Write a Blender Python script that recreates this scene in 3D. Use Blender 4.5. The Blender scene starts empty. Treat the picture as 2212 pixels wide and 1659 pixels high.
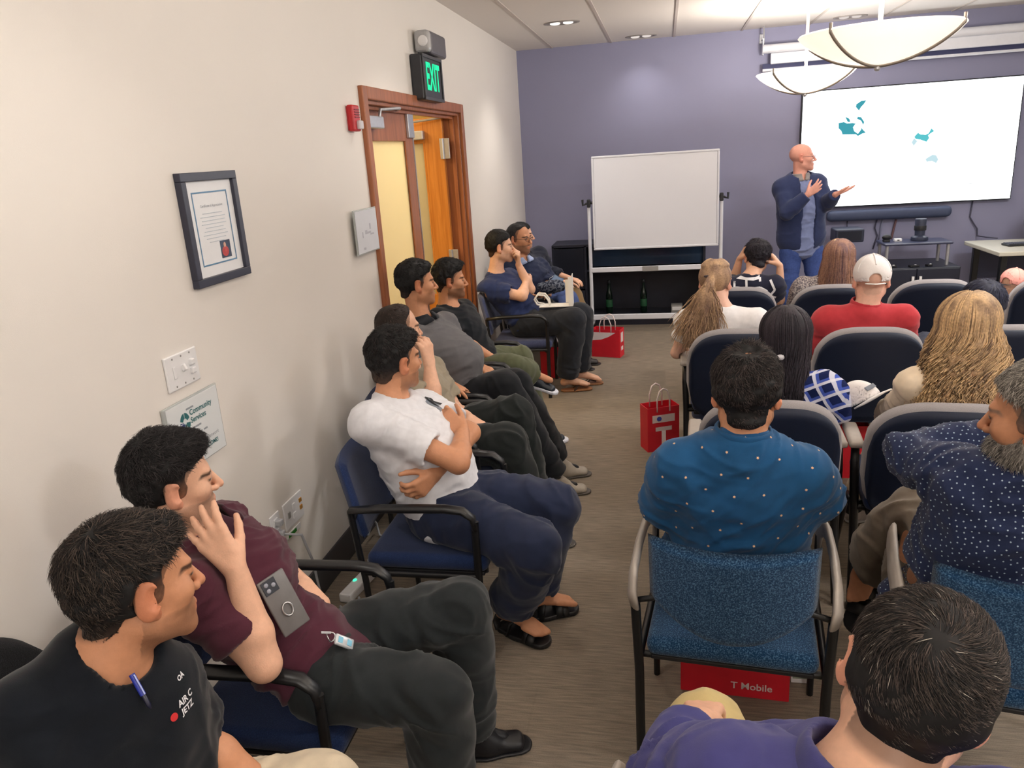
import bpy, bmesh, math, random
import numpy as np
from mathutils import Vector, Matrix, Quaternion
from mathutils.bvhtree import BVHTree

random.seed(7)
RNG = np.random.default_rng(11)
SC = bpy.context.scene
COL = SC.collection
PI = math.pi

# ------------------------------------------------------------------ scene graph helpers
def tag(o, label=None, cat=None, group=None, kind=None):
    if label: o['label'] = label
    if cat: o['category'] = cat
    if group: o['group'] = group
    if kind: o['kind'] = kind
    return o

def thing(name, label, cat, loc=(0, 0, 0), rz=0.0, group=None):
    o = bpy.data.objects.new(name, None)
    o.empty_display_size = 0.05
    COL.objects.link(o)
    o.location = loc
    o.rotation_euler = (0, 0, rz)
    return tag(o, label, cat, group)

def link_mesh(name, me, mat, parent=None, smooth=True):
    o = bpy.data.objects.new(name, me)
    COL.objects.link(o)
    if mat is not None and not me.materials:
        me.materials.append(mat)
    if smooth and len(me.polygons):
        me.polygons.foreach_set('use_smooth', [True] * len(me.polygons))
    if parent is not None:
        o.parent = parent
    return o

def dup(root, loc, rz, label=None, group=None):
    r = root.copy(); COL.objects.link(r)
    r.location = loc; r.rotation_euler = (0, 0, rz)
    if label: r['label'] = label
    if group: r['group'] = group
    for ch in list(root.children):
        c = ch.copy(); COL.objects.link(c); c.parent = r
        for g in list(ch.children):
            d = g.copy(); COL.objects.link(d); d.parent = c
    return r

# ------------------------------------------------------------------ mesh builder
class MB:
    def __init__(self):
        self.v = []; self.f = []; self.mi = []
        self.cur = 0
    def add(self, vs, fs):
        b = len(self.v)
        self.v.extend(tuple(map(float, p)) for p in vs)
        for f in fs:
            self.f.append(tuple(b + i for i in f)); self.mi.append(self.cur)
        return self
    def box(self, c, s, bev=0.0, rot=None, seg=2):
        bm = bmesh.new()
        bmesh.ops.create_cube(bm, size=1.0)
        for v in bm.verts:
            v.co = Vector((v.co.x * s[0], v.co.y * s[1], v.co.z * s[2]))
        if bev > 0:
            bev = min(bev, min(s) * 0.49)
            bmesh.ops.bevel(bm, geom=list(bm.edges), offset=bev, segments=seg, affect='EDGES', profile=0.5)
        M = Matrix.Translation(Vector(c))
        if rot is not None:
            M = M @ rot.to_4x4()
        bm.transform(M)
        bm.verts.index_update()
        self.add([v.co for v in bm.verts], [[v.index for v in f.verts] for f in bm.faces])
        bm.free()
        return self
    def tube(self, pts, r, n=10, closed=False, flat=1.0, up=None):
        """swept tube; r scalar or list; flat = vertical squash of the section"""
        P = [Vector(p) for p in pts]
        m = len(P)
        rs = r if isinstance(r, (list, tuple)) else [r] * m
        ref = Vector(up) if up else Vector((0, 0, 1))
        vs = []; N0 = None
        for i in range(m):
            if closed:
                t = (P[(i + 1) % m] - P[i - 1])
            else:
                t = P[min(i + 1, m - 1)] - P[max(i - 1, 0)]
            t.normalize()
            if N0 is None:
                a = ref - t * ref.dot(t)
                if a.length < 1e-3:
                    a = Vector((1, 0, 0)) - t * t.x
                N0 = a.normalized()
            else:
                a = N0 - t * N0.dot(t)
                N0 = a.normalized() if a.length > 1e-6 else N0
            B = t.cross(N0)
            for k in range(n):
                an = 2 * PI * k / n
                vs.append(P[i] + N0 * (math.cos(an) * rs[i] * flat) + B * (math.sin(an) * rs[i]))
        fs = []
        for i in range(m if closed else m - 1):
            j = (i + 1) % m
            for k in range(n):
                l = (k + 1) % n
                fs.append((i * n + k, i * n + l, j * n + l, j * n + k))
        if not closed:
            fs.append(tuple(reversed(range(n))))
            fs.append(tuple((m - 1) * n + k for k in range(n)))
        return self.add(vs, fs)
    def lathe(self, prof, c=(0, 0, 0), n=32, cap=True):
        vs = []
        for r, z in prof:
            for k in range(n):
                a = 2 * PI * k / n
                vs.append((c[0] + r * math.cos(a), c[1] + r * math.sin(a), c[2] + z))
        fs = []
        for i in range(len(prof) - 1):
            for k in range(n):
                l = (k + 1) % n
                fs.append((i * n + k, i * n + l, (i + 1) * n + l, (i + 1) * n + k))
        if cap:
            fs.append(tuple(reversed(range(n))))
            fs.append(tuple((len(prof) - 1) * n + k for k in range(n)))
        return self.add(vs, fs)
    def prism(self, poly, O, U, V, W):
        """polygon (u,v) in plane O+uU+vV extruded by vector W"""
        O, U, V, W = Vector(O), Vector(U), Vector(V), Vector(W)
        n = len(poly)
        vs = [O + U * u + V * v for u, v in poly] + [O + U * u + V * v + W for u, v in poly]
        fs = [tuple(reversed(range(n))), tuple(range(n, 2 * n))]
        for i in range(n):
            j = (i + 1) % n
            fs.append((i, j, n + j, n + i))
        return self.add(vs, fs)
    def ell(self, c, r, n=16, m=10, rot=None):
        vs = []; R = rot if rot is not None else Matrix.Identity(3)
        for i in range(1, m):
            th = PI * i / m
            for k in range(n):
                ph = 2 * PI * k / n
                vs.append(Vector(c) + R @ Vector((r[0] * math.sin(th) * math.cos(ph), r[1] * math.sin(th) * math.sin(ph), r[2] * math.cos(th))))
        top = len(vs); vs.append(Vector(c) + R @ Vector((0, 0, r[2])))
        bot = len(vs); vs.append(Vector(c) + R @ Vector((0, 0, -r[2])))
        fs = []
        for i in range(m - 2):
            for k in range(n):
                l = (k + 1) % n
                fs.append((i * n + k, (i + 1) * n + k, (i + 1) * n + l, i * n + l))
        for k in range(n):
            l = (k + 1) % n
            fs.append((top, k, l)); fs.append((bot, (m - 2) * n + l, (m - 2) * n + k))
        return self.add(vs, fs)
    def build(self, name, mat, parent=None, smooth=False, mats=None, auto=None):
        me = bpy.data.meshes.new(name)
        me.from_pydata(self.v, [], self.f)
        for m in (mats or [mat]):
            me.materials.append(m)
        if mats:
            me.polygons.foreach_set('material_index', self.mi)
        bm = bmesh.new(); bm.from_mesh(me)
        bmesh.ops.recalc_face_normals(bm, faces=bm.faces)
        bm.to_mesh(me); bm.free()
        o = link_mesh(name, me, None, parent, smooth or auto is not None)
        if auto is not None:
            me.set_sharp_from_angle(angle=math.radians(auto))
        return o

def struct(name, mb, mat, **kw):
    o = mb.build(name, mat, **kw)
    o['kind'] = 'structure'
    return o

def text_mesh(body, size, extrude=0.0, bold=0.0, align='CENTER'):
    cu = bpy.data.curves.new('text', 'FONT')
    cu.body = body; cu.size = size; cu.extrude = extrude; cu.offset = bold
    cu.align_x = align; cu.align_y = 'CENTER'; cu.resolution_u = 3
    o = bpy.data.objects.new('text', cu); COL.objects.link(o)
    dg = bpy.context.evaluated_depsgraph_get()
    me = bpy.data.meshes.new_from_object(o.evaluated_get(dg))
    bpy.data.objects.remove(o); bpy.data.curves.remove(cu)
    return me

def place_text(name, body, size, O, U, V, mat, parent, sx=1.0, bold=0.0, align='CENTER', lift=0.0, extrude=0.0):
    """lettering lying in the plane spanned by U (reading direction) and V (up)"""
    me = text_mesh(body, size, extrude, bold, align)
    U = Vector(U).normalized(); V = Vector(V).normalized(); W = U.cross(V)
    M = Matrix(((U.x * sx, V.x, W.x, O[0] + W.x * lift), (U.y * sx, V.y, W.y, O[1] + W.y * lift), (U.z * sx, V.z, W.z, O[2] + W.z * lift), (0, 0, 0, 1)))
    me.transform(M)
    me.materials.clear()
    return link_mesh(name, me, mat, parent, smooth=False)

# ------------------------------------------------------------------ materials
def s2l(c):
    return tuple((x / 12.92 if x <= 0.04045 else ((x + 0.055) / 1.055) ** 2.4) for x in c)

def rgb(r, g, b):
    return s2l((r / 255.0, g / 255.0, b / 255.0))

MATS = {}
def mat(name, col, rough=0.6, metal=0.0, spec=0.5, nscale=0.0, namt=0.0, bump=0.0, bscale=200.0, stretch=(1, 1, 1), sheen=0.0, emit=None, estr=0.0, coat=0.0):
    """Principled material, colour varied by procedural noise, optional noise bump"""
    if name in MATS: return MATS[name]
    m = bpy.data.materials.new(name); m.use_nodes = True
    nt = m.node_tree; N = nt.nodes; L = nt.links
    b = N['Principled BSDF']
    b.inputs['Base Color'].default_value = (*col, 1)
    b.inputs['Roughness'].default_value = rough
    b.inputs['Metallic'].default_value = metal
    b.inputs['Specular IOR Level'].default_value = spec
    if sheen: 
        b.inputs['Sheen Weight'].default_value = sheen
        b.inputs['Sheen Roughness'].default_value = 0.5
    if coat: b.inputs['Coat Weight'].default_value = coat
    tc = N.new('ShaderNodeTexCoord'); mp = N.new('ShaderNodeMapping')
    mp.inputs['Scale'].default_value = stretch
    L.new(tc.outputs['Object'], mp.inputs['Vector'])
    if namt > 0:
        nz = N.new('ShaderNodeTexNoise'); nz.inputs['Scale'].default_value = nscale; nz.inputs['Detail'].default_value = 4
        L.new(mp.outputs[0], nz.inputs['Vector'])
        mx = N.new('ShaderNodeMix'); mx.data_type = 'RGBA'
        lo = tuple(max(0, c * (1 - namt)) for c in col); hi = tuple(min(1, c * (1 + namt)) for c in col)
        mx.inputs[6].default_value = (*lo, 1); mx.inputs[7].default_value = (*hi, 1)
        mr = N.new('ShaderNodeMapRange'); mr.inputs[1].default_value = 0.3; mr.inputs[2].default_value = 0.7
        L.new(nz.outputs['Fac'], mr.inputs[0]); L.new(mr.outputs[0], mx.inputs[0])
        L.new(mx.outputs[2], b.inputs['Base Color'])
    if bump > 0:
        nb = N.new('ShaderNodeTexNoise'); nb.inputs['Scale'].default_value = bscale; nb.inputs['Detail'].default_value = 2
        L.new(mp.outputs[0], nb.inputs['Vector'])
        bp = N.new('ShaderNodeBump'); bp.inputs['Strength'].default_value = bump; bp.inputs['Distance'].default_value = 0.01
        L.new(nb.outputs['Fac'], bp.inputs['Height']); L.new(bp.outputs[0], b.inputs['Normal'])
    if emit is not None:
        b.inputs['Emission Color'].default_value = (*emit, 1)
        b.inputs['Emission Strength'].default_value = estr
    MATS[name] = m
    return m

def attr_mat(name, rough=0.5, spec=0.4, bump=0.0, bscale=150.0, namt=0.0, nscale=60.0, stretch=(1, 1, 1), sheen=0.0, sss=0.0):
    """material whose base colour is the mesh's own colour attribute, times procedural noise"""
    if name in MATS: return MATS[name]
    m = bpy.data.materials.new(name); m.use_nodes = True
    nt = m.node_tree; N = nt.nodes; L = nt.links
    b = N['Principled BSDF']
    at = N.new('ShaderNodeAttribute'); at.attribute_name = 'tint'
    b.inputs['Roughness'].default_value = rough
    b.inputs['Specular IOR Level'].default_value = spec
    if sheen: b.inputs['Sheen Weight'].default_value = sheen
    if sss:
        b.inputs['Subsurface Weight'].default_value = sss
        b.inputs['Subsurface Radius'].default_value = (0.01, 0.004, 0.002)
        b.inputs['Subsurface Scale'].default_value = 0.6
    tc = N.new('ShaderNodeTexCoord'); mp = N.new('ShaderNodeMapping'); mp.inputs['Scale'].default_value = stretch
    L.new(tc.outputs['Object'], mp.inputs['Vector'])
    src = at.outputs['Color']
    if namt > 0:
        nz = N.new('ShaderNodeTexNoise'); nz.inputs['Scale'].default_value = nscale; nz.inputs['Detail'].default_value = 3
        L.new(mp.outputs[0], nz.inputs['Vector'])
        mr = N.new('ShaderNodeMapRange'); mr.inputs[1].default_value = 0.3; mr.inputs[2].default_value = 0.7
        mr.inputs[3].default_value = 1 - namt; mr.inputs[4].default_value = 1 + namt
        L.new(nz.outputs['Fac'], mr.inputs[0])
        mm = N.new('ShaderNodeMix'); mm.data_type = 'RGBA'; mm.blend_type = 'MULTIPLY'; mm.inputs[0].default_value = 1.0
        L.new(src, mm.inputs[6]); L.new(mr.outputs[0], mm.inputs[7])
        src = mm.outputs[2]
    L.new(src, b.inputs['Base Color'])
    if bump > 0:
        nb = N.new('ShaderNodeTexNoise'); nb.inputs['Scale'].default_value = bscale; nb.inputs['Detail'].default_value = 2
        L.new(mp.outputs[0], nb.inputs['Vector'])
        bp = N.new('ShaderNodeBump'); bp.inputs['Strength'].default_value = bump; bp.inputs['Distance'].default_value = 0.004
        L.new(nb.outputs['Fac'], bp.inputs['Height']); L.new(bp.outputs[0], b.inputs['Normal'])
    MATS[name] = m
    return m
# ================================================================== materials of the place
M_wall = mat('cream_paint', rgb(234, 229, 223), 0.55, spec=0.35, nscale=1.2, namt=0.015, bump=0.06, bscale=420)
M_back = mat('slate_violet_paint', rgb(146, 147, 175), 0.6, spec=0.3, nscale=1.5, namt=0.02, bump=0.06, bscale=420)
M_ceil = mat('ceiling_tile', rgb(232, 226, 220), 0.9, spec=0.1, nscale=300, namt=0.04, bump=0.15, bscale=500)
M_tbar = mat('ceiling_bar', rgb(200, 190, 182), 0.5)
M_base = mat('dark_vinyl', rgb(64, 62, 66), 0.45)
M_black = mat('black_metal', rgb(20, 21, 24), 0.38, spec=0.5, nscale=40, namt=0.1)
M_blackpl = mat('black_plastic', rgb(30, 31, 36), 0.5, nscale=60, namt=0.1)
M_white = mat('white_plastic', rgb(236, 236, 238), 0.35, nscale=30, namt=0.01)
M_whitemetal = mat('white_enamel', rgb(224, 226, 234), 0.35, nscale=20, namt=0.02)
M_grey = mat('grey_plastic', rgb(150, 148, 146), 0.4, nscale=50, namt=0.05)
M_steel = mat('brushed_steel', rgb(190, 190, 192), 0.3, metal=0.9, nscale=80, namt=0.08)
M_alu = mat('satin_aluminium', rgb(186, 188, 194), 0.35, metal=0.6, nscale=50, namt=0.05)
M_red = mat('red_gloss', rgb(190, 24, 34), 0.35, nscale=20, namt=0.05)
M_paper = mat('white_paper', rgb(240, 242, 246), 0.5, nscale=40, namt=0.01)
M_text = mat('print_teal', rgb(46, 108, 112), 0.6, nscale=50, namt=0.05)
M_textg = mat('print_grey', rgb(150, 156, 164), 0.6, nscale=50, namt=0.05)
M_navyp = mat('print_navy', rgb(52, 66, 118), 0.6, nscale=50, namt=0.05)
M_cable = mat('grey_cable', rgb(176, 178, 184), 0.45, nscale=40, namt=0.04)
M_cabdark = mat('dark_cable', rgb(72, 72, 92), 0.5, nscale=40, namt=0.06)

def wood(name, a, b, scale=3.0, rough=0.35, axis=2):
    m = bpy.data.materials.new(name); m.use_nodes = True
    N = m.node_tree.nodes; L = m.node_tree.links; p = N['Principled BSDF']
    tc = N.new('ShaderNodeTexCoord'); mp = N.new('ShaderNodeMapping')
    s = [14, 14, 14]; s[axis] = 0.9
    mp.inputs['Scale'].default_value = s
    nz = N.new('ShaderNodeTexNoise'); nz.inputs['Scale'].default_value = scale; nz.inputs['Detail'].default_value = 6; nz.inputs['Distortion'].default_value = 0.6
    cr = N.new('ShaderNodeValToRGB')
    cr.color_ramp.elements[0].position = 0.3; cr.color_ramp.elements[0].color = (*a, 1)
    cr.color_ramp.elements[1].position = 0.72; cr.color_ramp.elements[1].color = (*b, 1)
    L.new(tc.outputs['Object'], mp.inputs[0]); L.new(mp.outputs[0], nz.inputs['Vector'])
    L.new(nz.outputs['Fac'], cr.inputs[0]); L.new(cr.outputs[0], p.inputs['Base Color'])
    p.inputs['Roughness'].default_value = rough
    return m
M_frame = wood('cherry_wood', rgb(142, 84, 52), rgb(176, 108, 70))
M_leaf = wood('corridor_lit_wood', rgb(186, 112, 40), rgb(214, 140, 62))  # far leaf only: orange corridor light put into the wood colour

def carpet():
    m = bpy.data.materials.new('carpet_planks'); m.use_nodes = True
    N = m.node_tree.nodes; L = m.node_tree.links; p = N['Principled BSDF']
    tc = N.new('ShaderNodeTexCoord')
    def noise(scale, st, detail=4):
        mp = N.new('ShaderNodeMapping'); mp.inputs['Scale'].default_value = st
        nz = N.new('ShaderNodeTexNoise'); nz.inputs['Scale'].default_value = scale; nz.inputs['Detail'].default_value = detail
        L.new(tc.outputs['Object'], mp.inputs[0]); L.new(mp.outputs[0], nz.inputs['Vector'])
        return nz.outputs['Fac']
    a = noise(12, (0.8, 11, 1)); b = noise(260, (1, 1, 1), 2)
    c = noise(1.1, (1, 1, 1), 2)
    br = N.new('ShaderNodeTexBrick'); br.inputs['Scale'].default_value = 1.0
    br.inputs['Brick Width'].default_value = 0.92; br.inputs['Row Height'].default_value = 0.46
    br.inputs['Color1'].default_value = (0.96, 0.96, 0.96, 1); br.inputs['Color2'].default_value = (1.05, 1.05, 1.05, 1); br.inputs['Mortar'].default_value = (0.98, 0.98, 0.98, 1)
    br.inputs['Mortar Size'].default_value = 0.004
    L.new(tc.outputs['Object'], br.inputs['Vector'])
    cr = N.new('ShaderNodeValToRGB')
    cr.color_ramp.elements[0].position = 0.28; cr.color_ramp.elements[0].color = (*rgb(112, 102, 92), 1)
    cr.color_ramp.elements[1].position = 0.72; cr.color_ramp.elements[1].color = (*rgb(146, 134, 118), 1)
    ad = N.new('ShaderNodeMath'); ad.operation = 'MULTIPLY_ADD'; ad.inputs[1].default_value = 0.35
    L.new(b, ad.inputs[0]); L.new(a, ad.inputs[2])
    sb = N.new('ShaderNodeMath'); sb.operation = 'SUBTRACT'; sb.inputs[1].default_value = 0.175
    L.new(ad.outputs[0], sb.inputs[0]); L.new(sb.outputs[0], cr.inputs[0])
    mx = N.new('ShaderNodeMix'); mx.data_type = 'RGBA'; mx.blend_type = 'MULTIPLY'; mx.inputs[0].default_value = 1
    L.new(cr.outputs[0], mx.inputs[6]); L.new(br.outputs['Color'], mx.inputs[7])
    L.new(mx.outputs[2], p.inputs['Base Color'])
    p.inputs['Roughness'].default_value = 0.95; p.inputs['Specular IOR Level'].default_value = 0.1
    bp = N.new('ShaderNodeBump'); bp.inputs['Strength'].default_value = 0.5; bp.inputs['Distance'].default_value = 0.004
    L.new(b, bp.inputs['Height']); L.new(bp.outputs[0], p.inputs['Normal'])
    return m
M_carpet = carpet()

def emis(name, col, strength):
    m = bpy.data.materials.new(name); m.use_nodes = True
    N = m.node_tree.nodes; L = m.node_tree.links
    N.remove(N['Principled BSDF'])
    e = N.new('ShaderNodeEmission'); e.inputs[0].default_value = (*col, 1); e.inputs[1].default_value = strength
    L.new(e.outputs[0], N['Material Output'].inputs[0])
    return m

# ================================================================== shell
XW, XR, YF, YB, ZC = -1.535, 5.4, -3.2, 8.678, 2.90
DY0, DY1, DZ = 4.03, 5.985, 2.178     # door opening in the left wall
WT = 0.15
mb = MB().box(((XW + XR) / 2, (YF + YB) / 2, -0.03), (XR - XW + 0.3, YB - YF + 0.3, 0.06))
struct('floor', mb, M_carpet)
mb = MB().box(((XW + XR) / 2, (YF + YB) / 2, ZC + 0.04), (XR - XW + 0.3, YB - YF + 0.3, 0.08))
struct('ceiling', mb, M_ceil)
mb = MB()
mb.box((XW - WT / 2, (YF + DY0) / 2, ZC / 2), (WT, DY0 - YF, ZC))
mb.box((XW - WT / 2, (YB + DY1) / 2, ZC / 2), (WT, YB - DY1, ZC))
mb.box((XW - WT / 2, (DY0 + DY1) / 2, (ZC + DZ) / 2), (WT, DY1 - DY0, ZC - DZ))
struct('wall_left', mb, M_wall)
struct('wall_back', MB().box(((XW + XR) / 2, YB + 0.05, ZC / 2), (XR - XW + 0.3, 0.1, ZC)), M_back)
struct('wall_right', MB().box((XR + 0.05, (YF + YB) / 2, ZC / 2), (0.1, YB - YF, ZC)), M_wall)
struct('wall_rear', MB().box(((XW + XR) / 2, YF - 0.05, ZC / 2), (XR - XW + 0.3, 0.1, ZC)), M_wall)
mb = MB()
mb.box((XW + 0.006, (YF + DY0 - 0.06) / 2, 0.075), (0.012, DY0 - 0.06 - YF, 0.15), 0.004)
mb.box((XW + 0.006, (YB + DY1 + 0.06) / 2, 0.075), (0.012, YB - DY1 - 0.06, 0.15), 0.004)
struct('baseboard_left', mb, M_base)
struct('baseboard_back', MB().box(((XW + XR) / 2, YB - 0.006, 0.075), (XR - XW, 0.012, 0.15), 0.004), M_base)
# T-bars of the tile ceiling: one run every 0.645 m along the room
n = 1
for x in (-1.15, -0.53, 0.11, 0.775, 1.42, 2.07, 2.71, 3.36, 4.0, 4.65):
    struct('trim_%d' % n, MB().box((x, (YF + YB) / 2, ZC - 0.003), (0.022, YB - YF, 0.008)), M_tbar); n += 1

# ------------------------------------------------------------------ corridor beyond the door
CX0, CX1, CY0, CY1 = -3.3, XW - WT, 3.2, 7.6
M_corr = mat('corridor_paint', rgb(222, 196, 132), 0.6, nscale=2, namt=0.02)
mb = MB()
mb.box((CX0 - 0.05, (CY0 + CY1) / 2, 1.3), (0.1, CY1 - CY0, 2.6))
mb.box(((CX0 + CX1) / 2, CY0 - 0.05, 1.3), (CX1 - CX0, 0.1, 2.6))
mb.box(((CX0 + CX1) / 2, CY1 + 0.05, 1.3), (CX1 - CX0, 0.1, 2.6))
struct('wall_corridor', mb, M_corr)
struct('ceiling_corridor', MB().box(((CX0 + CX1) / 2, (CY0 + CY1) / 2, 2.65), (CX1 - CX0, CY1 - CY0, 0.1)), M_ceil)
struct('floor_corridor', MB().box(((CX0 + CX1) / 2, (CY0 + CY1) / 2, -0.03), (CX1 - CX0, CY1 - CY0, 0.06)), M_carpet)

# ------------------------------------------------------------------ door frame and leaves
fr = MB()
for (y0, y1, z0, z1) in ((DY0 - 0.065, DY0, 0, DZ + 0.065), (DY1, DY1 + 0.07, 0, DZ + 0.065), (DY0, DY1, DZ, DZ + 0.065)):
    fr.box((XW + 0.012, (y0 + y1) / 2, (z0 + z1) / 2), (0.03, y1 - y0, z1 - z0), 0.006)
for (y0, y1, z0, z1) in ((DY0, DY0 + 0.02, 0, DZ), (DY1 - 0.02, DY1, 0, DZ), (DY0, DY1, DZ - 0.02, DZ)):
    fr.box((XW - WT / 2, (y0 + y1) / 2, (z0 + z1) / 2), (WT, y1 - y0, z1 - z0), 0.003)
for (y0, y1, z0, z1) in ((DY0 + 0.02, DY0 + 0.035, 0, DZ - 0.02), (DY1 - 0.035, DY1 - 0.02, 0, DZ - 0.02), (DY0, DY1, DZ - 0.04, DZ - 0.02)):
    fr.box((XW - 0.05, (y0 + y1) / 2, (z0 + z1) / 2), (0.03, y1 - y0, z1 - z0), 0.002)
fro = struct('trim_door', fr, M_frame)

def frosted(name, col):
    m = bpy.data.materials.new(name); m.use_nodes = True
    N = m.node_tree.nodes; L = m.node_tree.links
    N.remove(N['Principled BSDF'])
    t = N.new('ShaderNodeBsdfTranslucent'); t.inputs[0].default_value = (*col, 1)
    d = N.new('ShaderNodeBsdfPrincipled'); d.inputs['Base Color'].default_value = (*rgb(206, 206, 190), 1); d.inputs['Roughness'].default_value = 0.35
    nz = N.new('ShaderNodeTexNoise'); nz.inputs['Scale'].default_value = 300
    bp = N.new('ShaderNodeBump'); bp.inputs['Strength'].default_value = 0.05
    L.new(nz.outputs['Fac'], bp.inputs['Height']); L.new(bp.outputs[0], d.inputs['Normal'])
    mx = N.new('ShaderNodeMixShader'); mx.inputs[0].default_value = 0.28
    L.new(t.outputs[0], mx.inputs[1]); L.new(d.outputs[0], mx.inputs[2]); L.new(mx.outputs[0], N['Material Output'].inputs[0])
    return m
M_frost = frosted('frosted_glass', (0.95, 0.93, 0.8))

def door_leaf(name, w, m, hinge_gap=0.0):
    """leaf in its own frame: hinge at x=0, width along +x, thickness along y"""
    root = bpy.data.objects.new(name, None); COL.objects.link(root)
    root['kind'] = 'structure'
    h = DZ - 0.03; t = 0.044; st = 0.15
    b = MB()
    b.box((st / 2, 0, h / 2), (st, t, h), 0.003)
    b.box((w - st / 2, 0, h / 2), (st, t, h), 0.003)
    b.box((w / 2, 0, h - 0.09), (w - 2 * st, t, 0.18), 0.003)
    b.box((w / 2, 0, 0.4), (w - 2 * st, t, 0.8), 0.003)
    b.build('leaf_frame', m, root)
    MB().box((w / 2, 0, (0.8 + h - 0.18) / 2), (w - 2 * st, 0.012, h - 0.98)).build('glass_pane', M_frost, root)
    g = MB()
    for y in (-0.018, 0.018):
        g.box((st + 0.006, y, (0.8 + h - 0.18) / 2), (0.012, 0.008, h - 0.98))
        g.box((w - st - 0.006, y, (0.8 + h - 0.18) / 2), (0.012, 0.008, h - 0.98))
    g.build('glazing_bead', m, root)
    return root, h
W2 = (DY1 - DY0 - 0.04) / 2
# near leaf: shut, hinged on the near jamb
d1, h = door_leaf('door_1', W2 - 0.004, M_frame)
d1.location = (XW - 0.085, DY0 + 0.022, 0.008); d1.rotation_euler = (0, 0, PI / 2)
c = MB().box((0.15, -0.055, h - 0.085), (0.24, 0.055, 0.065), 0.006)
c.build('door_closer', M_alu, d1)
c = MB().tube([(0.2, -0.085, h - 0.055), (0.2, -0.09, h - 0.02), (0.45, -0.12, h - 0.005), (0.62, -0.05, h + 0.0)], 0.009, 8)
c.build('closer_arm', M_alu, d1)
MB().box((W2 - 0.075, -0.032, h - 0.06), (0.11, 0.02, 0.2), 0.004).build('latch_plate', M_alu, d1)
e = MB().box((W2 - 0.012, -0.024, 1.1), (0.014, 0.006, 2.0)); e.build('edge_strip', M_steel, d1)
# far leaf: swung open into the corridor
d2, h = door_leaf('door_2', W2 - 0.004, M_leaf)
d2.location = (XW - 0.115, DY1 - 0.05, 0.008); d2.rotation_euler = (0, 0, PI)
MB().box((0.28, 0.055, h - 0.12), (0.28, 0.055, 0.065), 0.006).build('door_closer', M_alu, d2)
MB().tube([(0.34, 0.085, h - 0.07), (0.3, 0.1, h - 0.03), (0.05, 0.05, h - 0.01), (-0.03, 0.03, h + 0.0)], 0.009, 8).build('closer_arm', M_alu, d2)
for z in (0.25, 1.08, 1.92):
    hg = MB().box((-0.012, 0.036, z), (0.075, 0.012, 0.15), 0.002)
    hg.tube([(-0.0, 0.045, z - 0.075), (-0.0, 0.045, z + 0.075)], 0.009, 8)
    hg.build('hinge', M_alu, d2)

# ================================================================== things on the left wall
def on_wall(y, z):   # a point on the left wall
    return (XW, y, z)

# framed certificate
t = thing('picture_frame', 'black framed certificate hanging on the cream left wall', 'picture frame', on_wall(2.447, 1.68))
def ring(w, h, b, d, x0=0.0):
    m = MB()
    m.box((x0 + d / 2, 0, h / 2 - b / 2), (d, w, b), 0.002); m.box((x0 + d / 2, 0, -h / 2 + b / 2), (d, w, b), 0.002)
    m.box((x0 + d / 2, w / 2 - b / 2, 0), (d, b, h - 2 * b), 0.002); m.box((x0 + d / 2, -w / 2 + b / 2, 0), (d, b, h - 2 * b), 0.002)
    return m
ring(0.34, 0.372, 0.028, 0.024).build('frame', mat('charcoal_frame', rgb(52, 54, 70), 0.4, nscale=40, namt=0.08), t)
MB().box((0.008, 0, 0), (0.006, 0.29, 0.32)).build('certificate', M_paper, t)
ring(0.215, 0.245, 0.005, 0.001, 0.0115).build('printed_border', mat('print_blue', rgb(96, 140, 176), 0.5, nscale=20, namt=0.1), t)
place_text('lettering', 'Certificate of Appreciation', 0.0125, (XW * 0 + 0.0125, 0, 0.075), (0, 1, 0), (0, 0, 1), M_textg, t)
for i in range(7):
    pass
tl = MB()
for i in range(9):
    w = (0.12, 0.15, 0.14, 0.15, 0.11, 0.13, 0.15, 0.12, 0.09)[i]
    tl.box((0.0117, 0, 0.05 - i * 0.012), (0.0008, w, 0.0022))
tl.build('small_print', mat('print_pale', rgb(196, 206, 216), 0.6, nscale=20, namt=0.05), t)
bx = [o for o in t.children if o.name.startswith('lettering')]
ph = MB().box((0.012, 0.045, -0.078), (0.001, 0.062, 0.06)); pho = ph.build('photo', mat('photo_blue', rgb(52, 66, 92), 0.4, nscale=30, namt=0.3), t)
pp = MB().ell((0.0128, 0.04, -0.086), (0.0006, 0.022, 0.018), 12, 6); pp.build('photo_figure', mat('photo_red', rgb(190, 70, 70), 0.5, nscale=60, namt=0.3), pho)
MB().ell((0.0128, 0.04, -0.064), (0.0006, 0.008, 0.01), 10, 6).build('photo_face', mat('photo_skin', rgb(206, 160, 140), 0.5, nscale=60, namt=0.2), pho)

# switch plate with three gangs
t = thing('light_switch', 'white three gang light switch plate on the left wall above the clear sign', 'light switch', on_wall(2.132, 1.26))
MB().box((0.004, 0, 0), (0.008, 0.172, 0.114), 0.004).build('plate', M_white, t)
MB().box((0.0095, -0.046, 0), (0.004, 0.012, 0.04), 0.002).build('slider', M_white, t)
MB().box((0.013, 0.0, 0.006), (0.018, 0.011, 0.022), 0.003, Matrix.Rotation(-0.5, 3, 'Y')).build('toggle', M_white, t)
for z in (0.014, -0.014):
    MB().box((0.012, 0.046, z), (0.014, 0.02, 0.022), 0.004).build('rocker', M_white, t)
for y in (-0.046, 0, 0.046):
    for z in (0.045, -0.045):
        MB().lathe([(0.0035, 0), (0.0035, 0.0015)], (0, 0, 0), 10)
        s = MB().ell((0.0085, y, z), (0.0012, 0.0035, 0.0035), 10, 6); s.build('screw', M_grey, t)

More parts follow.
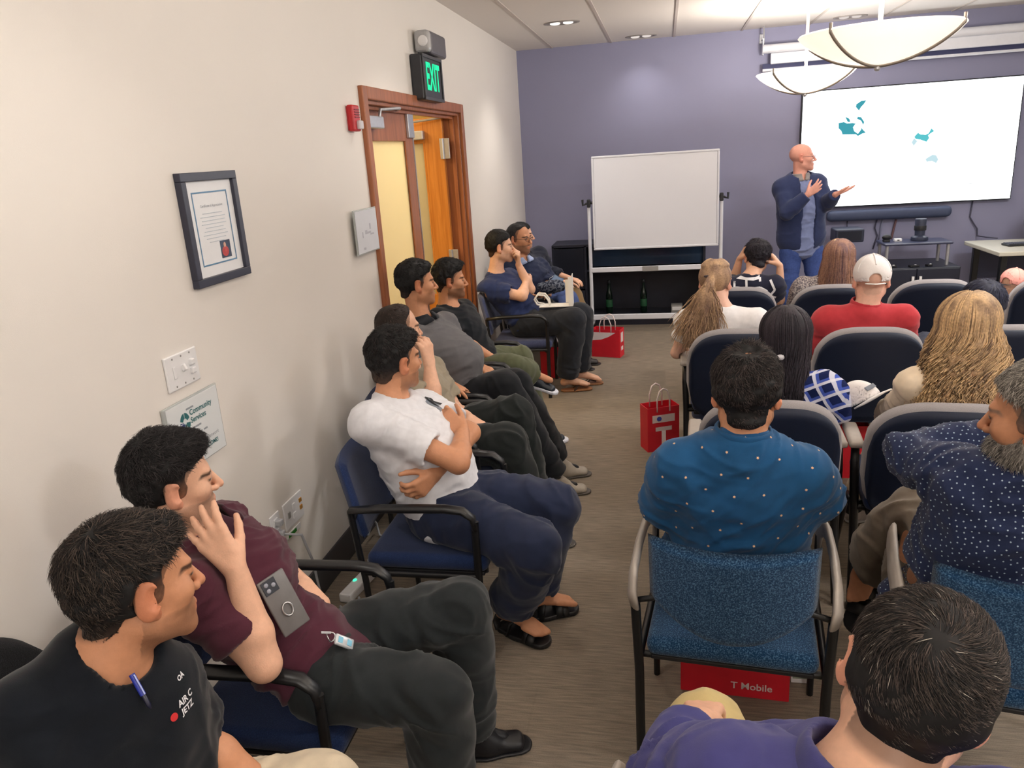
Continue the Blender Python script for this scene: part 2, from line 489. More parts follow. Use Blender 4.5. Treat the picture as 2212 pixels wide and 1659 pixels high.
# acrylic community sign
t = thing('wall_sign', 'clear acrylic Community Services sign below the light switch', 'sign', on_wall(2.137, 1.052))
def acrylic():
    m = bpy.data.materials.new('clear_acrylic'); m.use_nodes = True
    p = m.node_tree.nodes['Principled BSDF']
    p.inputs['Base Color'].default_value = (0.86, 0.9, 0.89, 1); p.inputs['Roughness'].default_value = 0.12
    p.inputs['Transmission Weight'].default_value = 0.55; p.inputs['IOR'].default_value = 1.3
    return m
M_acr = acrylic()
MB().box((0.008, 0, 0), (0.008, 0.3, 0.232), 0.002).build('acrylic_panel', M_acr, t)
MB().box((0.0135, 0.002, -0.001), (0.002, 0.282, 0.222)).build('insert_sheet', mat('sheet_paper', rgb(226, 230, 232), 0.3, nscale=30, namt=0.01), t)
def paint_logo(cx, cz, r, x, parent):
    g = MB(); pts = []
    for (a0, a1, r0, r1, c) in ((20, 85, 0.45, 1, 0), (95, 160, 0.45, 1, 0), (170, 178, 0.3, 1, 1), (185, 240, 0.25, 1, 1), (300, 352, 0.25, 1, 0), (250, 268, 0.1, 1.05, 0), (272, 290, 0.1, 1.05, 0)):
        poly = []
        for k in range(7):
            a = math.radians(a0 + (a1 - a0) * k / 6); poly.append((math.cos(a) * r * r1 * 0.8, math.sin(a) * r * r1))
        for k in range(7):
            a = math.radians(a1 - (a1 - a0) * k / 6); poly.append((math.cos(a) * r * r0 * 0.8, math.sin(a) * r * r0))
        g.cur = c
        g.prism([(cx + p[0], cz + p[1]) for p in poly], (x, 0, 0), (0, 1, 0), (0, 0, 1), (0.0006, 0, 0))
    return g.build('emblem', M_text, parent, mats=[M_text, M_navyp])
paint_logo(-0.055, 0.042, 0.033, 0.0148, t)
place_text('lettering', 'Community\nServices', 0.0265, (0.0152, -0.026, 0.052), (0, 1, 0), (0, 0, 1), M_text, t, bold=0.0006, align='LEFT')
sp = MB()
for (y, z, w) in ((-0.02, 0.082, 0.04), (0.0, 0.012, 0.05), (-0.02, -0.012, 0.02), (0.012, -0.012, 0.026), (0.045, -0.012, 0.02)):
    MB().box((0.0149, y, z), (0.0006, w, 0.006)).build('small_print', M_textg, t)
place_text('lettering', 'Community Network', 0.019, (0.0152, 0.03, -0.045), (0, 1, 0), (0, 0, 1), M_textg, t)
place_text('lettering', 'WELCOME!', 0.021, (0.0152, 0.05, -0.072), (0, 1, 0), (0, 0, 1), M_text, t, bold=0.0005)

# white notice sign beside the door
t = thing('wall_sign', 'small white notice plaque on the wall touching the near door frame', 'sign', on_wall(3.806, 1.525))
MB().box((0.022, 0, 0), (0.008, 0.31, 0.225), 0.002).build('panel', M_acr, t)
MB().box((0.0275, 0, 0), (0.002, 0.29, 0.21)).build('insert_sheet', mat('sheet_grey', rgb(216, 219, 226), 0.4, nscale=12, namt=0.02), t)
sp = MB()
for (y, z, w, h_) in ((0.04, 0.02, 0.02, 0.03), (-0.02, -0.005, 0.03, 0.02), (-0.07, -0.015, 0.012, 0.03), (0.02, -0.01, 0.05, 0.01), (0.06, -0.02, 0.05, 0.008), (-0.06, -0.085, 0.03, 0.012)):
    MB().box((0.0288, y, z), (0.0006, w, h_)).build('small_print', mat('print_faint', rgb(186, 188, 198), 0.6, nscale=20, namt=0.05), t)
for z in (0.07, -0.07):
    MB().box((0.009, 0, z), (0.018, 0.03, 0.03)).build('standoff', M_grey, t)

# red fire alarm strobe
t = thing('fire_alarm', 'red fire alarm strobe on the wall left of the door top', 'fire alarm', on_wall(3.815, 2.077))
MB().box((0.003, 0, 0), (0.006, 0.08, 0.115), 0.002).build('mounting_plate', M_red, t)
MB().box((0.021, 0, 0), (0.034, 0.088, 0.125), 0.008).build('housing', M_red, t)
MB().box((0.046, 0.012, -0.032), (0.022, 0.05, 0.042), 0.006).build('strobe_lens', mat('clear_lens', rgb(220, 216, 220), 0.15, nscale=30, namt=0.05), t)
gr = MB()
for i in range(4):
    gr.box((0.041, 0, 0.04 - i * 0.012), (0.003, 0.06, 0.004))
gr.build('horn_grille', mat('dark_red', rgb(120, 14, 22), 0.5, nscale=20, namt=0.05), t)

# exit sign and emergency lamp above the door
t = thing('exit_sign', 'black EXIT sign with glowing green letters above the door', 'exit sign', on_wall(5.1, 2.35))
MB().box((0.04, 0, 0), (0.08, 0.43, 0.27), 0.012).build('housing', mat('dark_sign', rgb(44, 46, 52), 0.4, nscale=30, namt=0.1), t)
ring(0.43, 0.27, 0.02, 0.008, 0.08).build('bezel', mat('dark_sign_b', rgb(58, 60, 66), 0.4, nscale=30, namt=0.1), t)
place_text('lettering', 'EXIT', 0.225, (0.0825, 0, 0.0), (0, 1, 0), (0, 0, 1), emis('exit_green', (0.03, 0.85, 0.36), 1.15), t, sx=0.66, bold=0.006)
t = thing('emergency_light', 'grey twin head emergency light on the wall above the EXIT sign', 'emergency light', on_wall(5.2, 2.565))
MB().box((0.05, 0.04, 0.0), (0.1, 0.36, 0.14), 0.02, seg=3).build('housing', mat('grey_housing', rgb(92, 90, 98), 0.45, nscale=30, namt=0.06), t)
for y in (-0.19,):
    hd = MB(); hd.box((0.06, y, 0.0), (0.1, 0.07, 0.13), 0.025, seg=3); hd.build('lamp_head', mat('clear_grey', rgb(176, 176, 178), 0.2, nscale=30, namt=0.05), t)
    ln = MB().ell((0.07, y - 0.036, 0.0), (0.032, 0.008, 0.032), 16, 8); ln.build('lamp_lens', M_white, t)

# outlet plates
def outlet(y, z, w, h, label, ports):
    t = thing('wall_outlet', label, 'outlet', on_wall(y, z))
    MB().box((0.003, 0, 0), (0.006, w, h), 0.003).build('plate', M_white, t)
    for (py, pz, pw, phh, m) in ports:
        MB().box((0.0075, py, pz), (0.005, pw, phh), 0.001).build('socket', m, t)
    return t
M_org = mat('brass_port', rgb(196, 140, 62), 0.4, metal=0.3, nscale=40, namt=0.05)
outlet(2.68, 0.487, 0.165, 0.118, 'wide cream outlet plate with orange jacks low on the left wall', ((0.06, 0.02, 0.02, 0.018, M_org), (0.06, -0.012, 0.02, 0.018, M_org), (0.0, 0.02, 0.02, 0.024, M_white), (0.0, -0.02, 0.026, 0.024, M_white), (-0.045, 0.0, 0.018, 0.026, M_grey)))
o2 = outlet(2.525, 0.487, 0.075, 0.118, 'narrow white outlet plate with plugs beside the wide one', ((0.0, 0.024, 0.032, 0.03, M_white), (0.0, -0.024, 0.032, 0.03, M_white)))
for z in (0.024, -0.024):
    MB().box((0.022, 0.0, z), (0.03, 0.026, 0.026), 0.006).build('plug', M_cable, o2)
tg = MB().box((XW + 0.002, 2.66, 0.402), (0.004, 0.12, 0.022), 0.001).build('wall_label', M_white)
tag(tg, 'white label with green stripe stuck below the wide outlet', 'label')
MB().box((XW + 0.0045, 2.645, 0.4), (0.001, 0.07, 0.016)).build('green_stripe', mat('green_print', rgb(40, 132, 40), 0.5, nscale=20, namt=0.05), tg)
# cables and power strip on the floor
t = thing('power_strip', 'white power strip with green light on the floor by the baseboard', 'power strip', (-1.36, 3.0, 0.0), math.radians(-8))
MB().box((0, 0, 0.022), (0.06, 0.5, 0.044), 0.008).build('body', M_white, t)
MB().ell((-0.015, -0.13, 0.045), (0.009, 0.012, 0.005), 12, 8).build('pilot_light', emis('pilot_green', (0.05, 0.9, 0.4), 1.6), t)
for i, y in enumerate((0.02, 0.1, 0.17)):
    MB().box((0.0, y, 0.058), (0.045, 0.04, 0.036), 0.006).build('plug', M_cable if i != 1 else M_white, t)
cb = MB().tube([(XW + 0.03, 2.525, 0.46), (XW + 0.09, 2.56, 0.44), (XW + 0.1, 2.6, 0.3), (XW + 0.09, 2.64, 0.12), (XW + 0.12, 2.62, 0.02), (XW + 0.24, 2.52, 0.008), (XW + 0.24, 2.60, 0.008), (XW + 0.14, 2.70, 0.02)], 0.0055, 8).build('power_cable', M_cable, smooth=True)
tag(cb, 'pale grey cable running from the narrow outlet plate down to the floor', 'cable')
cb = MB().tube([(-1.33, 2.76, 0.03), (-1.27, 2.62, 0.008), (-1.22, 2.5, 0.008), (-1.14, 2.6, 0.008), (-1.06, 2.72, 0.008), (-0.98, 2.78, 0.008)], 0.0055, 8).build('power_cable', M_cable, smooth=True)
tag(cb, 'pale grey cable curling on the carpet at the end of the power strip', 'cable')
cb = MB().tube([(XW + 0.05, 3.28, 0.05), (XW + 0.06, 3.34, 0.11), (XW + 0.05, 3.4, 0.06), (XW + 0.08, 3.36, 0.01), (-1.33, 3.26, 0.03)], 0.006, 8).build('power_cable', M_cable, smooth=True)
tag(cb, 'looped grey cable standing at the far end of the power strip', 'cable')

# ================================================================== the front wall
t = thing('television', 'huge wall mounted television glowing white with a teal map', 'television', (0, 0, 0))
tx, tz, tw, th, ty = 2.378, 1.694, 2.0, 1.142, YB - 0.07
MB().box((tx, YB - 0.035, tz), (tw + 0.02, 0.066, th + 0.02), 0.006).build('body', M_blackpl, t)
scr = MB().box((tx, ty - 0.001, tz), (tw - 0.004, 0.004, th - 0.004)).build('screen', emis('screen_white', (0.93, 0.97, 1.0), 3.0), t)
tealA = emis('map_teal', rgb(70, 165, 180), 0.82); tealB = emis('map_aqua', rgb(96, 200, 208), 0.84); tealC = emis('map_pale', rgb(206, 236, 244), 0.80); tealD = emis('map_grey', rgb(170, 172, 172), 0.7)
mp = MB()
SH = [(0, [(1.728, 1.948), (1.778, 1.954), (1.809, 1.937), (1.86, 1.939), (1.89, 1.931), (1.867, 1.897), (1.88, 1.86), (1.917, 1.832), (1.945, 1.871), (1.943, 1.892), (1.965, 1.865), (1.992, 1.837), (1.957, 1.83), (1.918, 1.809), (1.897, 1.828), (1.77, 1.835), (1.758, 1.869), (1.731, 1.896)]),
 (0, [(1.977, 2.146), (1.927, 2.142), (1.884, 2.114), (1.881, 2.089), (1.913, 2.052), (1.931, 2.086), (1.954, 2.109)]),
 (0, [(1.785, 2.005), (1.827, 1.982), (1.839, 1.95), (1.814, 1.95)]),
 (0, [(1.906, 1.996), (1.937, 1.989), (1.97, 1.941), (1.962, 1.911), (1.939, 1.954), (1.898, 1.977)]),
 (1, [(2.445, 1.767), (2.477, 1.805), (2.498, 1.789), (2.547, 1.78), (2.576, 1.794), (2.596, 1.838), (2.625, 1.811), (2.595, 1.792), (2.572, 1.774), (2.584, 1.747), (2.563, 1.713), (2.532, 1.725), (2.502, 1.738), (2.462, 1.745)]),
 (2, [(2.425, 1.717), (2.446, 1.757), (2.462, 1.74), (2.478, 1.724), (2.448, 1.68)]),
 (2, [(2.567, 1.549), (2.605, 1.572), (2.628, 1.586), (2.663, 1.579), (2.686, 1.537), (2.67, 1.502), (2.629, 1.525), (2.58, 1.52)]),
 (3, [(2.964, 1.293), (3.037, 1.293), (3.038, 1.288), (2.965, 1.288)])]
for c_, poly in SH:
    MB().prism(poly, (0, ty - 0.0032, 0), (1, 0, 0), (0, 0, 1), (0, -0.0008, 0)).build('map_shape', (tealA, tealB, tealC, tealD)[c_], scr)

t = thing('soundbar', 'long dark blue grey soundbar mounted under the television', 'soundbar', (0, 0, 0))
M_sb = mat('slate_cloth', rgb(66, 76, 104), 0.7, nscale=300, namt=0.12)
MB().box((2.26, YB - 0.06, 1.025), (1.19, 0.11, 0.11), 0.045, seg=4).build('body', M_sb, t, auto=40)
MB().box((2.26, YB - 0.012, 1.025), (0.9, 0.02, 0.05)).build('bracket', M_blackpl, t)
for pts, lab, m, r in (
    ([(1.88, YB - 0.02, 0.965), (1.878, YB - 0.03, 0.92), (1.886, YB - 0.02, 0.8)], 'short dark cable hanging below the soundbar behind the presenter', M_cabdark, 0.006),
    ([(2.169, YB - 0.02, 0.965), (2.155, YB - 0.02, 0.88), (2.185, YB - 0.02, 0.8), (2.15, YB - 0.02, 0.66)], 'thin violet cable hanging under the soundbar, leftmost of three', M_cabdark, 0.007),
    ([(2.225, YB - 0.02, 0.965), (2.215, YB - 0.02, 0.9), (2.2, YB - 0.02, 0.7)], 'thin pale cable hanging under the soundbar, middle of three', mat('pale_cable', rgb(130, 134, 160), 0.5, nscale=40, namt=0.06), 0.007),
    ([(2.355, YB - 0.02, 0.96), (2.345, YB - 0.02, 0.9), (2.325, YB - 0.02, 0.78), (2.3, YB - 0.02, 0.7)], 'brown cable hanging under the soundbar near the camera stand', mat('brown_cable', rgb(108, 78, 82), 0.5, nscale=40, namt=0.06), 0.011),
    ([(3.061, YB - 0.02, 1.11), (3.051, YB - 0.02, 0.95), (3.085, YB - 0.03, 0.89), (3.127, YB - 0.03, 0.83), (3.135, YB - 0.03, 0.76), (3.16, 8.5, 0.7625), (3.24, 8.42, 0.756)], 'thin dark cable drooping from the television to the desk', M_cabdark, 0.007)):
    tag(MB().tube(pts, r, 8).build('hanging_cable', m, smooth=True), lab, 'cable')

# pull-down projection screen, rolled up
t = thing('projection_screen', 'rolled up white projection screen housing high on the front wall', 'projection screen', (0, 0, 0))
x0, x1 = 0.96, 4.6
MB().tube([(x0, 8.52, 2.688), (x1, 8.52, 2.68)], 0.042, 16).build('roller_case', M_whitemetal, t, auto=50)
MB().box(((x0 + x1) / 2 + 0.04, 8.52, 2.594), (x1 - x0 - 0.08, 0.05, 0.1), 0.008).build('fascia', M_whitemetal, t)
MB().box(((x0 + x1) / 2, 8.545, 2.525), (x1 - x0 - 0.02, 0.02, 0.055)).build('gap_strip', mat('gap_dark', rgb(52, 56, 92), 0.7, nscale=30, namt=0.05), t)  # darkness of the gap above the bottom bar, put in as a strip
MB().tube([(x0 + 0.01, 8.54, 2.494), (x1 - 0.02, 8.54, 2.488)], 0.014, 10).build('bottom_bar', M_whitemetal, t, auto=50)
for x in (x0 + 0.01, x1 - 0.01):
    b = MB().box((x, 8.56, 2.71), (0.012, 0.05, 0.15), 0.003); b.box((x, 8.6, 2.78), (0.014, 0.14, 0.014)); b.box((x, YB - 0.012, 2.8), (0.05, 0.02, 0.09), 0.003)
    b.tube([(x, 8.52, 2.79), (x, 8.52, ZC)], 0.008, 8)
    b.build('bracket', M_alu, t)

# ------------------------------------------------------------------ mobile whiteboard
t = thing('whiteboard', 'white mobile whiteboard on a wheeled frame against the front wall', 'whiteboard', (0, 0, 0))
wy = 7.91
R8 = Matrix.Rotation(math.radians(-2.0), 3, 'Y')
MB().box((-0.09, wy - 0.02, 1.322), (1.19, 0.02, 0.885), 0.004).build('panel', mat('board_white', rgb(228, 230, 238), 0.22, nscale=2, namt=0.01), t)
fr = MB()
for (x, z, w, h_) in ((-0.09, 1.771, 1.23, 0.022), (-0.09, 0.872, 1.23, 0.022), (-0.696, 1.322, 0.02, 0.88), (0.516, 1.322, 0.02, 0.88)):
    fr.box((x, wy - 0.02, z), (w, 0.03, h_), 0.006)
fr.build('board_rim', M_whitemetal, t)
for x in (-0.745, 0.55):
    MB().tube([(x, wy, 0.1), (x, wy, 1.3)], 0.018, 12).build('post', M_whitemetal, t, auto=50)
    k = MB().box((x, wy - 0.01, 1.33), (0.035, 0.05, 0.08), 0.008)
    s_ = -1 if x < 0 else 1
    k.tube([(x + s_ * 0.02, wy, 1.33), (x + s_ * 0.06, wy - 0.01, 1.315), (x + s_ * 0.062, wy - 0.01, 1.37)], 0.012, 8)
    k.tube([(x - s_ * 0.06, wy, 1.335), (x, wy, 1.335)], 0.014, 8)
    k.build('pivot_clamp', M_blackpl, t)
    f = MB().box((x, wy, 0.105), (0.04, 0.56, 0.035), 0.008); f.build('foot', M_whitemetal, t)
    for dy in (-0.25, 0.25):
        w_ = MB().box((x, wy + dy, 0.075), (0.03, 0.04, 0.03)); wh = MB()
        wh.lathe([(0.006, -0.012), (0.036, -0.012), (0.04, -0.006), (0.04, 0.006), (0.036, 0.012), (0.006, 0.012)], (0, 0, 0), 16)
        wh.v = [(x + p[2], wy + dy + p[0], 0.0405 + p[1]) for p in wh.v]
        wh.build('caster', M_blackpl, t, auto=40)
MB().box((-0.1, wy - 0.005, 0.16), (1.27, 0.03, 0.055), 0.006).build('lower_rail', M_whitemetal, t)
MB().box((-0.1, wy - 0.005, 0.655), (1.27, 0.03, 0.05), 0.006).build('middle_rail', M_whitemetal, t)
MB().box((-0.14, wy - 0.022, 0.655), (0.16, 0.012, 0.052), 0.003).build('rail_coupling', M_grey, t)

# black credenza behind the whiteboard
t = thing('media_cabinet', 'long black open shelved cabinet standing behind the whiteboard', 'cabinet', (0, 0, 0))
M_blkwood = mat('black_laminate', rgb(34, 36, 48), 0.4, nscale=8, namt=0.12)
cx0, cx1, cy0, cy1, ch = -1.19, 0.42, 8.22, YB - 0.005, 0.885
b = MB()
b.box(((cx0 + cx1) / 2, (cy0 + cy1) / 2, ch - 0.015), (cx1 - cx0, cy1 - cy0, 0.03), 0.003)
b.box(((cx0 + cx1) / 2, (cy0 + cy1) / 2, 0.0485), (cx1 - cx0, cy1 - cy0, 0.097), 0.003)
for x in (cx0 + 0.012, -0.83, cx1 - 0.012):
    b.box((x, (cy0 + cy1) / 2, ch / 2), (0.024, cy1 - cy0, ch - 0.03))
b.box(((cx0 + cx1) / 2, cy1 - 0.01, ch / 2), (cx1 - cx0, 0.02, ch - 0.04))
b.build('carcass', M_blkwood, t)
MB().box(((-0.83 + cx1) / 2, (cy0 + cy1) / 2, 0.6), (cx1 + 0.83 - 0.03, cy1 - cy0 - 0.03, 0.022)).build('shelf', M_blkwood, t)
MB().box(((cx0 - 0.83) / 2 + 0.0, cy0 + 0.01, 0.24), (0.33, 0.02, 0.3), 0.003).build('lower_door', mat('black_door', rgb(40, 42, 54), 0.35, nscale=8, namt=0.1), t)
MB().box(((cx0 - 0.83) / 2 + 0.0, cy0 + 0.01, 0.625), (0.33, 0.02, 0.44), 0.003).build('upper_door', mat('black_door_b', rgb(30, 33, 44), 0.3, nscale=8, namt=0.1), t)
MB().box(((-0.83 + cx1) / 2, cy0 + 0.04, 0.74), (1.2, 0.008, 0.2), 0.003).build('glass_flap', mat('smoked_glass', rgb(36, 52, 72), 0.12, nscale=2.5, namt=0.35), t)
for x, lab in ((-0.6, 'dark green bottle in the cabinet, left of the two behind the whiteboard'), (-0.225, 'dark green bottle in the cabinet, right of the two behind the whiteboard')):
    t = thing('bottle', lab, 'bottle', (x, 8.4, 0.1), 0, 'bottles in the black cabinet')
    MB().lathe([(0.03, 0), (0.036, 0.006), (0.036, 0.19), (0.03, 0.23), (0.014, 0.28), (0.013, 0.34)], (0, 0, 0), 20).build('body', mat('dark_green_glass', rgb(14, 34, 24), 0.15, nscale=20, namt=0.1), t, auto=50)
    MB().lathe([(0.0365, 0.07), (0.0368, 0.072), (0.0368, 0.15), (0.0365, 0.152)], (0, 0, 0), 20, cap=False).build('bottle_label', mat('green_label', rgb(30, 84, 52), 0.5, nscale=60, namt=0.3), t, auto=50)
    MB().lathe([(0.0145, 0.33), (0.0155, 0.332), (0.0155, 0.362), (0.012, 0.365)], (0, 0, 0), 16).build('bottle_cap', M_blackpl, t, auto=50)
t = thing('small_box', 'small white box with printed label low in the black cabinet', 'box', (0.13, 8.36, 0.1))
MB().box((0, 0, 0.045), (0.12, 0.1, 0.09), 0.004).build('carton', M_grey, t)
MB().box((0, -0.051, 0.05), (0.1, 0.002, 0.04)).build('carton_label', M_white, t)

# ------------------------------------------------------------------ AV corner
t = thing('equipment_cabinet', 'low black cabinet with two white handles under the television', 'cabinet', (2.39, 8.28, 0))
MB().box((0, 0, 0.285), (0.78, 0.6, 0.55), 0.006).build('carcass', mat('navy_laminate', rgb(28, 32, 46), 0.4, nscale=8, namt=0.1), t)
for s_ in (-1, 1):
    d = MB().box((s_ * 0.192, -0.307, 0.285), (0.376, 0.014, 0.53), 0.004).build('door', mat('navy_door', rgb(32, 36, 52), 0.35, nscale=8, namt=0.1), t)
    MB().tube([(s_ * 0.034, -0.328, 0.36), (s_ * 0.034, -0.332, 0.42), (s_ * 0.034, -0.328, 0.48)], 0.013, 10).build('handle', M_white, d, auto=50)
t = thing('riser_stand', 'dark monitor riser with silver legs standing on the low black cabinet', 'stand', (2.42, 8.25, 0.56))
MB().box((0, 0, 0.215), (0.62, 0.34, 0.025), 0.01).build('top', mat('riser_top', rgb(62, 66, 92), 0.35, nscale=10, namt=0.05), t)
for sx_ in (-1, 1):
    for sy_ in (-1, 1):
        MB().tube([(sx_ * 0.275, sy_ * 0.135, 0), (sx_ * 0.275, sy_ * 0.135, 0.205)], 0.016, 12).build('leg', M_alu, t, auto=50)
t = thing('conference_camera', 'dark cylindrical conference camera standing on the riser', 'camera', (2.47, 8.25, 0.7875))
MB().lathe([(0.075, 0), (0.08, 0.01), (0.075, 0.035), (0.05, 0.045), (0.045, 0.05), (0.052, 0.2), (0.05, 0.21)], (0, 0, 0), 24).build('body', mat('slate_plastic', rgb(52, 58, 78), 0.4, nscale=30, namt=0.06), t, auto=40)
MB().lathe([(0.0535, 0.1), (0.0545, 0.105), (0.0545, 0.14), (0.053, 0.145)], (0, 0, 0), 24).build('lens_band', M_blackpl, t, auto=40)
t = thing('small_device', 'flat white adapter box lying on the riser left of the camera', 'device', (2.27, 8.24, 0.7875))
MB().box((0, 0, 0.014), (0.07, 0.05, 0.028), 0.006).build('shell', M_white, t)
MB().box((0.0, -0.026, 0.014), (0.02, 0.003, 0.01)).build('port', M_blackpl, t)
t = thing('webcam', 'small black webcam at the left end of the riser', 'camera', (2.165, 8.24, 0.7875))
MB().box((0, 0, 0.012), (0.06, 0.06, 0.024), 0.006).build('base', M_blackpl, t)
MB().ell((0, -0.01, 0.045), (0.045, 0.03, 0.028), 16, 10).build('camera_head', M_blackpl, t, smooth=True)
for i, (x, y, w) in enumerate(((-0.23, -0.2, 0.07), (-0.04, -0.22, 0.09), (0.1, -0.2, 0.05))):
    lab = ('small dark remote with bright buttons on the cabinet top, leftmost of three', 'small dark gadget with bright buttons on the cabinet top, middle of three', 'small dark gadget on the cabinet top, rightmost of three')[i]
    t = thing('remote_control', lab, 'remote', (2.42 + x, 8.26 + y, 0.56), 0.2 * i)
    MB().box((0, 0, 0.01), (w, 0.05, 0.02), 0.005).build('shell', M_blackpl, t)
    MB().ell((0.01, -0.01, 0.021), (0.012, 0.01, 0.004), 10, 6).build('button', M_white, t)
t = thing('subwoofer', 'black box speaker on a slim stand behind the presenter', 'speaker', (1.82, 8.36, 0))
MB().box((0, 0, 0.86), (0.27, 0.26, 0.13), 0.012).build('cabinet', mat('slate_box', rgb(38, 44, 66), 0.5, nscale=20, namt=0.08), t)
MB().tube([(0, 0, 0.02), (0, 0, 0.8)], 0.02, 10).build('pole', M_blackpl, t, auto=50)
MB().box((0, 0, 0.0125), (0.3, 0.28, 0.025), 0.006).build('base_plate', M_blackpl, t)
MB().box((0, -0.132, 0.86), (0.22, 0.004, 0.09)).build('grille_cloth', mat('grille_cloth', rgb(26, 30, 44), 0.8, nscale=300, namt=0.2), t)

t = thing('desk', 'pale wooden desk on black legs at the right of the front wall', 'desk', (0, 0, 0))
MB().box((3.74, 8.0, 0.722), (1.6, 0.85, 0.04), 0.008).build('desktop', mat('pale_laminate', rgb(196, 192, 178), 0.4, nscale=3, namt=0.04, stretch=(0.3, 6, 1)), t)
for x in (3.02, 4.46):
    MB().box((x, 7.68, 0.351), (0.055, 0.055, 0.70), 0.006).build('leg', M_black, t)
    MB().box((x, 8.32, 0.351), (0.055, 0.055, 0.70), 0.006).build('leg', M_black, t)
MB().box((3.74, 8.34, 0.53), (1.38, 0.016, 0.3)).build('modesty_panel', mat('dark_panel', rgb(52, 56, 84), 0.5, nscale=6, namt=0.05), t)
t = thing('keyboard', 'black keyboard lying on the pale desk', 'keyboard', (3.30, 7.98, 0.742), 0.1)
MB().box((0, 0, 0.011), (0.34, 0.14, 0.018), 0.006).build('case', M_blackpl, t)
ks = MB()
for r_ in range(4):
    for c_ in range(14):
        ks.box((-0.15 + c_ * 0.023, 0.045 - r_ * 0.028, 0.023), (0.018, 0.022, 0.006), 0.002)
ks.build('keys', mat('key_plastic', rgb(64, 66, 80), 0.5, nscale=60, namt=0.05), t)
t = thing('backpack', 'black backpack with a white tag standing on the pale desk', 'backpack', (3.56, 8.2, 0.742))
bp_ = MB()
bp_.ell((0, 0, 0.2), (0.19, 0.13, 0.2), 20, 14); bp_.ell((0.02, -0.02, 0.1), (0.2, 0.15, 0.1), 20, 10)
bp_.build('bag_body', mat('black_nylon', rgb(24, 26, 36), 0.7, nscale=200, namt=0.15), t, smooth=True)
MB().ell((0.0, -0.11, 0.14), (0.13, 0.06, 0.1), 18, 10).build('front_pocket', mat('black_nylon_b', rgb(30, 32, 44), 0.7, nscale=200, namt=0.15), t, smooth=True)
MB().box((0.005, -0.171, 0.17), (0.06, 0.004, 0.11), 0.002).build('white_tag', M_white, t)
MB().tube([(-0.05, 0.02, 0.39), (-0.04, 0.02, 0.44), (0.04, 0.02, 0.44), (0.05, 0.02, 0.39)], 0.012, 8).build('carry_loop', M_blackpl, t, smooth=True)

# ================================================================== lamps
def bowl_mat(es, tm):
    m = bpy.data.materials.new('opal_glass'); m.use_nodes = True
    N = m.node_tree.nodes; L = m.node_tree.links
    p = N['Principled BSDF']; p.inputs['Base Color'].default_value = (*rgb(252, 246, 240), 1); p.inputs['Roughness'].default_value = 0.25
    p.inputs['Emission Color'].default_value = (*rgb(255, 245, 234), 1); p.inputs['Emission Strength'].default_value = es
    t = N.new('ShaderNodeBsdfTranslucent'); t.inputs[0].default_value = (1.0, 0.96, 0.9, 1)
    mx = N.new('ShaderNodeMixShader'); mx.inputs[0].default_value = tm
    L.new(p.outputs[0], mx.inputs[1]); L.new(t.outputs[0], mx.inputs[2]); L.new(mx.outputs[0], N['Material Output'].inputs[0])
    return m
M_bowl = bowl_mat(0.62, 0.2); M_bowl2 = bowl_mat(0.42, 0.12)

def pendant(x, y, z, label, power=62, bm_=None):
    t = thing('pendant_lamp', label, 'pendant lamp', (x, y, z))
    prof = []
    R = 0.39; H = 0.16
    for i in range(13):
        a = i / 12; r = R * a
        prof.append((max(r, 0.001), -H * (1 - a * a) ** 0.85 if a < 1 else 0.0))
    inner = [(max(r - 0.006, 0.001), zz + 0.008) for r, zz in reversed(prof)]
    MB().lathe(prof + inner, (0, 0, 0), 48, cap=False).build('glass_bowl', bm_ or M_bowl, t, auto=60)
    for k, an in enumerate((0.74, -0.55)):
        pts = []
        for i in range(-12, 13):
            a = i / 12 * 0.985; r = R * a
            zz = -H * (1 - a * a) ** 0.85 - 0.005
            pts.append((r * math.cos(an), r * math.sin(an), zz))
        pts[0] = (pts[0][0], pts[0][1], pts[0][2] + 0.0); 
        pts = [(pts[0][0], pts[0][1], 0.03)] + pts + [(pts[-1][0], pts[-1][1], 0.03)]
        MB().tube(pts, 0.008, 8).build('strap', mat('strap_nickel', rgb(150, 142, 134), 0.35, metal=0.7, nscale=30, namt=0.05), t, smooth=True)
    MB().ell((0, 0, -H - 0.016), (0.016, 0.016, 0.014), 12, 8).build('finial', M_alu, t, smooth=True)
    st = MB().tube([(0, 0, -H + 0.02), (0, 0, ZC - z)], 0.012, 10); st.lathe([(0.065, ZC - z - 0.03), (0.07, ZC - z - 0.012), (0.07, ZC - z)], (0, 0, 0), 24)
    st.build('stem', mat('cream_metal', rgb(226, 212, 190), 0.4, nscale=30, namt=0.03), t, auto=50)
    l = bpy.data.lights.new('pendant_bulb', 'POINT'); l.energy = power; l.color = (1.0, 0.93, 0.85); l.shadow_soft_size = 0.1
    lo = bpy.data.objects.new('pendant_bulb', l); COL.objects.link(lo); lo.parent = t; lo.location = (0, 0, 0.06)
pendant(1.075, 4.5, 2.335, 'glass bowl pendant lamp, the larger and nearer of the two in view', 40, M_bowl2)
pendant(1.14, 7.05, 2.345, 'glass bowl pendant lamp, the smaller and farther of the two in view')
pendant(1.05, 1.9, 2.335, 'glass bowl pendant lamp hanging over the near seated rows')
pendant(1.05, -0.7, 2.335, 'glass bowl pendant lamp hanging behind the camera')

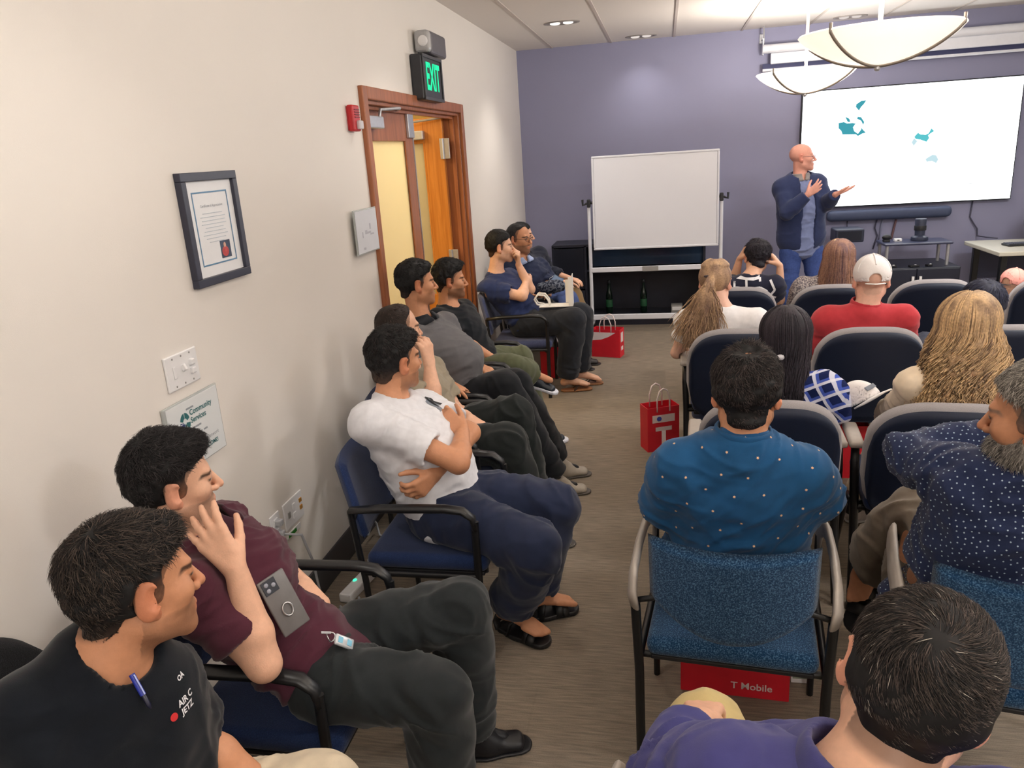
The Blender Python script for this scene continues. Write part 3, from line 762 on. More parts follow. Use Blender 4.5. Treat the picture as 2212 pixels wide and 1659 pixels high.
def downlight(x, y, label, on, power=22):
    t = thing('downlight', label, 'ceiling light', (x, y, ZC))
    ringb = MB()
    pr = []
    vs = []; n_ = 32; fs = []
    for (a, b_, z) in ((0.155, 0.095, 0.0), (0.155, 0.095, -0.008), (0.135, 0.078, -0.008), (0.13, 0.074, -0.002)):
        for k in range(n_):
            an = 2 * PI * k / n_; vs.append((a * math.cos(an), b_ * math.sin(an), z))
    for i in range(3):
        for k in range(n_):
            l_ = (k + 1) % n_; fs.append((i * n_ + k, i * n_ + l_, (i + 1) * n_ + l_, (i + 1) * n_ + k))
    fs.append(tuple(3 * n_ + k for k in range(n_)))
    ringb.add(vs, fs); ringb.build('trim_ring', mat('ring_grey', rgb(150, 144, 140), 0.4, metal=0.3, nscale=30, namt=0.05), t, auto=40)
    for s_ in (-1, 1):
        MB().ell((s_ * 0.056, 0, -0.006), (0.045, 0.045, 0.012), 16, 8).build('spot', emis('spot_on', (1.0, 0.95, 0.88), 1.2) if on else emis('spot_dim', (0.95, 0.85, 0.8), 0.7), t, smooth=True)
    if power:
        l = bpy.data.lights.new('downlight_spot', 'SPOT'); l.energy = power; l.color = (1.0, 0.93, 0.85); l.spot_size = math.radians(115); l.spot_blend = 0.9; l.shadow_soft_size = 0.06
        lo = bpy.data.objects.new('downlight_spot', l); COL.objects.link(lo); lo.parent = t; lo.location = (0, 0, -0.03)
downlight(-0.848, 7.085, 'oval twin spot ceiling light, leftmost and brightest over the front', True, 55)
downlight(-0.218, 8.4, 'oval twin spot ceiling light close to the front wall above the whiteboard', False, 10)
downlight(1.737, 8.4, 'oval twin spot ceiling light close to the front wall beside the pendant', False, 10)
downlight(-0.848, 4.4, 'oval twin spot ceiling light over the middle of the left row', True, 38)
downlight(-0.848, 1.6, 'oval twin spot ceiling light over the near end of the left row', True, 24)
downlight(2.9, 3.2, 'oval twin spot ceiling light over the right of the room', True, 60)
downlight(2.9, 6.2, 'oval twin spot ceiling light over the right front of the room', True, 60)

# unseen panel lights added for fill, behind and right of the camera
def fill_panel(x, y, label, power, sx=1.2, sy=0.6):
    t = thing('fill_panel_light', label, 'ceiling light', (x, y, ZC))
    MB().box((0, 0, -0.006), (sx, sy, 0.012), 0.003).build('trim_ring', M_white, t)
    MB().box((0, 0, -0.0135), (sx - 0.06, sy - 0.06, 0.003)).build('diffuser', emis('diffuser_' + str(len(MATS)), (1, 0.97, 0.93), 3.0), t)
    l = bpy.data.lights.new('fill_area', 'AREA'); l.shape = 'RECTANGLE'; l.size = sx - 0.06; l.size_y = sy - 0.06; l.energy = power; l.color = (1.0, 0.97, 0.94)
    lo = bpy.data.objects.new('fill_area', l); COL.objects.link(lo); lo.parent = t; lo.location = (0, 0, -0.02)
fill_panel(3.0, 1.2, 'flush panel light over the right side of the room', 46)
fill_panel(3.0, 4.9, 'flush panel light over the middle right of the room', 60)
fill_panel(0.6, -1.9, 'flush panel light at the rear of the room', 34)

# corridor lamp
l = bpy.data.lights.new('corridor_panel', 'AREA'); l.shape = 'RECTANGLE'; l.size = 0.5; l.size_y = 2.4; l.energy = 42; l.color = (1.0, 0.80, 0.48)
lo = bpy.data.objects.new('corridor_panel', l); COL.objects.link(lo); lo.location = (-2.5, 5.2, 2.58)

# ================================================================== camera, world, view
cam_d = bpy.data.cameras.new('camera'); cam_o = bpy.data.objects.new('camera', cam_d); COL.objects.link(cam_o)
Rw = np.array([[0.9805365948083359, 0.1860679622943627, -0.06266338364066411], [-0.005128696097066475, -0.2947804617939174, -0.955551241860377], [-0.19626941360797245, 0.9372743423097574, -0.2880887441914283]])
cm = Matrix(((Rw[0][0], -Rw[1][0], -Rw[2][0], 0), (Rw[0][1], -Rw[1][1], -Rw[2][1], 0), (Rw[0][2], -Rw[1][2], -Rw[2][2], 1.86), (0, 0, 0, 1)))
cam_o.matrix_world = cm
cam_d.sensor_fit = 'HORIZONTAL'; cam_d.sensor_width = 36.0; cam_d.lens = 1651.423 / 2212 * 36.0
cam_d.clip_start = 0.05
SC.camera = cam_o
w = bpy.data.worlds.new('world'); SC.world = w; w.use_nodes = True
w.node_tree.nodes['Background'].inputs[0].default_value = (0.8, 0.85, 1.0, 1); w.node_tree.nodes['Background'].inputs[1].default_value = 0.3
SC.view_settings.view_transform = 'Standard'; SC.view_settings.look = 'None'
SC.view_settings.exposure = 0.25; SC.view_settings.gamma = 1.0; SC.view_settings.use_curve_mapping = False
# ================================================================== chairs
def tweed(name, a, b, scale=260):
    m = bpy.data.materials.new(name); m.use_nodes = True
    N = m.node_tree.nodes; L = m.node_tree.links; p = N['Principled BSDF']
    tc = N.new('ShaderNodeTexCoord'); nz = N.new('ShaderNodeTexNoise'); nz.inputs['Scale'].default_value = scale; nz.inputs['Detail'].default_value = 3
    cr = N.new('ShaderNodeValToRGB'); cr.color_ramp.elements[0].position = 0.46; cr.color_ramp.elements[1].position = 0.74
    cr.color_ramp.elements[0].color = (*a, 1); cr.color_ramp.elements[1].color = (*b, 1)
    L.new(tc.outputs['Object'], nz.inputs['Vector']); L.new(nz.outputs['Fac'], cr.inputs[0]); L.new(cr.outputs[0], p.inputs['Base Color'])
    p.inputs['Roughness'].default_value = 0.9; p.inputs['Specular IOR Level'].default_value = 0.15; p.inputs['Sheen Weight'].default_value = 0.2
    bp = N.new('ShaderNodeBump'); bp.inputs['Strength'].default_value = 0.4; bp.inputs['Distance'].default_value = 0.004
    L.new(nz.outputs['Fac'], bp.inputs['Height']); L.new(bp.outputs[0], p.inputs['Normal'])
    return m
M_tweed = tweed('blue_tweed', rgb(18, 56, 92), rgb(92, 132, 168), 260)
M_navyfab = tweed('navy_fabric', rgb(26, 42, 80), rgb(44, 64, 108), 420)
M_blackfab = tweed('black_fabric', rgb(18, 19, 22), rgb(34, 35, 40), 420)
M_armgrey = mat('arm_grey', rgb(176, 168, 160), 0.42, spec=0.4, nscale=40, namt=0.04)
M_shell = mat('navy_black_shell', rgb(17, 27, 48), 0.55, spec=0.3, nscale=300, namt=0.12)
M_rim = mat('grey_upholstery', rgb(150, 146, 148), 0.85, spec=0.15, nscale=400, namt=0.12, bump=0.1, bscale=600)

def curved_panel(half_w, ztop, zbot, y0, bow, tilt, thick, nu=28, nv=16, edge=0.02, zc=None):
    """cushion-like panel: outline given by ztop(u), zbot(u); bowed back in plan"""
    m = MB(); front = []; back = []
    for j in range(nv + 1):
        for i in range(nu + 1):
            u = -1 + 2 * i / nu; v = j / nv
            zt, zb = ztop(u), zbot(u); z = zb + (zt - zb) * v; x = u * half_w
            y = y0 - bow * (1 - u * u) - tilt * (z - (zc if zc is not None else zbot(0)))
            du = (1 - abs(u)) * half_w; dv = min(v, 1 - v) * max(zt - zb, 1e-4); d = min(du, dv)
            r = thick / 2 * math.sqrt(max(0.0, 1 - (1 - min(d / edge, 1)) ** 2))
            front.append((x, y + r, z)); back.append((x, y - r, z))
    n = len(front); W = nu + 1; fs = []
    for j in range(nv):
        for i in range(nu):
            a = j * W + i
            fs.append((a, a + 1, a + W + 1, a + W)); fs.append((n + a, n + a + W, n + a + W + 1, n + a + 1))
    border = [i for i in range(W)] + [j * W + nu for j in range(1, nv + 1)] + [nv * W + i for i in range(nu - 1, -1, -1)] + [j * W for j in range(nv - 1, 0, -1)]
    for k in range(len(border)):
        a, b = border[k], border[(k + 1) % len(border)]
        fs.append((a, n + a, n + b, b))
    return m.add(front + back, fs)

def guest_chair(label, loc, az, fab, arm_mat, wide=False, group=None):
    t = thing('guest_chair', label, 'chair', (loc[0], loc[1], 0), -math.radians(az), group)
    s = MB().box((0, 0.0, 0.425), (0.485, 0.47, 0.065), 0.028, seg=4)
    s.build('seat', fab, t, auto=50)
    MB().box((0, 0.0, 0.385), (0.46, 0.44, 0.016), 0.004).build('seat_pan', M_blackpl, t)
    if wide:
        curved_panel(0.225, lambda u: 0.835 - 0.012 * (1 - u * u), lambda u: 0.505 + 0.125 * abs(u) ** 2.2, -0.235, 0.055, 0.16, 0.045).build('backrest', fab, t, smooth=True)
    else:
        curved_panel(0.225, lambda u: 0.83 - 0.02 * abs(u) ** 4, lambda u: 0.49 + 0.02 * abs(u) ** 4, -0.235, 0.035, 0.2, 0.045).build('backrest', fab, t, smooth=True)
    for sx in (-1, 1):
        x = sx * 0.262
        MB().tube([(x, 0.205, 0.0), (x, 0.205, 0.3), (x, 0.207, 0.615)], 0.0145, 10, flat=0.8).build('leg', M_black, t, auto=50)
        MB().tube([(x, -0.225, 0.0), (x, -0.235, 0.35), (x * 1.02, -0.258, 0.59)] if wide else [(x, -0.225, 0.0), (x, -0.235, 0.35), (x, -0.262, 0.645)], 0.0145, 10, flat=0.8).build('leg', M_black, t, auto=50)
        if wide:
            pts = [(x * 1.03, -0.262, 0.585), (x * 1.05, -0.265, 0.625), (x * 1.07, -0.20, 0.655), (x * 1.08, -0.05, 0.672), (x * 1.06, 0.08, 0.682), (x * 1.03, 0.165, 0.668), (x * 1.0, 0.205, 0.63), (x * 0.995, 0.207, 0.57)]
            MB().tube(pts, [0.03, 0.037, 0.039, 0.039, 0.038, 0.036, 0.03, 0.022], 12, flat=0.34).build('armrest', arm_mat, t, smooth=True)
        else:
            pts = [(x, -0.262, 0.645), (x, -0.15, 0.655), (x, 0.10, 0.662), (x, 0.165, 0.655), (x, 0.2, 0.628), (x, 0.208, 0.58)]
            MB().tube(pts, [0.02, 0.024, 0.024, 0.023, 0.02, 0.016], 12, flat=0.62).build('armrest', arm_mat, t, smooth=True)
        MB().tube([(x, -0.235, 0.39), (x, 0.205, 0.39)], 0.012, 8).build('side_rail', M_black, t, auto=50)
        MB().tube([(sx * 0.2, -0.262, 0.62), (sx * 0.262, -0.256, 0.60)], 0.009, 8).build('back_mount', M_black, t, auto=50)
    MB().tube([(-0.262, 0.19, 0.38), (0.262, 0.19, 0.38)], 0.011, 8).build('cross_rail', M_black, t, auto=50)
    MB().tube([(-0.262, -0.2, 0.38), (0.262, -0.2, 0.38)], 0.011, 8).build('cross_rail', M_black, t, auto=50)
    return t

P1CH = (-1.19, 1.06)
def stack_chair(label, loc, az, black=False, group=None):
    """conference chair with a tall round cornered back shell"""
    t = thing('conference_chair', label, 'chair', (loc[0], loc[1], 0), -math.radians(az), group)
    p = 3.0
    zc, hz, hw = 0.645, 0.265, 0.275
    sup = lambda u, e: (max(0.0, 1 - abs(u) ** e)) ** (1 / 2.6)
    top = lambda u: zc + hz * sup(u * 0.995, 3.2); bot = lambda u: zc - hz * (0.9 if abs(u) < 0.99 else 0.9) * sup(u * 0.995, 5)
    curved_panel(hw, top, bot, -0.215, 0.05, 0.16, 0.075, 36, 22, 0.03, 0.45).build('back_cushion', M_blackfab if black else M_rim, t, smooth=True)
    top2 = lambda u: zc + (hz - 0.02) * sup(u * 0.995, 3.2); bot2 = lambda u: zc - 0.01 - hz * 0.95 * sup(u * 0.995, 5)
    curved_panel(hw - 0.012, top2, bot2, -0.258, 0.052, 0.16, 0.04, 36, 22, 0.02, 0.45).build('back_shell', M_blackpl if black else M_shell, t, smooth=True)
    MB().box((0, 0.02, 0.435), (0.49, 0.47, 0.07), 0.03, seg=4).build('seat', M_blackfab if black else M_navyfab, t, auto=50)
    MB().box((0, 0.02, 0.39), (0.47, 0.44, 0.025), 0.008).build('seat_pan', M_blackpl, t)
    for sx in (-1, 1):
        x = sx * 0.282
        MB().box((x, -0.06, 0.672), (0.058, 0.25, 0.028), 0.012, seg=3).build('armrest', M_black if black else M_armgrey, t, auto=50)
        MB().tube([(x, -0.14, 0.655), (x, -0.16, 0.56), (x * 0.98, -0.17, 0.4), (x * 0.98, -0.22, 0.2), (x, -0.27, 0.012)], [0.016, 0.018, 0.018, 0.016, 0.014], 10).build('leg', M_black, t, smooth=True)
        MB().tube([(x * 0.98, -0.15, 0.40), (x * 0.98, 0.05, 0.36), (x, 0.24, 0.012)], [0.017, 0.016, 0.014], 10).build('leg', M_black, t, smooth=True)
        MB().tube([(x * 0.98, -0.165, 0.42), (sx * 0.2, -0.1, 0.395), (sx * 0.18, 0.18, 0.385)], 0.012, 8).build('side_rail', M_black, t, smooth=True)
    MB().tube([(-0.284, -0.17, 0.40), (0.284, -0.17, 0.40)], 0.013, 8).build('cross_rail', M_black, t, auto=50)
    return t

CH = {}
def seat_for(key, kind, label, x, y, az, *a):
    CH[key] = (x, y, az, ('guest' if len(a) < 3 else 'wide') if kind is guest_chair else 'stack')
    return kind(label, (x, y), az, *a)
M_palefab = tweed('slate_fabric', rgb(54, 62, 96), rgb(96, 104, 138), 420)
seat_for('P1', stack_chair, 'tall backed black chair under the man in the black printed T-shirt', P1CH[0], P1CH[1], 90, True)
seat_for('P2', guest_chair, 'black framed chair with a navy seat under the man in the maroon shirt', -1.05, 1.715, 90, M_navyfab, M_black)
seat_for('P3', guest_chair, 'black framed chair with a navy seat under the man in the white T-shirt', -0.875, 2.645, 90, M_navyfab, M_black)
seat_for('P4', guest_chair, 'black framed chair under the balding man in khaki grey', -1.03, 3.33, 90, M_navyfab, M_black)
seat_for('P5', guest_chair, 'black framed chair under the heavy man in the grey polo shirt', -1.09, 3.95, 88, M_navyfab, M_black)
seat_for('P6', guest_chair, 'black framed chair under the man in the black T-shirt and olive trousers', -1.12, 4.57, 88, M_navyfab, M_black)
seat_for('P7', guest_chair, 'black framed chair with a pale edged seat under the man in the navy T-shirt', -1.10, 5.93, 88, M_palefab, M_black)
seat_for('P8', guest_chair, 'black framed chair under the man with glasses in the dark navy jacket', -1.10, 6.6, 92, M_navyfab, M_black)
seat_for('P9', guest_chair, 'black framed chair under the man in khaki trousers in the corner', -1.12, 7.2, 90, M_navyfab, M_black)
seat_for('R9', guest_chair, 'blue tweed chair with grey arms under the man in the teal blue starred shirt', 0.205, 2.19, 6, M_tweed, M_armgrey, True)
seat_for('R10', guest_chair, 'blue tweed chair with grey arms under the grey bearded man at the right edge', 0.92, 2.08, 10, M_tweed, M_armgrey, True)
seat_for('R11', guest_chair, 'chair under the man in the indigo shirt at the bottom right corner', 0.17, 1.06, 0, M_tweed, M_armgrey, True)
seat_for('R1', stack_chair, 'grey rimmed chair under the young man with raised hands, front row', 0.48, 5.62, 0)
seat_for('R2', stack_chair, 'grey rimmed chair under the woman in the speckled grey top, front row', 1.11, 5.62, 2)
seat_for('-', stack_chair, 'empty grey rimmed chair between the speckled top and the pink cap, front row', 1.75, 5.70, 3)
seat_for('R7', stack_chair, 'grey rimmed chair under the person in the pink cap, front row', 2.50, 5.70, 6)
seat_for('R3', stack_chair, 'grey rimmed chair under the woman with the blond ponytail, second row', 0.40, 4.40, 2)
seat_for('R4', stack_chair, 'grey rimmed chair under the man in the red polo and white cap, second row', 1.045, 4.38, 2)
seat_for('R6', stack_chair, 'grey rimmed chair under the person with smooth dark hair, second row', 1.68, 4.38, 2)
seat_for('R5', stack_chair, 'grey rimmed chair under the woman with black hair, third row beside the aisle', 0.41, 3.21, 3)
seat_for('R8', stack_chair, 'grey rimmed chair under the woman with long curly blond hair, third row', 1.04, 3.17, 5)
# ================================================================== implicit surfaces
V3 = lambda *a: np.array(a if len(a) > 1 else a[0], dtype=np.float64)
def nrm(v):
    v = np.asarray(v, float); return v / (np.linalg.norm(v) + 1e-12)

class Field:
    """signed distance samples on a rectilinear grid, finer where asked"""
    def __init__(self, lo, hi, h, fine=()):
        ax = []
        for i in range(3):
            segs = sorted([(max(lo[i], f[0][i] - f[1]), min(hi[i], f[0][i] + f[1]), f[2]) for f in fine])
            brk = sorted(set([lo[i], hi[i]] + [s[0] for s in segs] + [s[1] for s in segs]))
            pts = [lo[i]]
            for a, b in zip(brk[:-1], brk[1:]):
                if b - a < 1e-6: continue
                m = (a + b) / 2
                hh = min([h] + [s[2] for s in segs if s[0] <= m <= s[1]])
                n = max(1, int(math.ceil((b - a) / hh)))
                pts += [a + (b - a) * k / n for k in range(1, n + 1)]
            ax.append(np.array(pts, dtype=np.float32))
        self.ax = ax
        self.F = np.full([len(a) for a in ax], 0.5, dtype=np.float32)
    def sub(self, lo, hi):
        sl = []
        for i in range(3):
            a = max(0, int(np.searchsorted(self.ax[i], lo[i])) - 1); b = min(len(self.ax[i]), int(np.searchsorted(self.ax[i], hi[i])) + 1)
            if b <= a: return None
            sl.append(slice(a, b))
        X = self.ax[0][sl[0]][:, None, None]; Y = self.ax[1][sl[1]][None, :, None]; Z = self.ax[2][sl[2]][None, None, :]
        return tuple(sl), (X, Y, Z)
    def op(self, prim, k=0.01, mode='u'):
        lo, hi, fn = prim
        m = k + 0.02
        s = self.sub(np.asarray(lo) - m, np.asarray(hi) + m) if mode != 'i' else self.sub([-99] * 3, [99] * 3)
        if s is None: return self
        sl, P = s
        d = fn(*P).astype(np.float32); a = self.F[sl]
        if mode == 'u':
            h = np.maximum(k - np.abs(a - d), 0) / max(k, 1e-6)
            self.F[sl] = np.minimum(a, d) - h * h * (k * 0.25)
        else:
            if mode == 's': d = -d
            h = np.maximum(k - np.abs(a - d), 0) / max(k, 1e-6)
            self.F[sl] = np.maximum(a, d) + h * h * (k * 0.25)
        return self
    def mesh(self):
        return surface_nets(self.F, self.ax)

def rcone(a, b, r1, r2):
    a = V3(a); b = V3(b); ab = b - a; L2 = float(ab @ ab) + 1e-12; R = max(r1, r2)
    lo = np.minimum(a, b) - R; hi = np.maximum(a, b) + R
    def fn(X, Y, Z):
        px, py, pz = X - a[0], Y - a[1], Z - a[2]
        t = np.clip((px * ab[0] + py * ab[1] + pz * ab[2]) / L2, 0, 1)
        return np.sqrt((px - t * ab[0]) ** 2 + (py - t * ab[1]) ** 2 + (pz - t * ab[2]) ** 2) - (r1 + (r2 - r1) * t)
    return lo, hi, fn

def econe(a, b, w1, d1, w2, d2, side):
    """tapered capsule of elliptical section: w along 'side', d across it"""
    a = V3(a); b = V3(b); ab = b - a; L2 = float(ab @ ab) + 1e-12
    u = nrm(ab); s = nrm(V3(side) - u * (V3(side) @ u)); f = np.cross(u, s)
    R = max(w1, d1, w2, d2)
    lo = np.minimum(a, b) - R; hi = np.maximum(a, b) + R
    def fn(X, Y, Z):
        px, py, pz = X - a[0], Y - a[1], Z - a[2]
        t = np.clip((px * ab[0] + py * ab[1] + pz * ab[2]) / L2, 0, 1)
        qx, qy, qz = px - t * ab[0], py - t * ab[1], pz - t * ab[2]
        w = w1 + (w2 - w1) * t; d = d1 + (d2 - d1) * t; c = np.minimum(w, d)
        ql = (qx * s[0] + qy * s[1] + qz * s[2]) / w; qd = (qx * f[0] + qy * f[1] + qz * f[2]) / d
        qa = (qx * u[0] + qy * u[1] + qz * u[2]) / c
        k0 = np.sqrt(ql * ql + qd * qd + qa * qa); k1 = np.sqrt((ql / w) ** 2 + (qd / d) ** 2 + (qa / c) ** 2) + 1e-9
        return np.where(k0 < 1e-4, -c, k0 * (k0 - 1) / k1)
    return lo, hi, fn

def ellip(c, r, R=None):
    """R rows = local axes"""
    c = V3(c); r = V3(r); R = np.eye(3) if R is None else np.asarray(R, float)
    m = np.sqrt(((R.T * r) ** 2).sum(1)) if R is not None else r
    def fn(X, Y, Z):
        px, py, pz = X - c[0], Y - c[1], Z - c[2]
        q = [(px * R[i][0] + py * R[i][1] + pz * R[i][2]) / r[i] for i in range(3)]
        k0 = np.sqrt(q[0] ** 2 + q[1] ** 2 + q[2] ** 2); k1 = np.sqrt((q[0] / r[0]) ** 2 + (q[1] / r[1]) ** 2 + (q[2] / r[2]) ** 2) + 1e-9
        return np.where(k0 < 1e-4, -r.min(), k0 * (k0 - 1) / k1)
    return c - m, c + m, fn

def rbox(c, half, R=None, r=0.01):
    c = V3(c); half = V3(half); R = np.eye(3) if R is None else np.asarray(R, float)
    m = np.abs(R.T) @ half
    def fn(X, Y, Z):
        px, py, pz = X - c[0], Y - c[1], Z - c[2]
        q = [np.abs(px * R[i][0] + py * R[i][1] + pz * R[i][2]) - half[i] + r for i in range(3)]
        return np.sqrt(np.maximum(q[0], 0) ** 2 + np.maximum(q[1], 0) ** 2 + np.maximum(q[2], 0) ** 2) + np.minimum(np.maximum(np.maximum(q[0], q[1]), q[2]), 0) - r
    return c - m, c + m, fn

def half(p, n):
    p = V3(p); n = nrm(n); d0 = float(p @ n)
    return V3(-9, -9, -9), V3(9, 9, 9), (lambda X, Y, Z: X * n[0] + Y * n[1] + Z * n[2] - d0)

def surface_nets(F, ax):
    nx, ny, nz = F.shape
    S = F < 0
    cnt = np.zeros((nx - 1, ny - 1, nz - 1), dtype=np.uint8)
    for i in (0, 1):
        for j in (0, 1):
            for k in (0, 1):
                cnt += S[i:nx - 1 + i, j:ny - 1 + j, k:nz - 1 + k]
    I, J, K = np.nonzero((cnt > 0) & (cnt < 8))
    n = len(I)
    idx = np.full(cnt.shape, -1, dtype=np.int32); idx[I, J, K] = np.arange(n)
    acc = np.zeros((n, 3)); num = np.zeros(n)
    c = {}
    for i in (0, 1):
        for j in (0, 1):
            for k in (0, 1):
                c[i, j, k] = F[I + i, J + j, K + k].astype(np.float64)
    px = [ax[0][I], ax[0][I + 1]]; py = [ax[1][J], ax[1][J + 1]]; pz = [ax[2][K], ax[2][K + 1]]
    def edge(A, B):
        fa, fb = c[A], c[B]
        m = (fa < 0) != (fb < 0)
        t = np.where(m, fa / np.where(m, fa - fb, 1), 0)
        for q, (P, i) in enumerate(((px, 0), (py, 1), (pz, 2))):
            v = P[A[i]] + t * (P[B[i]] - P[A[i]])
            acc[:, q] += np.where(m, v, 0)
        num[:] += m
    for a in (0, 1):
        for b in (0, 1):
            edge((0, a, b), (1, a, b)); edge((a, 0, b), (a, 1, b)); edge((a, b, 0), (a, b, 1))
    V = acc / num[:, None]
    quads = []
    def faces(axis):
        if axis == 0:
            A, B = S[:-1, 1:-1, 1:-1], S[1:, 1:-1, 1:-1]
            i, j, k = np.nonzero(A != B); j += 1; k += 1
            q = np.stack([idx[i, j - 1, k - 1], idx[i, j, k - 1], idx[i, j, k], idx[i, j - 1, k]], 1); s = S[i, j, k]
        elif axis == 1:
            A, B = S[1:-1, :-1, 1:-1], S[1:-1, 1:, 1:-1]
            i, j, k = np.nonzero(A != B); i += 1; k += 1
            q = np.stack([idx[i - 1, j, k - 1], idx[i - 1, j, k], idx[i, j, k], idx[i, j, k - 1]], 1); s = S[i, j, k]
        else:
            A, B = S[1:-1, 1:-1, :-1], S[1:-1, 1:-1, 1:]
            i, j, k = np.nonzero(A != B); i += 1; j += 1
            q = np.stack([idx[i - 1, j - 1, k], idx[i, j - 1, k], idx[i, j, k], idx[i - 1, j, k]], 1); s = S[i, j, k]
        q[~s] = q[~s][:, ::-1]
        quads.append(q)
    for a in range(3): faces(a)
    Q = np.concatenate(quads)
    Q = Q[(Q >= 0).all(1)]
    return V, Q

def np_mesh(name, V, Q):
    me = bpy.data.meshes.new(name)
    n, m = len(V), len(Q); w = Q.shape[1]
    me.vertices.add(n); me.vertices.foreach_set('co', np.asarray(V, np.float32).ravel())
    me.loops.add(m * w); me.loops.foreach_set('vertex_index', np.asarray(Q, np.int32).ravel())
    me.polygons.add(m); me.polygons.foreach_set('loop_start', np.arange(0, m * w, w, dtype=np.int32))
    me.polygons.foreach_set('use_smooth', np.ones(m, dtype=bool))
    me.update(calc_edges=True)
    return me

def normals(V, Q):
    a = V[Q[:, 2]] - V[Q[:, 0]]; b = V[Q[:, 3]] - V[Q[:, 1]]
    fn = np.cross(a, b); N = np.zeros_like(V)
    for i in range(4): np.add.at(N, Q[:, i], fn)
    return N / (np.linalg.norm(N, axis=1, keepdims=True) + 1e-12)

def relax(V, Q, it=2, lam=0.5):
    E = np.concatenate([Q[:, [0, 1]], Q[:, [1, 2]], Q[:, [2, 3]], Q[:, [3, 0]]])
    n = len(V); deg = np.bincount(E.ravel(), minlength=n)[:, None].astype(float)
    for _ in range(it):
        S = np.zeros_like(V)
        for q in range(3):
            S[:, q] = np.bincount(E[:, 0], V[E[:, 1], q], n) + np.bincount(E[:, 1], V[E[:, 0], q], n)
        V = V + lam * (S / np.maximum(deg, 1) - V)
    return V

def set_tint(me, C):
    a = me.color_attributes.new('tint', 'FLOAT_COLOR', 'POINT')
    C4 = np.ones((len(C), 4), np.float32); C4[:, :3] = C
    a.data.foreach_set('color', C4.ravel())

_T = np.random.default_rng(3).random((32, 32, 32))
def vnoise(P):
    """smooth value noise, one octave, about -1..1"""
    P = np.asarray(P, float); i = np.floor(P).astype(int); f = P - i; f = f * f * (3 - 2 * f)
    out = 0
    for a in (0, 1):
        for b in (0, 1):
            for c in (0, 1):
                w = (f[:, 0] if a else 1 - f[:, 0]) * (f[:, 1] if b else 1 - f[:, 1]) * (f[:, 2] if c else 1 - f[:, 2])
                out = out + w * _T[(i[:, 0] + a) & 31, (i[:, 1] + b) & 31, (i[:, 2] + c) & 31]
    return out * 2 - 1

def folds(P, axis, fa=16.0, fs=5.0, warp=0.8, seed=0.0):
    """ridged cloth folds: quick change along 'axis', slow across it"""
    axis = nrm(axis); P = P + seed
    t = P @ axis; rest = P - np.outer(t, axis)
    w = vnoise(P * 6.0) * warp
    q = rest * fs + np.outer(t * fa + w, axis)
    n1 = vnoise(q); r = 1 - np.abs(n1) * 2
    n2 = vnoise(q * 2.1 + 7.3)
    return 0.65 * r * np.abs(r) + 0.35 * n2
# ================================================================== people
M_skin = attr_mat('skin', 0.48, 0.35, bump=0.12, bscale=260, namt=0.05, nscale=70)
M_cloth = attr_mat('cloth', 0.85, 0.15, bump=0.12, bscale=700, namt=0.06, nscale=35, sheen=0.15)
M_denim = attr_mat('denim', 0.85, 0.15, bump=0.2, bscale=900, namt=0.14, nscale=60)
M_shoe = attr_mat('shoe_leather', 0.42, 0.4, bump=0.08, bscale=200, namt=0.06, nscale=40)
M_hair = attr_mat('hair', 0.62, 0.3, namt=0.25, nscale=120)

def fdir(az, el=0.0):
    """facing vector: azimuth in degrees from +Y towards +X, elevation in degrees"""
    a = math.radians(az); e = math.radians(el)
    return V3(math.sin(a) * math.cos(e), math.cos(a) * math.cos(e), math.sin(e))

def frame(az, el=0.0, roll=0.0):
    """rows: right, forward, up"""
    f = fdir(az, el); r = nrm(np.cross(f, V3(0, 0, 1))); u = np.cross(r, f)
    c, s = math.cos(math.radians(roll)), math.sin(math.radians(roll))
    return np.array([c * r - s * u, f, c * u + s * r])

SKIN = dict(tan=rgb(196, 140, 106), light=rgb(224, 176, 148), fair=rgb(232, 186, 164), brown=rgb(168, 112, 80), pink=rgb(226, 164, 146))

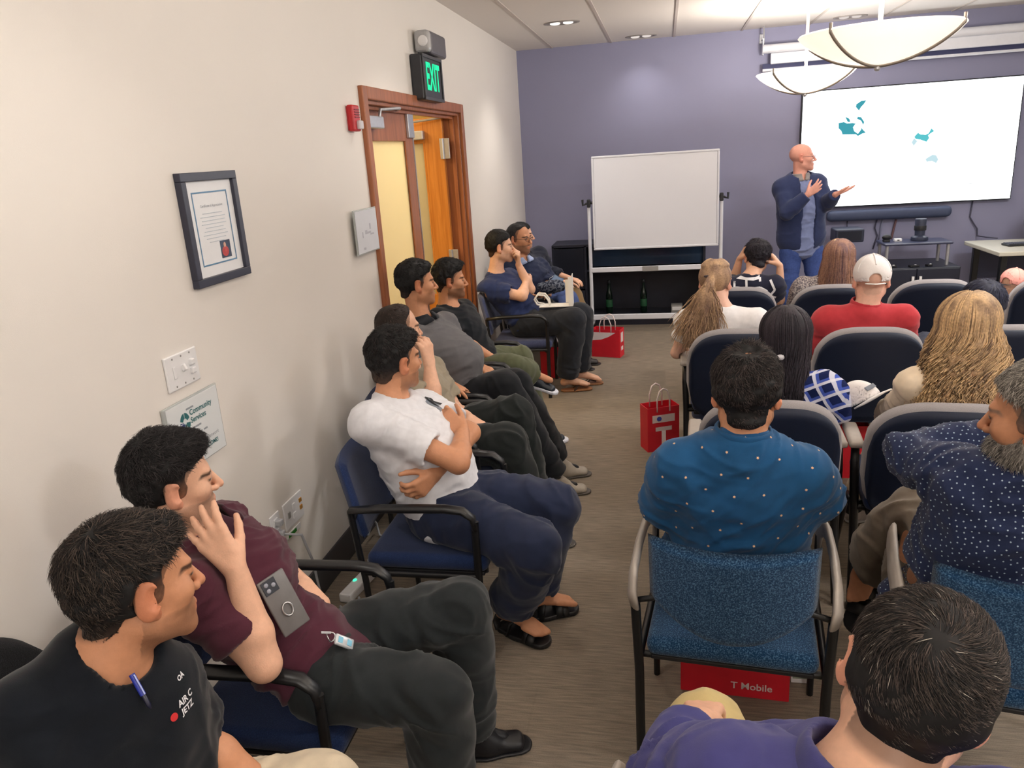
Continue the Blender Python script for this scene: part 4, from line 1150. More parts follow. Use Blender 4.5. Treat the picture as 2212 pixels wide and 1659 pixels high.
def hand_prims(w, d, n, side, s, curl=0.3, spread=0.12, thumb=0.5, curls=None):
    """wrist w, fingers along d, palm facing n, thumb towards side"""
    d = nrm(d); n = nrm(n - d * (n @ d)); side = nrm(np.cross(n, d)) * (1 if np.cross(n, d) @ side > 0 else -1)
    out = []
    L = 0.095 * s
    base = []
    for i, o in enumerate((0.030, 0.010, -0.011, -0.030)):
        mc = w + d * (L * (0.98, 1.0, 0.96, 0.88)[i]) + side * o * s
        out.append((rcone(w + d * 0.012 * s + side * o * 0.55 * s, mc, 0.0155 * s, 0.0125 * s), 0.012 * s)); base.append(mc)
    lens = (0.073, 0.081, 0.075, 0.058)
    tips = []
    for i, b in enumerate(base):
        cu = (curls[i] if curls else curl)
        sp = (1.4, 0.35, -0.6, -1.6)[i] * spread
        dd = nrm(d + side * sp); p = b; ang = 0
        for j, (fr, r0, r1) in enumerate(((0.46, 0.0108, 0.0098), (0.30, 0.0098, 0.0088), (0.24, 0.0088, 0.0070))):
            ang += cu * (0.9, 1.15, 0.7)[j]
            v = dd * math.cos(ang) + n * math.sin(ang)
            q = p + v * lens[i] * fr * s
            sc = s * (0.86 if i == 3 else 1.0)
            out.append((rcone(p, q, r0 * sc, r1 * sc), 0.004 if j else 0.008)); p = q
        tips.append((p, v))
    t0 = w + d * 0.022 * s + side * 0.024 * s + n * 0.006 * s
    td = nrm(d * (0.75) + side * (0.75 - 0.45 * thumb) + n * (0.25 + 0.5 * thumb))
    t1 = t0 + td * 0.045 * s
    td2 = nrm(td + d * 0.35 + n * 0.2 * thumb); t2 = t1 + td2 * 0.036 * s
    td3 = nrm(td2 + d * 0.3); t3 = t2 + td3 * 0.026 * s
    out += [(rcone(t0, t1, 0.0165 * s, 0.0125 * s), 0.01), (rcone(t1, t2, 0.012 * s, 0.0105 * s), 0.005), (rcone(t2, t3, 0.0105 * s, 0.0078 * s), 0.004)]
    tips.append((t3, td3))
    return out, tips

def head_prims(c, R, s, lo=1.0, ears=True, chin=0.0, neck_to=None, fat=0.0):
    W = lambda x, y, z: c + (R[0] * x + R[1] * y + R[2] * z) * s
    E = lambda p, r: ellip(W(*p), V3(r) * s, R)
    out = [(E((0, -0.014, 0.034), (0.077, 0.096, 0.082)), 0.01), (E((0, 0.022, -0.035), (0.062 + fat, 0.068, 0.078)), 0.03),
           (rcone(W(-0.052 - fat, -0.002, -0.058), W(-0.014, 0.072, -0.098), 0.017 * s, 0.016 * s), 0.03), (rcone(W(0.052 + fat, -0.002, -0.058), W(0.014, 0.072, -0.098), 0.017 * s, 0.016 * s), 0.03),
           (ellip(W(0, 0.076 + chin, -0.098), V3(0.020, 0.016, 0.016) * s, R), 0.02),
           (E((-0.045, 0.056, -0.020), (0.020, 0.022, 0.018)), 0.03), (E((0.045, 0.056, -0.020), (0.020, 0.022, 0.018)), 0.03),
           (rcone(W(-0.036, 0.076, 0.024), W(0.036, 0.076, 0.024), 0.011 * s, 0.011 * s), 0.015),
           (E((0, 0.080, -0.066), (0.027, 0.014, 0.020)), 0.015)]
    sub = [(ellip(W(-0.031, 0.098, 0.004), V3(0.017, 0.018, 0.011) * s, R), 0.014), (ellip(W(0.031, 0.098, 0.004), V3(0.017, 0.018, 0.011) * s, R), 0.014)]
    out2 = [(rcone(W(0, 0.084, 0.014), W(0, 0.112, -0.030), 0.0075 * s, 0.0110 * s), 0.010),
            (E((-0.0125, 0.098, -0.035), (0.008, 0.010, 0.008)), 0.006), (E((0.0125, 0.098, -0.035), (0.008, 0.010, 0.008)), 0.006),
            (E((-0.031, 0.076, 0.004), (0.0135, 0.0125, 0.0105)), 0.003), (E((0.031, 0.076, 0.004), (0.0135, 0.0125, 0.0105)), 0.003),
            (rcone(W(-0.040, 0.081, 0.011), W(-0.021, 0.088, 0.012), 0.004 * s, 0.0045 * s), 0.006), (rcone(W(0.040, 0.081, 0.011), W(0.021, 0.088, 0.012), 0.004 * s, 0.0045 * s), 0.006),
            (E((0, 0.0905, -0.0605), (0.0235, 0.0085, 0.0055)), 0.004), (E((0, 0.0895, -0.0715), (0.0205, 0.0090, 0.0065)), 0.004)]
    if ears:
        for sx in (-1, 1):
            Re = np.array([R[0] * 0.86 * sx - R[1] * 0.5, R[1] * 0.86 + R[0] * sx * 0.5, R[2] * 0.98 - R[1] * 0.2])
            Re = np.array([nrm(x) for x in Re])
            out2.append((ellip(W(sx * 0.0825, -0.012, -0.005), V3(0.008, 0.0225, 0.0355) * s, Re), 0.006))
            out2.append((ellip(W(sx * 0.078, 0.0, -0.032), V3(0.007, 0.010, 0.012) * s, Re), 0.006))
    return out, sub, out2, [(ellip(W(sx * 0.0905, -0.005, 0.0), V3(0.006, 0.012, 0.020) * s, R), 0.005) for sx in (-1, 1)] if ears else []

def hair_cut(X, Y, Z, c, R, s, line):
    """>0 where hair must not grow: in front of the hairline"""
    px, py, pz = X - c[0], Y - c[1], Z - c[2]
    y = (px * R[1][0] + py * R[1][1] + pz * R[1][2]) / s; z = (px * R[2][0] + py * R[2][1] + pz * R[2][2]) / s
    x = (px * R[0][0] + py * R[0][1] + pz * R[0][2]) / s
    zs, ys = zip(*line)
    return y, z, x, np.interp(z, zs, ys)

LINE = dict(
    short=[(-0.115, -0.2), (-0.085, -0.078), (-0.06, -0.058), (-0.03, -0.042), (-0.024, 0.004), (-0.016, 0.019), (0.0, 0.021), (0.02, 0.025), (0.036, 0.033), (0.05, 0.046), (0.062, 0.064), (0.085, 0.092), (0.12, 0.13)],
    receding=[(-0.115, -0.2), (-0.085, -0.078), (-0.06, -0.058), (-0.03, -0.042), (-0.024, 0.004), (-0.016, 0.018), (0.0, 0.020), (0.02, 0.023), (0.05, 0.032), (0.07, 0.036), (0.09, 0.040), (0.12, 0.07)],
    low=[(-0.115, -0.2), (-0.10, -0.066), (-0.06, -0.052), (-0.03, -0.04), (-0.024, 0.006), (-0.016, 0.020), (0.0, 0.022), (0.02, 0.027), (0.036, 0.036), (0.05, 0.050), (0.062, 0.074), (0.085, 0.098), (0.12, 0.13)])

def capcut(e, dn, r):
    """everything beyond the plane through e, within a short cylinder of radius r"""
    e = V3(e); dn = nrm(dn); R_ = r + 0.16
    def fn(X, Y, Z):
        px, py, pz = X - e[0], Y - e[1], Z - e[2]
        t = px * dn[0] + py * dn[1] + pz * dn[2]
        rad = np.sqrt(np.maximum(px * px + py * py + pz * pz - t * t, 0))
        return np.maximum(np.maximum(-t, rad - r), t - 0.14)
    return e - R_, e + R_, fn

def seat_prims(ch, O):
    """solid shapes of the chair, so that clothes press flat against it"""
    x, y, az, kind = ch
    f = fdir(az); r = V3(f[1], -f[0], 0); z = V3(0, 0, 1)
    P = lambda a, b, c: V3(x, y, 0) - O + r * a + f * b + z * c
    B = np.array([r, f, z]); out = []
    if kind != 'stack':
        out.append(rbox(P(0, 0, 0.371), (0.250, 0.242, 0.092), B, 0.028))
        ti = 0.19; Bt = np.array([r, f * math.cos(ti) + z * math.sin(ti), z * math.cos(ti) - f * math.sin(ti)])
        for sx, yy in ((0, -0.298), (-0.12, -0.288), (0.12, -0.288), (-0.19, -0.27), (0.19, -0.27)):
            out.append(rbox(P(sx, yy, 0.67), (0.075 if abs(sx) < 0.15 else 0.045, 0.028, 0.175), Bt, 0.02))
        for sx in (-1, 1):
            zz_ = 0.0 if kind == 'guest' else 0.014
            out.append(rcone(P(sx * 0.264 * (1 if kind == 'guest' else 1.05), -0.26, 0.652 + zz_), P(sx * 0.264 * (1 if kind == 'guest' else 1.03), 0.17, 0.660 + zz_), 0.031 if kind == 'guest' else 0.046, 0.031 if kind == 'guest' else 0.046))
            out.append(rcone(P(sx * 0.262, 0.206, 0.0), P(sx * 0.262, 0.206, 0.63), 0.018, 0.02)); out.append(rcone(P(sx * 0.262, -0.235, 0.0), P(sx * 0.262, -0.262, 0.64), 0.018, 0.018))
    else:
        out.append(rbox(P(0, 0.02, 0.385), (0.254, 0.244, 0.091), B, 0.03))
        ti = 0.155; Bt = np.array([r, f * math.cos(ti) + z * math.sin(ti), z * math.cos(ti) - f * math.sin(ti)])
        for sx, yy in ((0, -0.292), (-0.13, -0.281), (0.13, -0.281), (-0.22, -0.26), (0.22, -0.26)):
            out.append(rbox(P(sx, yy, 0.645), (0.08 if abs(sx) < 0.15 else 0.06, 0.052, 0.272), Bt, 0.03))
        for sx in (-1, 1): out.append(rbox(P(sx * 0.282, -0.06, 0.672), (0.035, 0.13, 0.018), B, 0.01)); out.append(rcone(P(sx * 0.29, -0.15, 0.4), P(sx * 0.29, -0.14, 0.66), 0.021, 0.021))
    return out

def person(name, label, S):
    """S: pose and dress; every point is in room coordinates"""
    root = thing('person', label, 'person', tuple(S.get('base', (S['pel'][0], S['pel'][1], 0.0))))
    bx, by = root.location.x, root.location.y
    O = V3(bx, by, 0)
    g = lambda k: V3(S[k]) - O if S.get(k) is not None else None
    s = S.get('scale', 1.0)
    hf = S.get('h', 0.010)
    skin = V3(SKIN[S.get('skin', 'tan')])
    pel, nk, hd = g('pel'), g('neck'), g('head')
    R = frame(*S['face']); hs = s * S.get('hscale', 1.0)
    shs = {'L': g('shL'), 'R': g('shR')}; els = {'L': g('elL'), 'R': g('elR')}; wrs = {'L': g('wrL'), 'R': g('wrR')}
    up = nrm(nk - pel); side = nrm(shs['R'] - shs['L']); fwd = nrm(np.cross(up, side)) ; side = np.cross(fwd, up)
    # 'fwd' points to the front of the chest
    fat = S.get('fat', 0.0); belly = S.get('belly', 0.0); wd = S.get('width', 1.0)
    mid = pel + (nk - pel) * 0.48 + fwd * S.get('slump', 0.0)
    def torso(inf):
        out = []
        out.append((econe(pel - up * 0.02, mid, (0.150 + fat) * wd * s + inf, (0.105 + fat) * s + inf, (0.138 + fat) * wd * s + inf, (0.098 + fat) * s + inf, side), 0.05))
        ch = nk - up * 0.17 * s
        out.append((econe(mid, ch, (0.140 + fat) * wd * s + inf, (0.100 + fat) * s + inf, (0.158 + fat * 0.6) * wd * s + inf, (0.106 + fat * 0.4) * s + inf, side), 0.06))
        out.append((econe(ch, nk - up * 0.075 * s, (0.150 + fat * .5) * wd * s + inf, (0.100 + fat * .3) * s + inf, (0.105) * wd * s + inf, 0.062 * s + inf, side), 0.06))
        out.append((rcone(nk - up * 0.040 * s - fwd * 0.012, nk - up * 0.075 * s - fwd * 0.008, 0.060 * s + inf, 0.082 * s + inf), 0.04))
        if belly: out.append((ellip(mid + fwd * belly * 0.75 - up * 0.04, V3((0.13 + fat) * s, belly + 0.06, 0.14) + inf, np.array([side, fwd, up])), 0.08))
        for q in 'LR':
            sh = shs[q]
            out.append((rcone(nk - up * 0.028 * s + (sh - nk) * 0.10 - fwd * 0.01, sh - up * 0.006, 0.044 * s + inf, 0.047 * s + inf * 0.8), 0.045))
            out.append((rcone(ch + (sh - ch) * 0.25, sh - up * 0.02, 0.082 * s + inf, 0.052 * s + inf * 0.8), 0.05))
        return out
    ua = S.get('arm', 1.0)
    def arm(q, inf, upto=1.0):
        sh, el, wr = shs[q], els[q], wrs[q]
        out = []
        if upto <= 1.0:
            out.append((rcone(sh, sh + (el - sh) * upto, 0.050 * s * ua + inf * 0.75, (0.050 - 0.008 * upto) * s * ua + inf), 0.03))
        else:
            m_ = sh + (el - sh) * 0.45
            out.append((rcone(sh, m_, 0.050 * s * ua + inf * 0.75, 0.048 * s * ua + inf), 0.03)); out.append((rcone(m_, el, 0.048 * s * ua + inf, 0.039 * s * ua + inf), 0.02))
            b_ = el + (wr - el) * 0.32
            f_ = upto - 1.0
            out.append((rcone(el, b_, 0.040 * s * ua + inf, 0.043 * s * ua + inf), 0.02))
            e_ = el + (wr - el) * f_
            out.append((rcone(b_, e_, 0.043 * s * ua + inf, (0.043 - 0.017 * (f_ - 0.32) / 0.68) * s * ua + inf), 0.015))
        return out
    legs = S.get('legs', True)
    kn = {'L': g('knL'), 'R': g('knR')}; an = {'L': g('anL'), 'R': g('anR')}; to = {'L': g('toL'), 'R': g('toR')}
    hp = {'L': pel - side * 0.085 * s - up * 0.01, 'R': pel + side * 0.085 * s - up * 0.01}
    def leg(q, inf, loose=0.0, upto=2.0):
        k_, a_, h_ = kn[q], an[q], hp[q]
        out = [(rcone(h_, h_ + (k_ - h_) * 0.4, 0.092 * s + fat * .5 + inf, 0.080 * s + fat * .4 + inf + loose * .3), 0.04), (rcone(h_ + (k_ - h_) * 0.4, k_, 0.080 * s + fat * .4 + inf + loose * .3, 0.058 * s + inf + loose * .6), 0.02)]
        if upto > 1.0:
            c_ = k_ + (a_ - k_) * 0.3
            e_ = k_ + (a_ - k_) * (upto - 1.0)
            out += [(rcone(k_, c_, 0.056 * s + inf + loose * .6, 0.057 * s + inf + loose * .8), 0.02), (rcone(c_, e_, 0.057 * s + inf + loose * .8, (0.057 - 0.021 * (upto - 1.3) / 0.7) * s + inf + loose), 0.015)]
        return out
    def flat(q):
        """a foot whose ankle is near the floor stands flat on it"""
        if an[q][2] < 0.2:
            d_ = V3(to[q][0] - an[q][0], to[q][1] - an[q][1], 0); d_ = nrm(d_)
            z0 = S.get('floorz', 0.0) + (S['shoes'].get('sole', 0.012) if S.get('barefoot') and S.get('shoes') else 0.0)
            an[q][2] = z0 + 0.082 * s; to[q] = V3(an[q][0], an[q][1], 0) + d_ * 0.175 * s + V3(0, 0, z0 + 0.024 * s)
    seatcut = seat_prims(S['chair'], O) if S.get('chair') else []
    # ---------------- body: one continuous surface
    pts = [pel, nk, hd] + [x for x in list(shs.values()) + list(els.values()) + list(wrs.values()) + list(kn.values()) + list(an.values()) + list(to.values()) if x is not None]
    lo = np.min(pts, 0) - 0.24; hi = np.max(pts, 0) + 0.24
    fine = [(hd, 0.14 * hs, S.get('hh', hf * 0.5))]
    hands = S.get('hands', {})
    for q in 'LR':
        if wrs[q] is not None and hands.get(q): fine.append((wrs[q] + nrm(V3(hands[q]['d'])) * 0.08 * s, 0.13, S.get('hd', hf * 0.5)))
    B = Field(lo, hi, hf, fine)
    for p, k in torso(-0.006): B.op(p, k)
    for q in 'LR':
        if els[q] is not None:
            for p, k in arm(q, 0.0, 2.0): B.op(p, k)
    if legs:
        for q in 'LR':
            if kn[q] is None: continue
            for p, k in leg(q, -0.004): B.op(p, k)
            if S.get('feet') != 'shod' or True:
                flat(q)
                f_ = nrm(to[q] - an[q]); tl = 0.03 if S.get('barefoot') else 0.075
                B.op(rcone(an[q], to[q] - f_ * tl, 0.036 * s if S.get('barefoot') else 0.033 * s, 0.022 * s), 0.02); B.op(rcone(an[q] - V3(0, 0, 0.02) - nrm(V3(f_[0], f_[1], 0)) * 0.03, an[q], 0.030 * s, 0.034 * s), 0.02)
                if S.get('barefoot'):
                    sd = nrm(np.cross(f_, V3(0, 0, 1))) * (1 if q == 'R' else -1)
                    for i, (o_, l_, r_) in enumerate(((-0.026, 0.03, 0.0125), (-0.008, 0.028, 0.009), (0.006, 0.022, 0.0085), (0.018, 0.014, 0.008), (0.029, 0.004, 0.008))):
                        b0 = to[q] - f_ * 0.03 + sd * o_; B.op(rcone(b0 - f_ * 0.05, b0 + f_ * l_, 0.015, r_), 0.008)
    a1, sb, a2, sb2 = head_prims(hd, R, hs, fat=S.get('jowl', 0.0))
    nb = hd - R[1] * 0.022 * hs - R[2] * 0.05 * hs
    nlow = nk - up * 0.02 
    nw = S.get('neckw', 1.0)
    B.op(rcone(nb, nlow, 0.054 * hs * nw, 0.060 * s * nw), 0.03)
    B.op(rcone(nlow, nlow - up * 0.03, 0.058 * s * nw, 0.066 * s), 0.04)
    for p, k in a1: B.op(p, k * hs)
    for p, k in sb: B.op(p, k * hs, 's')
    for p, k in a2: B.op(p, k * hs)
    for p, k in sb2: B.op(p, k * hs, 's')
    for q in 'LR':
        H = hands.get(q)
        if H and wrs[q] is not None:
            pr, tips = hand_prims(wrs[q], V3(H['d']), V3(H['n']), V3(H['t']), s, H.get('curl', 0.3), H.get('spread', 0.12), H.get('thumb', 0.5), H.get('curls'))
            for p, k in pr: B.op(p, k)
    for p in seatcut: B.op(p, 0.01, 's')
    V, Q = B.mesh(); V = relax(V, Q, 1, 0.4)
    # colours that belong to the skin itself
    D = (V - hd) / hs; x = D @ R[0]; y = D @ R[1]; z = D @ R[2]
    C = np.tile(skin, (len(V), 1))
    near = (np.abs(x) < 0.1) & (np.abs(y) < 0.13) & (np.abs(z) < 0.14)
    def blend(mask, col, a=1.0):
        w_ = (np.clip(mask, 0, 1) * near * a)[:, None]; C[:] = C * (1 - w_) + V3(col) * w_
    red = V3(skin[0] * 1.02, skin[1] * 0.78, skin[2] * 0.76)
    blend(np.clip((np.abs(x) - 0.072) / 0.008, 0, 1) * (z > -0.05) * (z < 0.04) * (np.abs(y) < 0.05), red, 0.8)   # ears
    blend(1 - np.sqrt((x / 0.02) ** 2 + ((y - 0.11) / 0.02) ** 2 + ((z + 0.028) / 0.018) ** 2), red, 0.7)            # nose tip
    hc = V3(S.get('haircol', rgb(24, 22, 24)))
    st = S.get('stubble', 0.5)
    if st > 0:
        m_ = ((z < -0.045) & (y > -0.02)).astype(float) * np.clip((-0.040 - z) / 0.012, 0, 1) * np.clip(1.6 - ((x / 0.075) ** 2), 0, 1)
        m_ = np.clip(m_ * np.clip((z + 0.125) / 0.02, 0, 1) + ((np.abs(z + 0.050) < 0.006) & (np.abs(x) < 0.028) & (y > 0.07)) * 1.0, 0, 1)
        lips = ((x / 0.026) ** 2 + ((z + 0.066) / 0.013) ** 2) < 1
        blend(m_ * (1 - lips * (y > 0.07)), hc * 0.7 + skin * 0.12, st)
    blend((1.25 - np.sqrt((x / 0.024) ** 2 + ((z + 0.066) / 0.011) ** 2)) * 3 * (y > 0.075), V3(skin[0] * 0.86, skin[1] * 0.62, skin[2] * 0.62), 0.75)
    for sx in (-1, 1):
        xx = x - sx * 0.033
        blend((1.3 - np.sqrt((xx / 0.022) ** 2 + ((z - 0.0235 + 5 * xx * xx * 3) / 0.0055) ** 2)) * 2.5 * (y > 0.05), hc * 1.2, S.get('brow', 0.85))
        ex = x - sx * 0.031
        el_ = np.sqrt((ex / 0.0125) ** 2 + ((z - 0.003) / 0.0048) ** 2)
        blend((1.25 - el_) * 4 * (y > 0.06), V3(0.03, 0.02, 0.018), 0.9)
        blend((0.86 - el_) * 8 * (y > 0.06), V3(0.72, 0.70, 0.68), 0.9)
        gz = S.get('gaze', 0.0)
        blend((1.0 - np.sqrt(((ex - gz) / 0.0055) ** 2 + ((z - 0.0035) / 0.0055) ** 2)) * 4 * (el_ < 1.0) * (y > 0.06), V3(0.02, 0.012, 0.01), 1.0)
    bald = S.get('scalp', 0.75 if S.get('hair') else 0.0)
    if bald:   # shaved or thin hair shading on the scalp
        zs, ys = zip(*LINE[(S.get('hair') or {}).get('line', 'short')]); m_ = ((np.interp(z, zs, ys) - y) > 0.004).astype(float) * (np.abs(x) < 0.0765) * np.clip((z + 0.072) / 0.012, 0, 1)
        top_ = np.clip((z - 0.03) / 0.05, 0, 1) if S.get('topbald') else 0
        blend(m_ * (1 - top_), hc * 0.8 + skin * 0.2, bald)
    if not S.get('barefoot') and S.get('shoes') and legs:
        for q in 'LR':
            if q == S.get('nosock'): continue
            d_ = V - an[q]; f_ = nrm(to[q] - an[q]); tt_ = np.clip(d_ @ f_, 0, 0.2); dist = np.linalg.norm(d_ - tt_[:, None] * f_, axis=1)
            w_ = np.clip((0.085 - dist) / 0.01, 0, 1)[:, None]; C[:] = C * (1 - w_) + V3(S.get('sock', rgb(30, 30, 34))) * w_
    me = np_mesh('body', V, Q); set_tint(me, C)
    body = link_mesh('body', me, M_skin, root)
    # ---------------- shirt
    def cloth(nm, prims, cuts, col, h, limbs, m, fold_sets, shade=None, seed=0.0, kj=0.03):
        allp = list(prims) + [p for l in limbs for p in l[0]]
        lo_ = np.min([p[0] for p, k in allp], 0) - 0.05; hi_ = np.max([p[1] for p, k in allp], 0) + 0.05
        F = Field(lo_, hi_, h)
        for p, k in prims: F.op(p, k)
        for lp, lc in limbs:
            G = Field(lo_, hi_, h)
            for p, k in lp: G.op(p, k)
            for p, k in lc: G.op(p, k, 's')
            a = F.F; d = G.F; hh_ = np.maximum(kj - np.abs(a - d), 0) / kj
            F.F = np.minimum(a, d) - hh_ * hh_ * (kj * 0.25)
        for p, k in cuts: F.op(p, k, 's')
        for p in seatcut: F.op(p, 0.012, 's')
        V, Q = F.mesh(); V = relax(V, Q, 2, 0.5); N = normals(V, Q)
        disp = np.zeros(len(V))
        for (axis, fa, fs, amp, fn) in fold_sets:
            w_ = fn(V) if fn is not None else 1.0
            disp += amp * folds(V, axis, fa, fs, 0.9, seed) * w_
        if seatcut:
            dm = np.min([p[2](V[:, 0], V[:, 1], V[:, 2]) for p in seatcut], 0)
            disp = disp * np.clip((dm - 0.004) / 0.03, 0, 1)
        V = V + N * disp[:, None]
        if seatcut:
            dm = np.min([p[2](V[:, 0], V[:, 1], V[:, 2]) for p in seatcut], 0)
            V = V - normals(V, Q) * np.clip(0.003 - dm, 0, 0.012)[:, None]
        me = np_mesh(nm, V, Q)
        Cc = np.tile(V3(col), (len(V), 1))
        if shade is not None: Cc = shade(V, Cc)
        set_tint(me, Cc)
        return link_mesh(nm, me, m, root), V, Q
    SH = S.get('shirt')
    res = {'root': root, 'body': body}
    sleeve = {}
    if SH:
        ci = SH.get('inf', 0.012); lo_s = SH.get('sleeve', 0.62)
        pr = torso(ci); limbs = []
        hem = SH.get('hem', 0.10)
        pr.append((econe(pel - up * hem * 0.6, mid, (0.148 + fat) * wd * s + ci + 0.010, (0.105 + fat) * s + ci + 0.012, (0.138 + fat) * wd * s + ci, (0.098 + fat) * s + ci, side), 0.04))
        cuts = []
        ax_ = nrm(nb - nlow)
        ny = SH.get('neckline', 0.0)
        cuts.append((rcone(nk - up * (0.012 + ny) + fwd * 0.022, nk + ax_ * 0.2 + fwd * 0.03, (0.058 + ny * 0.4) * s * nw, 0.10 * s), 0.008))
        if SH.get('vneck'):
            cuts.append((rcone(nk - up * SH['vneck'] + fwd * 0.13, nk + fwd * 0.08 + up * 0.03, 0.010, 0.055), 0.01))
        for q in 'LR':
            ls = SH.get('sleeve' + q, lo_s)
            if els[q] is None: continue
            lp = arm(q, SH.get('sinf', 0.014), ls); si = SH.get('sinf', 0.014)
            if ls <= 1.0:
                e_ = shs[q] + (els[q] - shs[q]) * ls; dn = nrm(els[q] - shs[q]); rr = (0.050 - 0.008 * ls) * s * ua + max(0.002, si - 0.013)
            else:
                f_ = ls - 1.0; e_ = els[q] + (wrs[q] - els[q]) * f_; dn = nrm(wrs[q] - els[q]); rr = (0.043 - 0.017 * (f_ - 0.32) / 0.68) * s * ua + max(0.002, si - 0.013)
            limbs.append((lp, [(half(e_, -dn), 0.004), (rcone(e_ - dn * 0.03, e_ + dn * 0.1, rr, rr), 0.003)] if ls <= 1 else [(capcut(e_, dn, rr + 0.03), 0.004), (rcone(e_ - dn * 0.03, e_ + dn * 0.1, rr, rr), 0.003)]))
        am = SH.get('fold', 0.006) * 2.6
        wlow = lambda V: np.clip(1.2 - ((V - pel) @ up) / 0.5, 0.3, 1)
        fs = [(up + fwd * 0.25, 17, 4, am, wlow), (side * 0.6 + up, 11, 5, am * 0.5, None), (side * -0.7 + up, 24, 6, am * 0.35, None)]
        for q in 'LR':
            if els[q] is not None:
                d_ = nrm(els[q] - shs[q]); e0 = shs[q]
                fs.append((d_ + up * 0.3, 22, 6, am * 0.7, (lambda V, e0=e0, q=q: np.exp(-(np.linalg.norm(V - e0 - (els[q] - e0) * 0.3, axis=1) / 0.12) ** 2))))
                if SH.get('sleeve' + q, lo_s) > 1:
                    fs.append((nrm(wrs[q] - els[q]), 26, 6, am * 0.9, (lambda V, q=q: np.exp(-(np.linalg.norm(V - els[q], axis=1) / 0.13) ** 2))))
        o, V, Q = cloth(SH.get('name', 'shirt'), pr, cuts, SH['col'], SH.get('h', max(0.007, hf * 0.8)), limbs, SH.get('mat', M_cloth), fs, SH.get('shade'), seed=SH.get('seed', 0.0))
        res['shirt'] = o; res['sV'] = V; res['sQ'] = Q
        if SH.get('collar'):
            cc = SH.get('collarcol', SH['col']); hgt = SH['collar']
            cb = nk - up * 0.014 + fwd * 0.012; ct = cb + nrm(ax_ * 0.7 + up * 0.3) * hgt
            F = Field(np.minimum(cb, ct) - 0.14, np.maximum(cb, ct) + 0.14, 0.005)
            r0 = 0.074 * s * nw; 
            F.op(rcone(cb, ct + (ct - cb) * 0.8, r0 + 0.004, r0 - 0.003), 0.001)
            F.op(econe(cb - up * 0.012, cb + up * 0.018, r0 + 0.030, r0 + 0.022, r0 + 0.006, r0 + 0.004, side), 0.012)
            F.op(rcone(cb - (ct - cb), ct + (ct - cb) * 3, r0 - 0.003, r0 - 0.009), 0.002, 's')
            F.op(half(ct, nrm(ct - cb)), 0.006, 'i'); F.op(half(cb - up * 0.03, -up), 0.004, 'i')
            F.op(rcone(cb + fwd * 0.085 - up * 0.05, ct + fwd * 0.085 + up * 0.05, 0.006, 0.036), 0.004, 's')
            V2, Q2 = F.mesh(); V2 = relax(V2, Q2, 1, 0.4); me = np_mesh('collar', V2, Q2); set_tint(me, np.tile(V3(cc), (len(V2), 1)))
            link_mesh('collar', me, M_cloth, o)
    # ---------------- jacket open over the shirt
    JK = S.get('jacket')
    if JK:
        ci = JK.get('inf', 0.042); pr = torso(ci); limbs = []
        for q in 'LR':
            e_ = els[q] + (wrs[q] - els[q]) * (JK.get('sleeve', 1.92) - 1); dn = nrm(wrs[q] - els[q])
            limbs.append((arm(q, 0.026, JK.get('sleeve', 1.92)), [(capcut(e_, dn, 0.07), 0.003)]))
        pr.append((econe(pel - up * JK.get('hem', 0.10), mid, (0.16 + fat) * wd * s + ci, (0.115 + fat) * s + ci, (0.138 + fat) * wd * s + ci, (0.098 + fat) * s + ci, side), 0.04))
        cuts = [(rcone(nk - up * 0.02 + fwd * 0.02, nk + up * 0.2 + fwd * 0.04, 0.082, 0.12), 0.01)]
        gw = JK.get('gap', 0.07); top = nk + fwd * 0.16 - up * 0.02; bot = pel - up * 0.3 + fwd * 0.2 + side * JK.get('shift', 0.0)
        cuts.append((econe(bot, top, gw, 0.135, gw * 0.9, 0.12, side), 0.012))
        fs = [(up + side * 0.3, 14, 4, 0.006, None)]
        for q in 'LR':
            fs.append((nrm(wrs[q] - els[q]), 24, 6, 0.006, (lambda V, q=q: np.exp(-(np.linalg.norm(V - els[q], axis=1) / 0.15) ** 2))))
        o, V, Q = cloth('jacket', pr, cuts, JK['col'], max(0.008, hf * 0.8), limbs, M_cloth, fs, None, 3.3)
        res['jacket'] = o
    # ---------------- trousers
    TR = S.get('trousers')
    if TR and legs:
        ti = TR.get('inf', 0.010); lo_t = TR.get('loose', 0.022)
        pr = [(econe(pel - up * 0.03, pel + up * 0.06, (0.156 + fat) * wd * s + ti, (0.116 + fat) * s + ti, (0.148 + fat) * wd * s + ti, (0.106 + fat) * s + ti, side), 0.03)]
        cuts = []; limbs = []
        for q in 'LR':
            if kn[q] is None: continue
            up_ = TR.get('upto' + q, TR.get('upto', 1.93))
            if up_ > 1:
                e_ = kn[q] + (an[q] - kn[q]) * (up_ - 1.0); dn = nrm(an[q] - kn[q])
            else:
                e_ = hp[q] + (kn[q] - hp[q]) * up_; dn = nrm(kn[q] - hp[q])
            rr = 0.05 * s + ti + lo_t * 0.4 - 0.012
            limbs.append((leg(q, ti, lo_t, up_), [(capcut(e_, dn, 0.13), 0.004), (rcone(e_ - dn * 0.02, e_ + dn * 0.1, rr, rr), 0.004)]))
        am = TR.get('fold', 0.006) * 2.9; fs = []
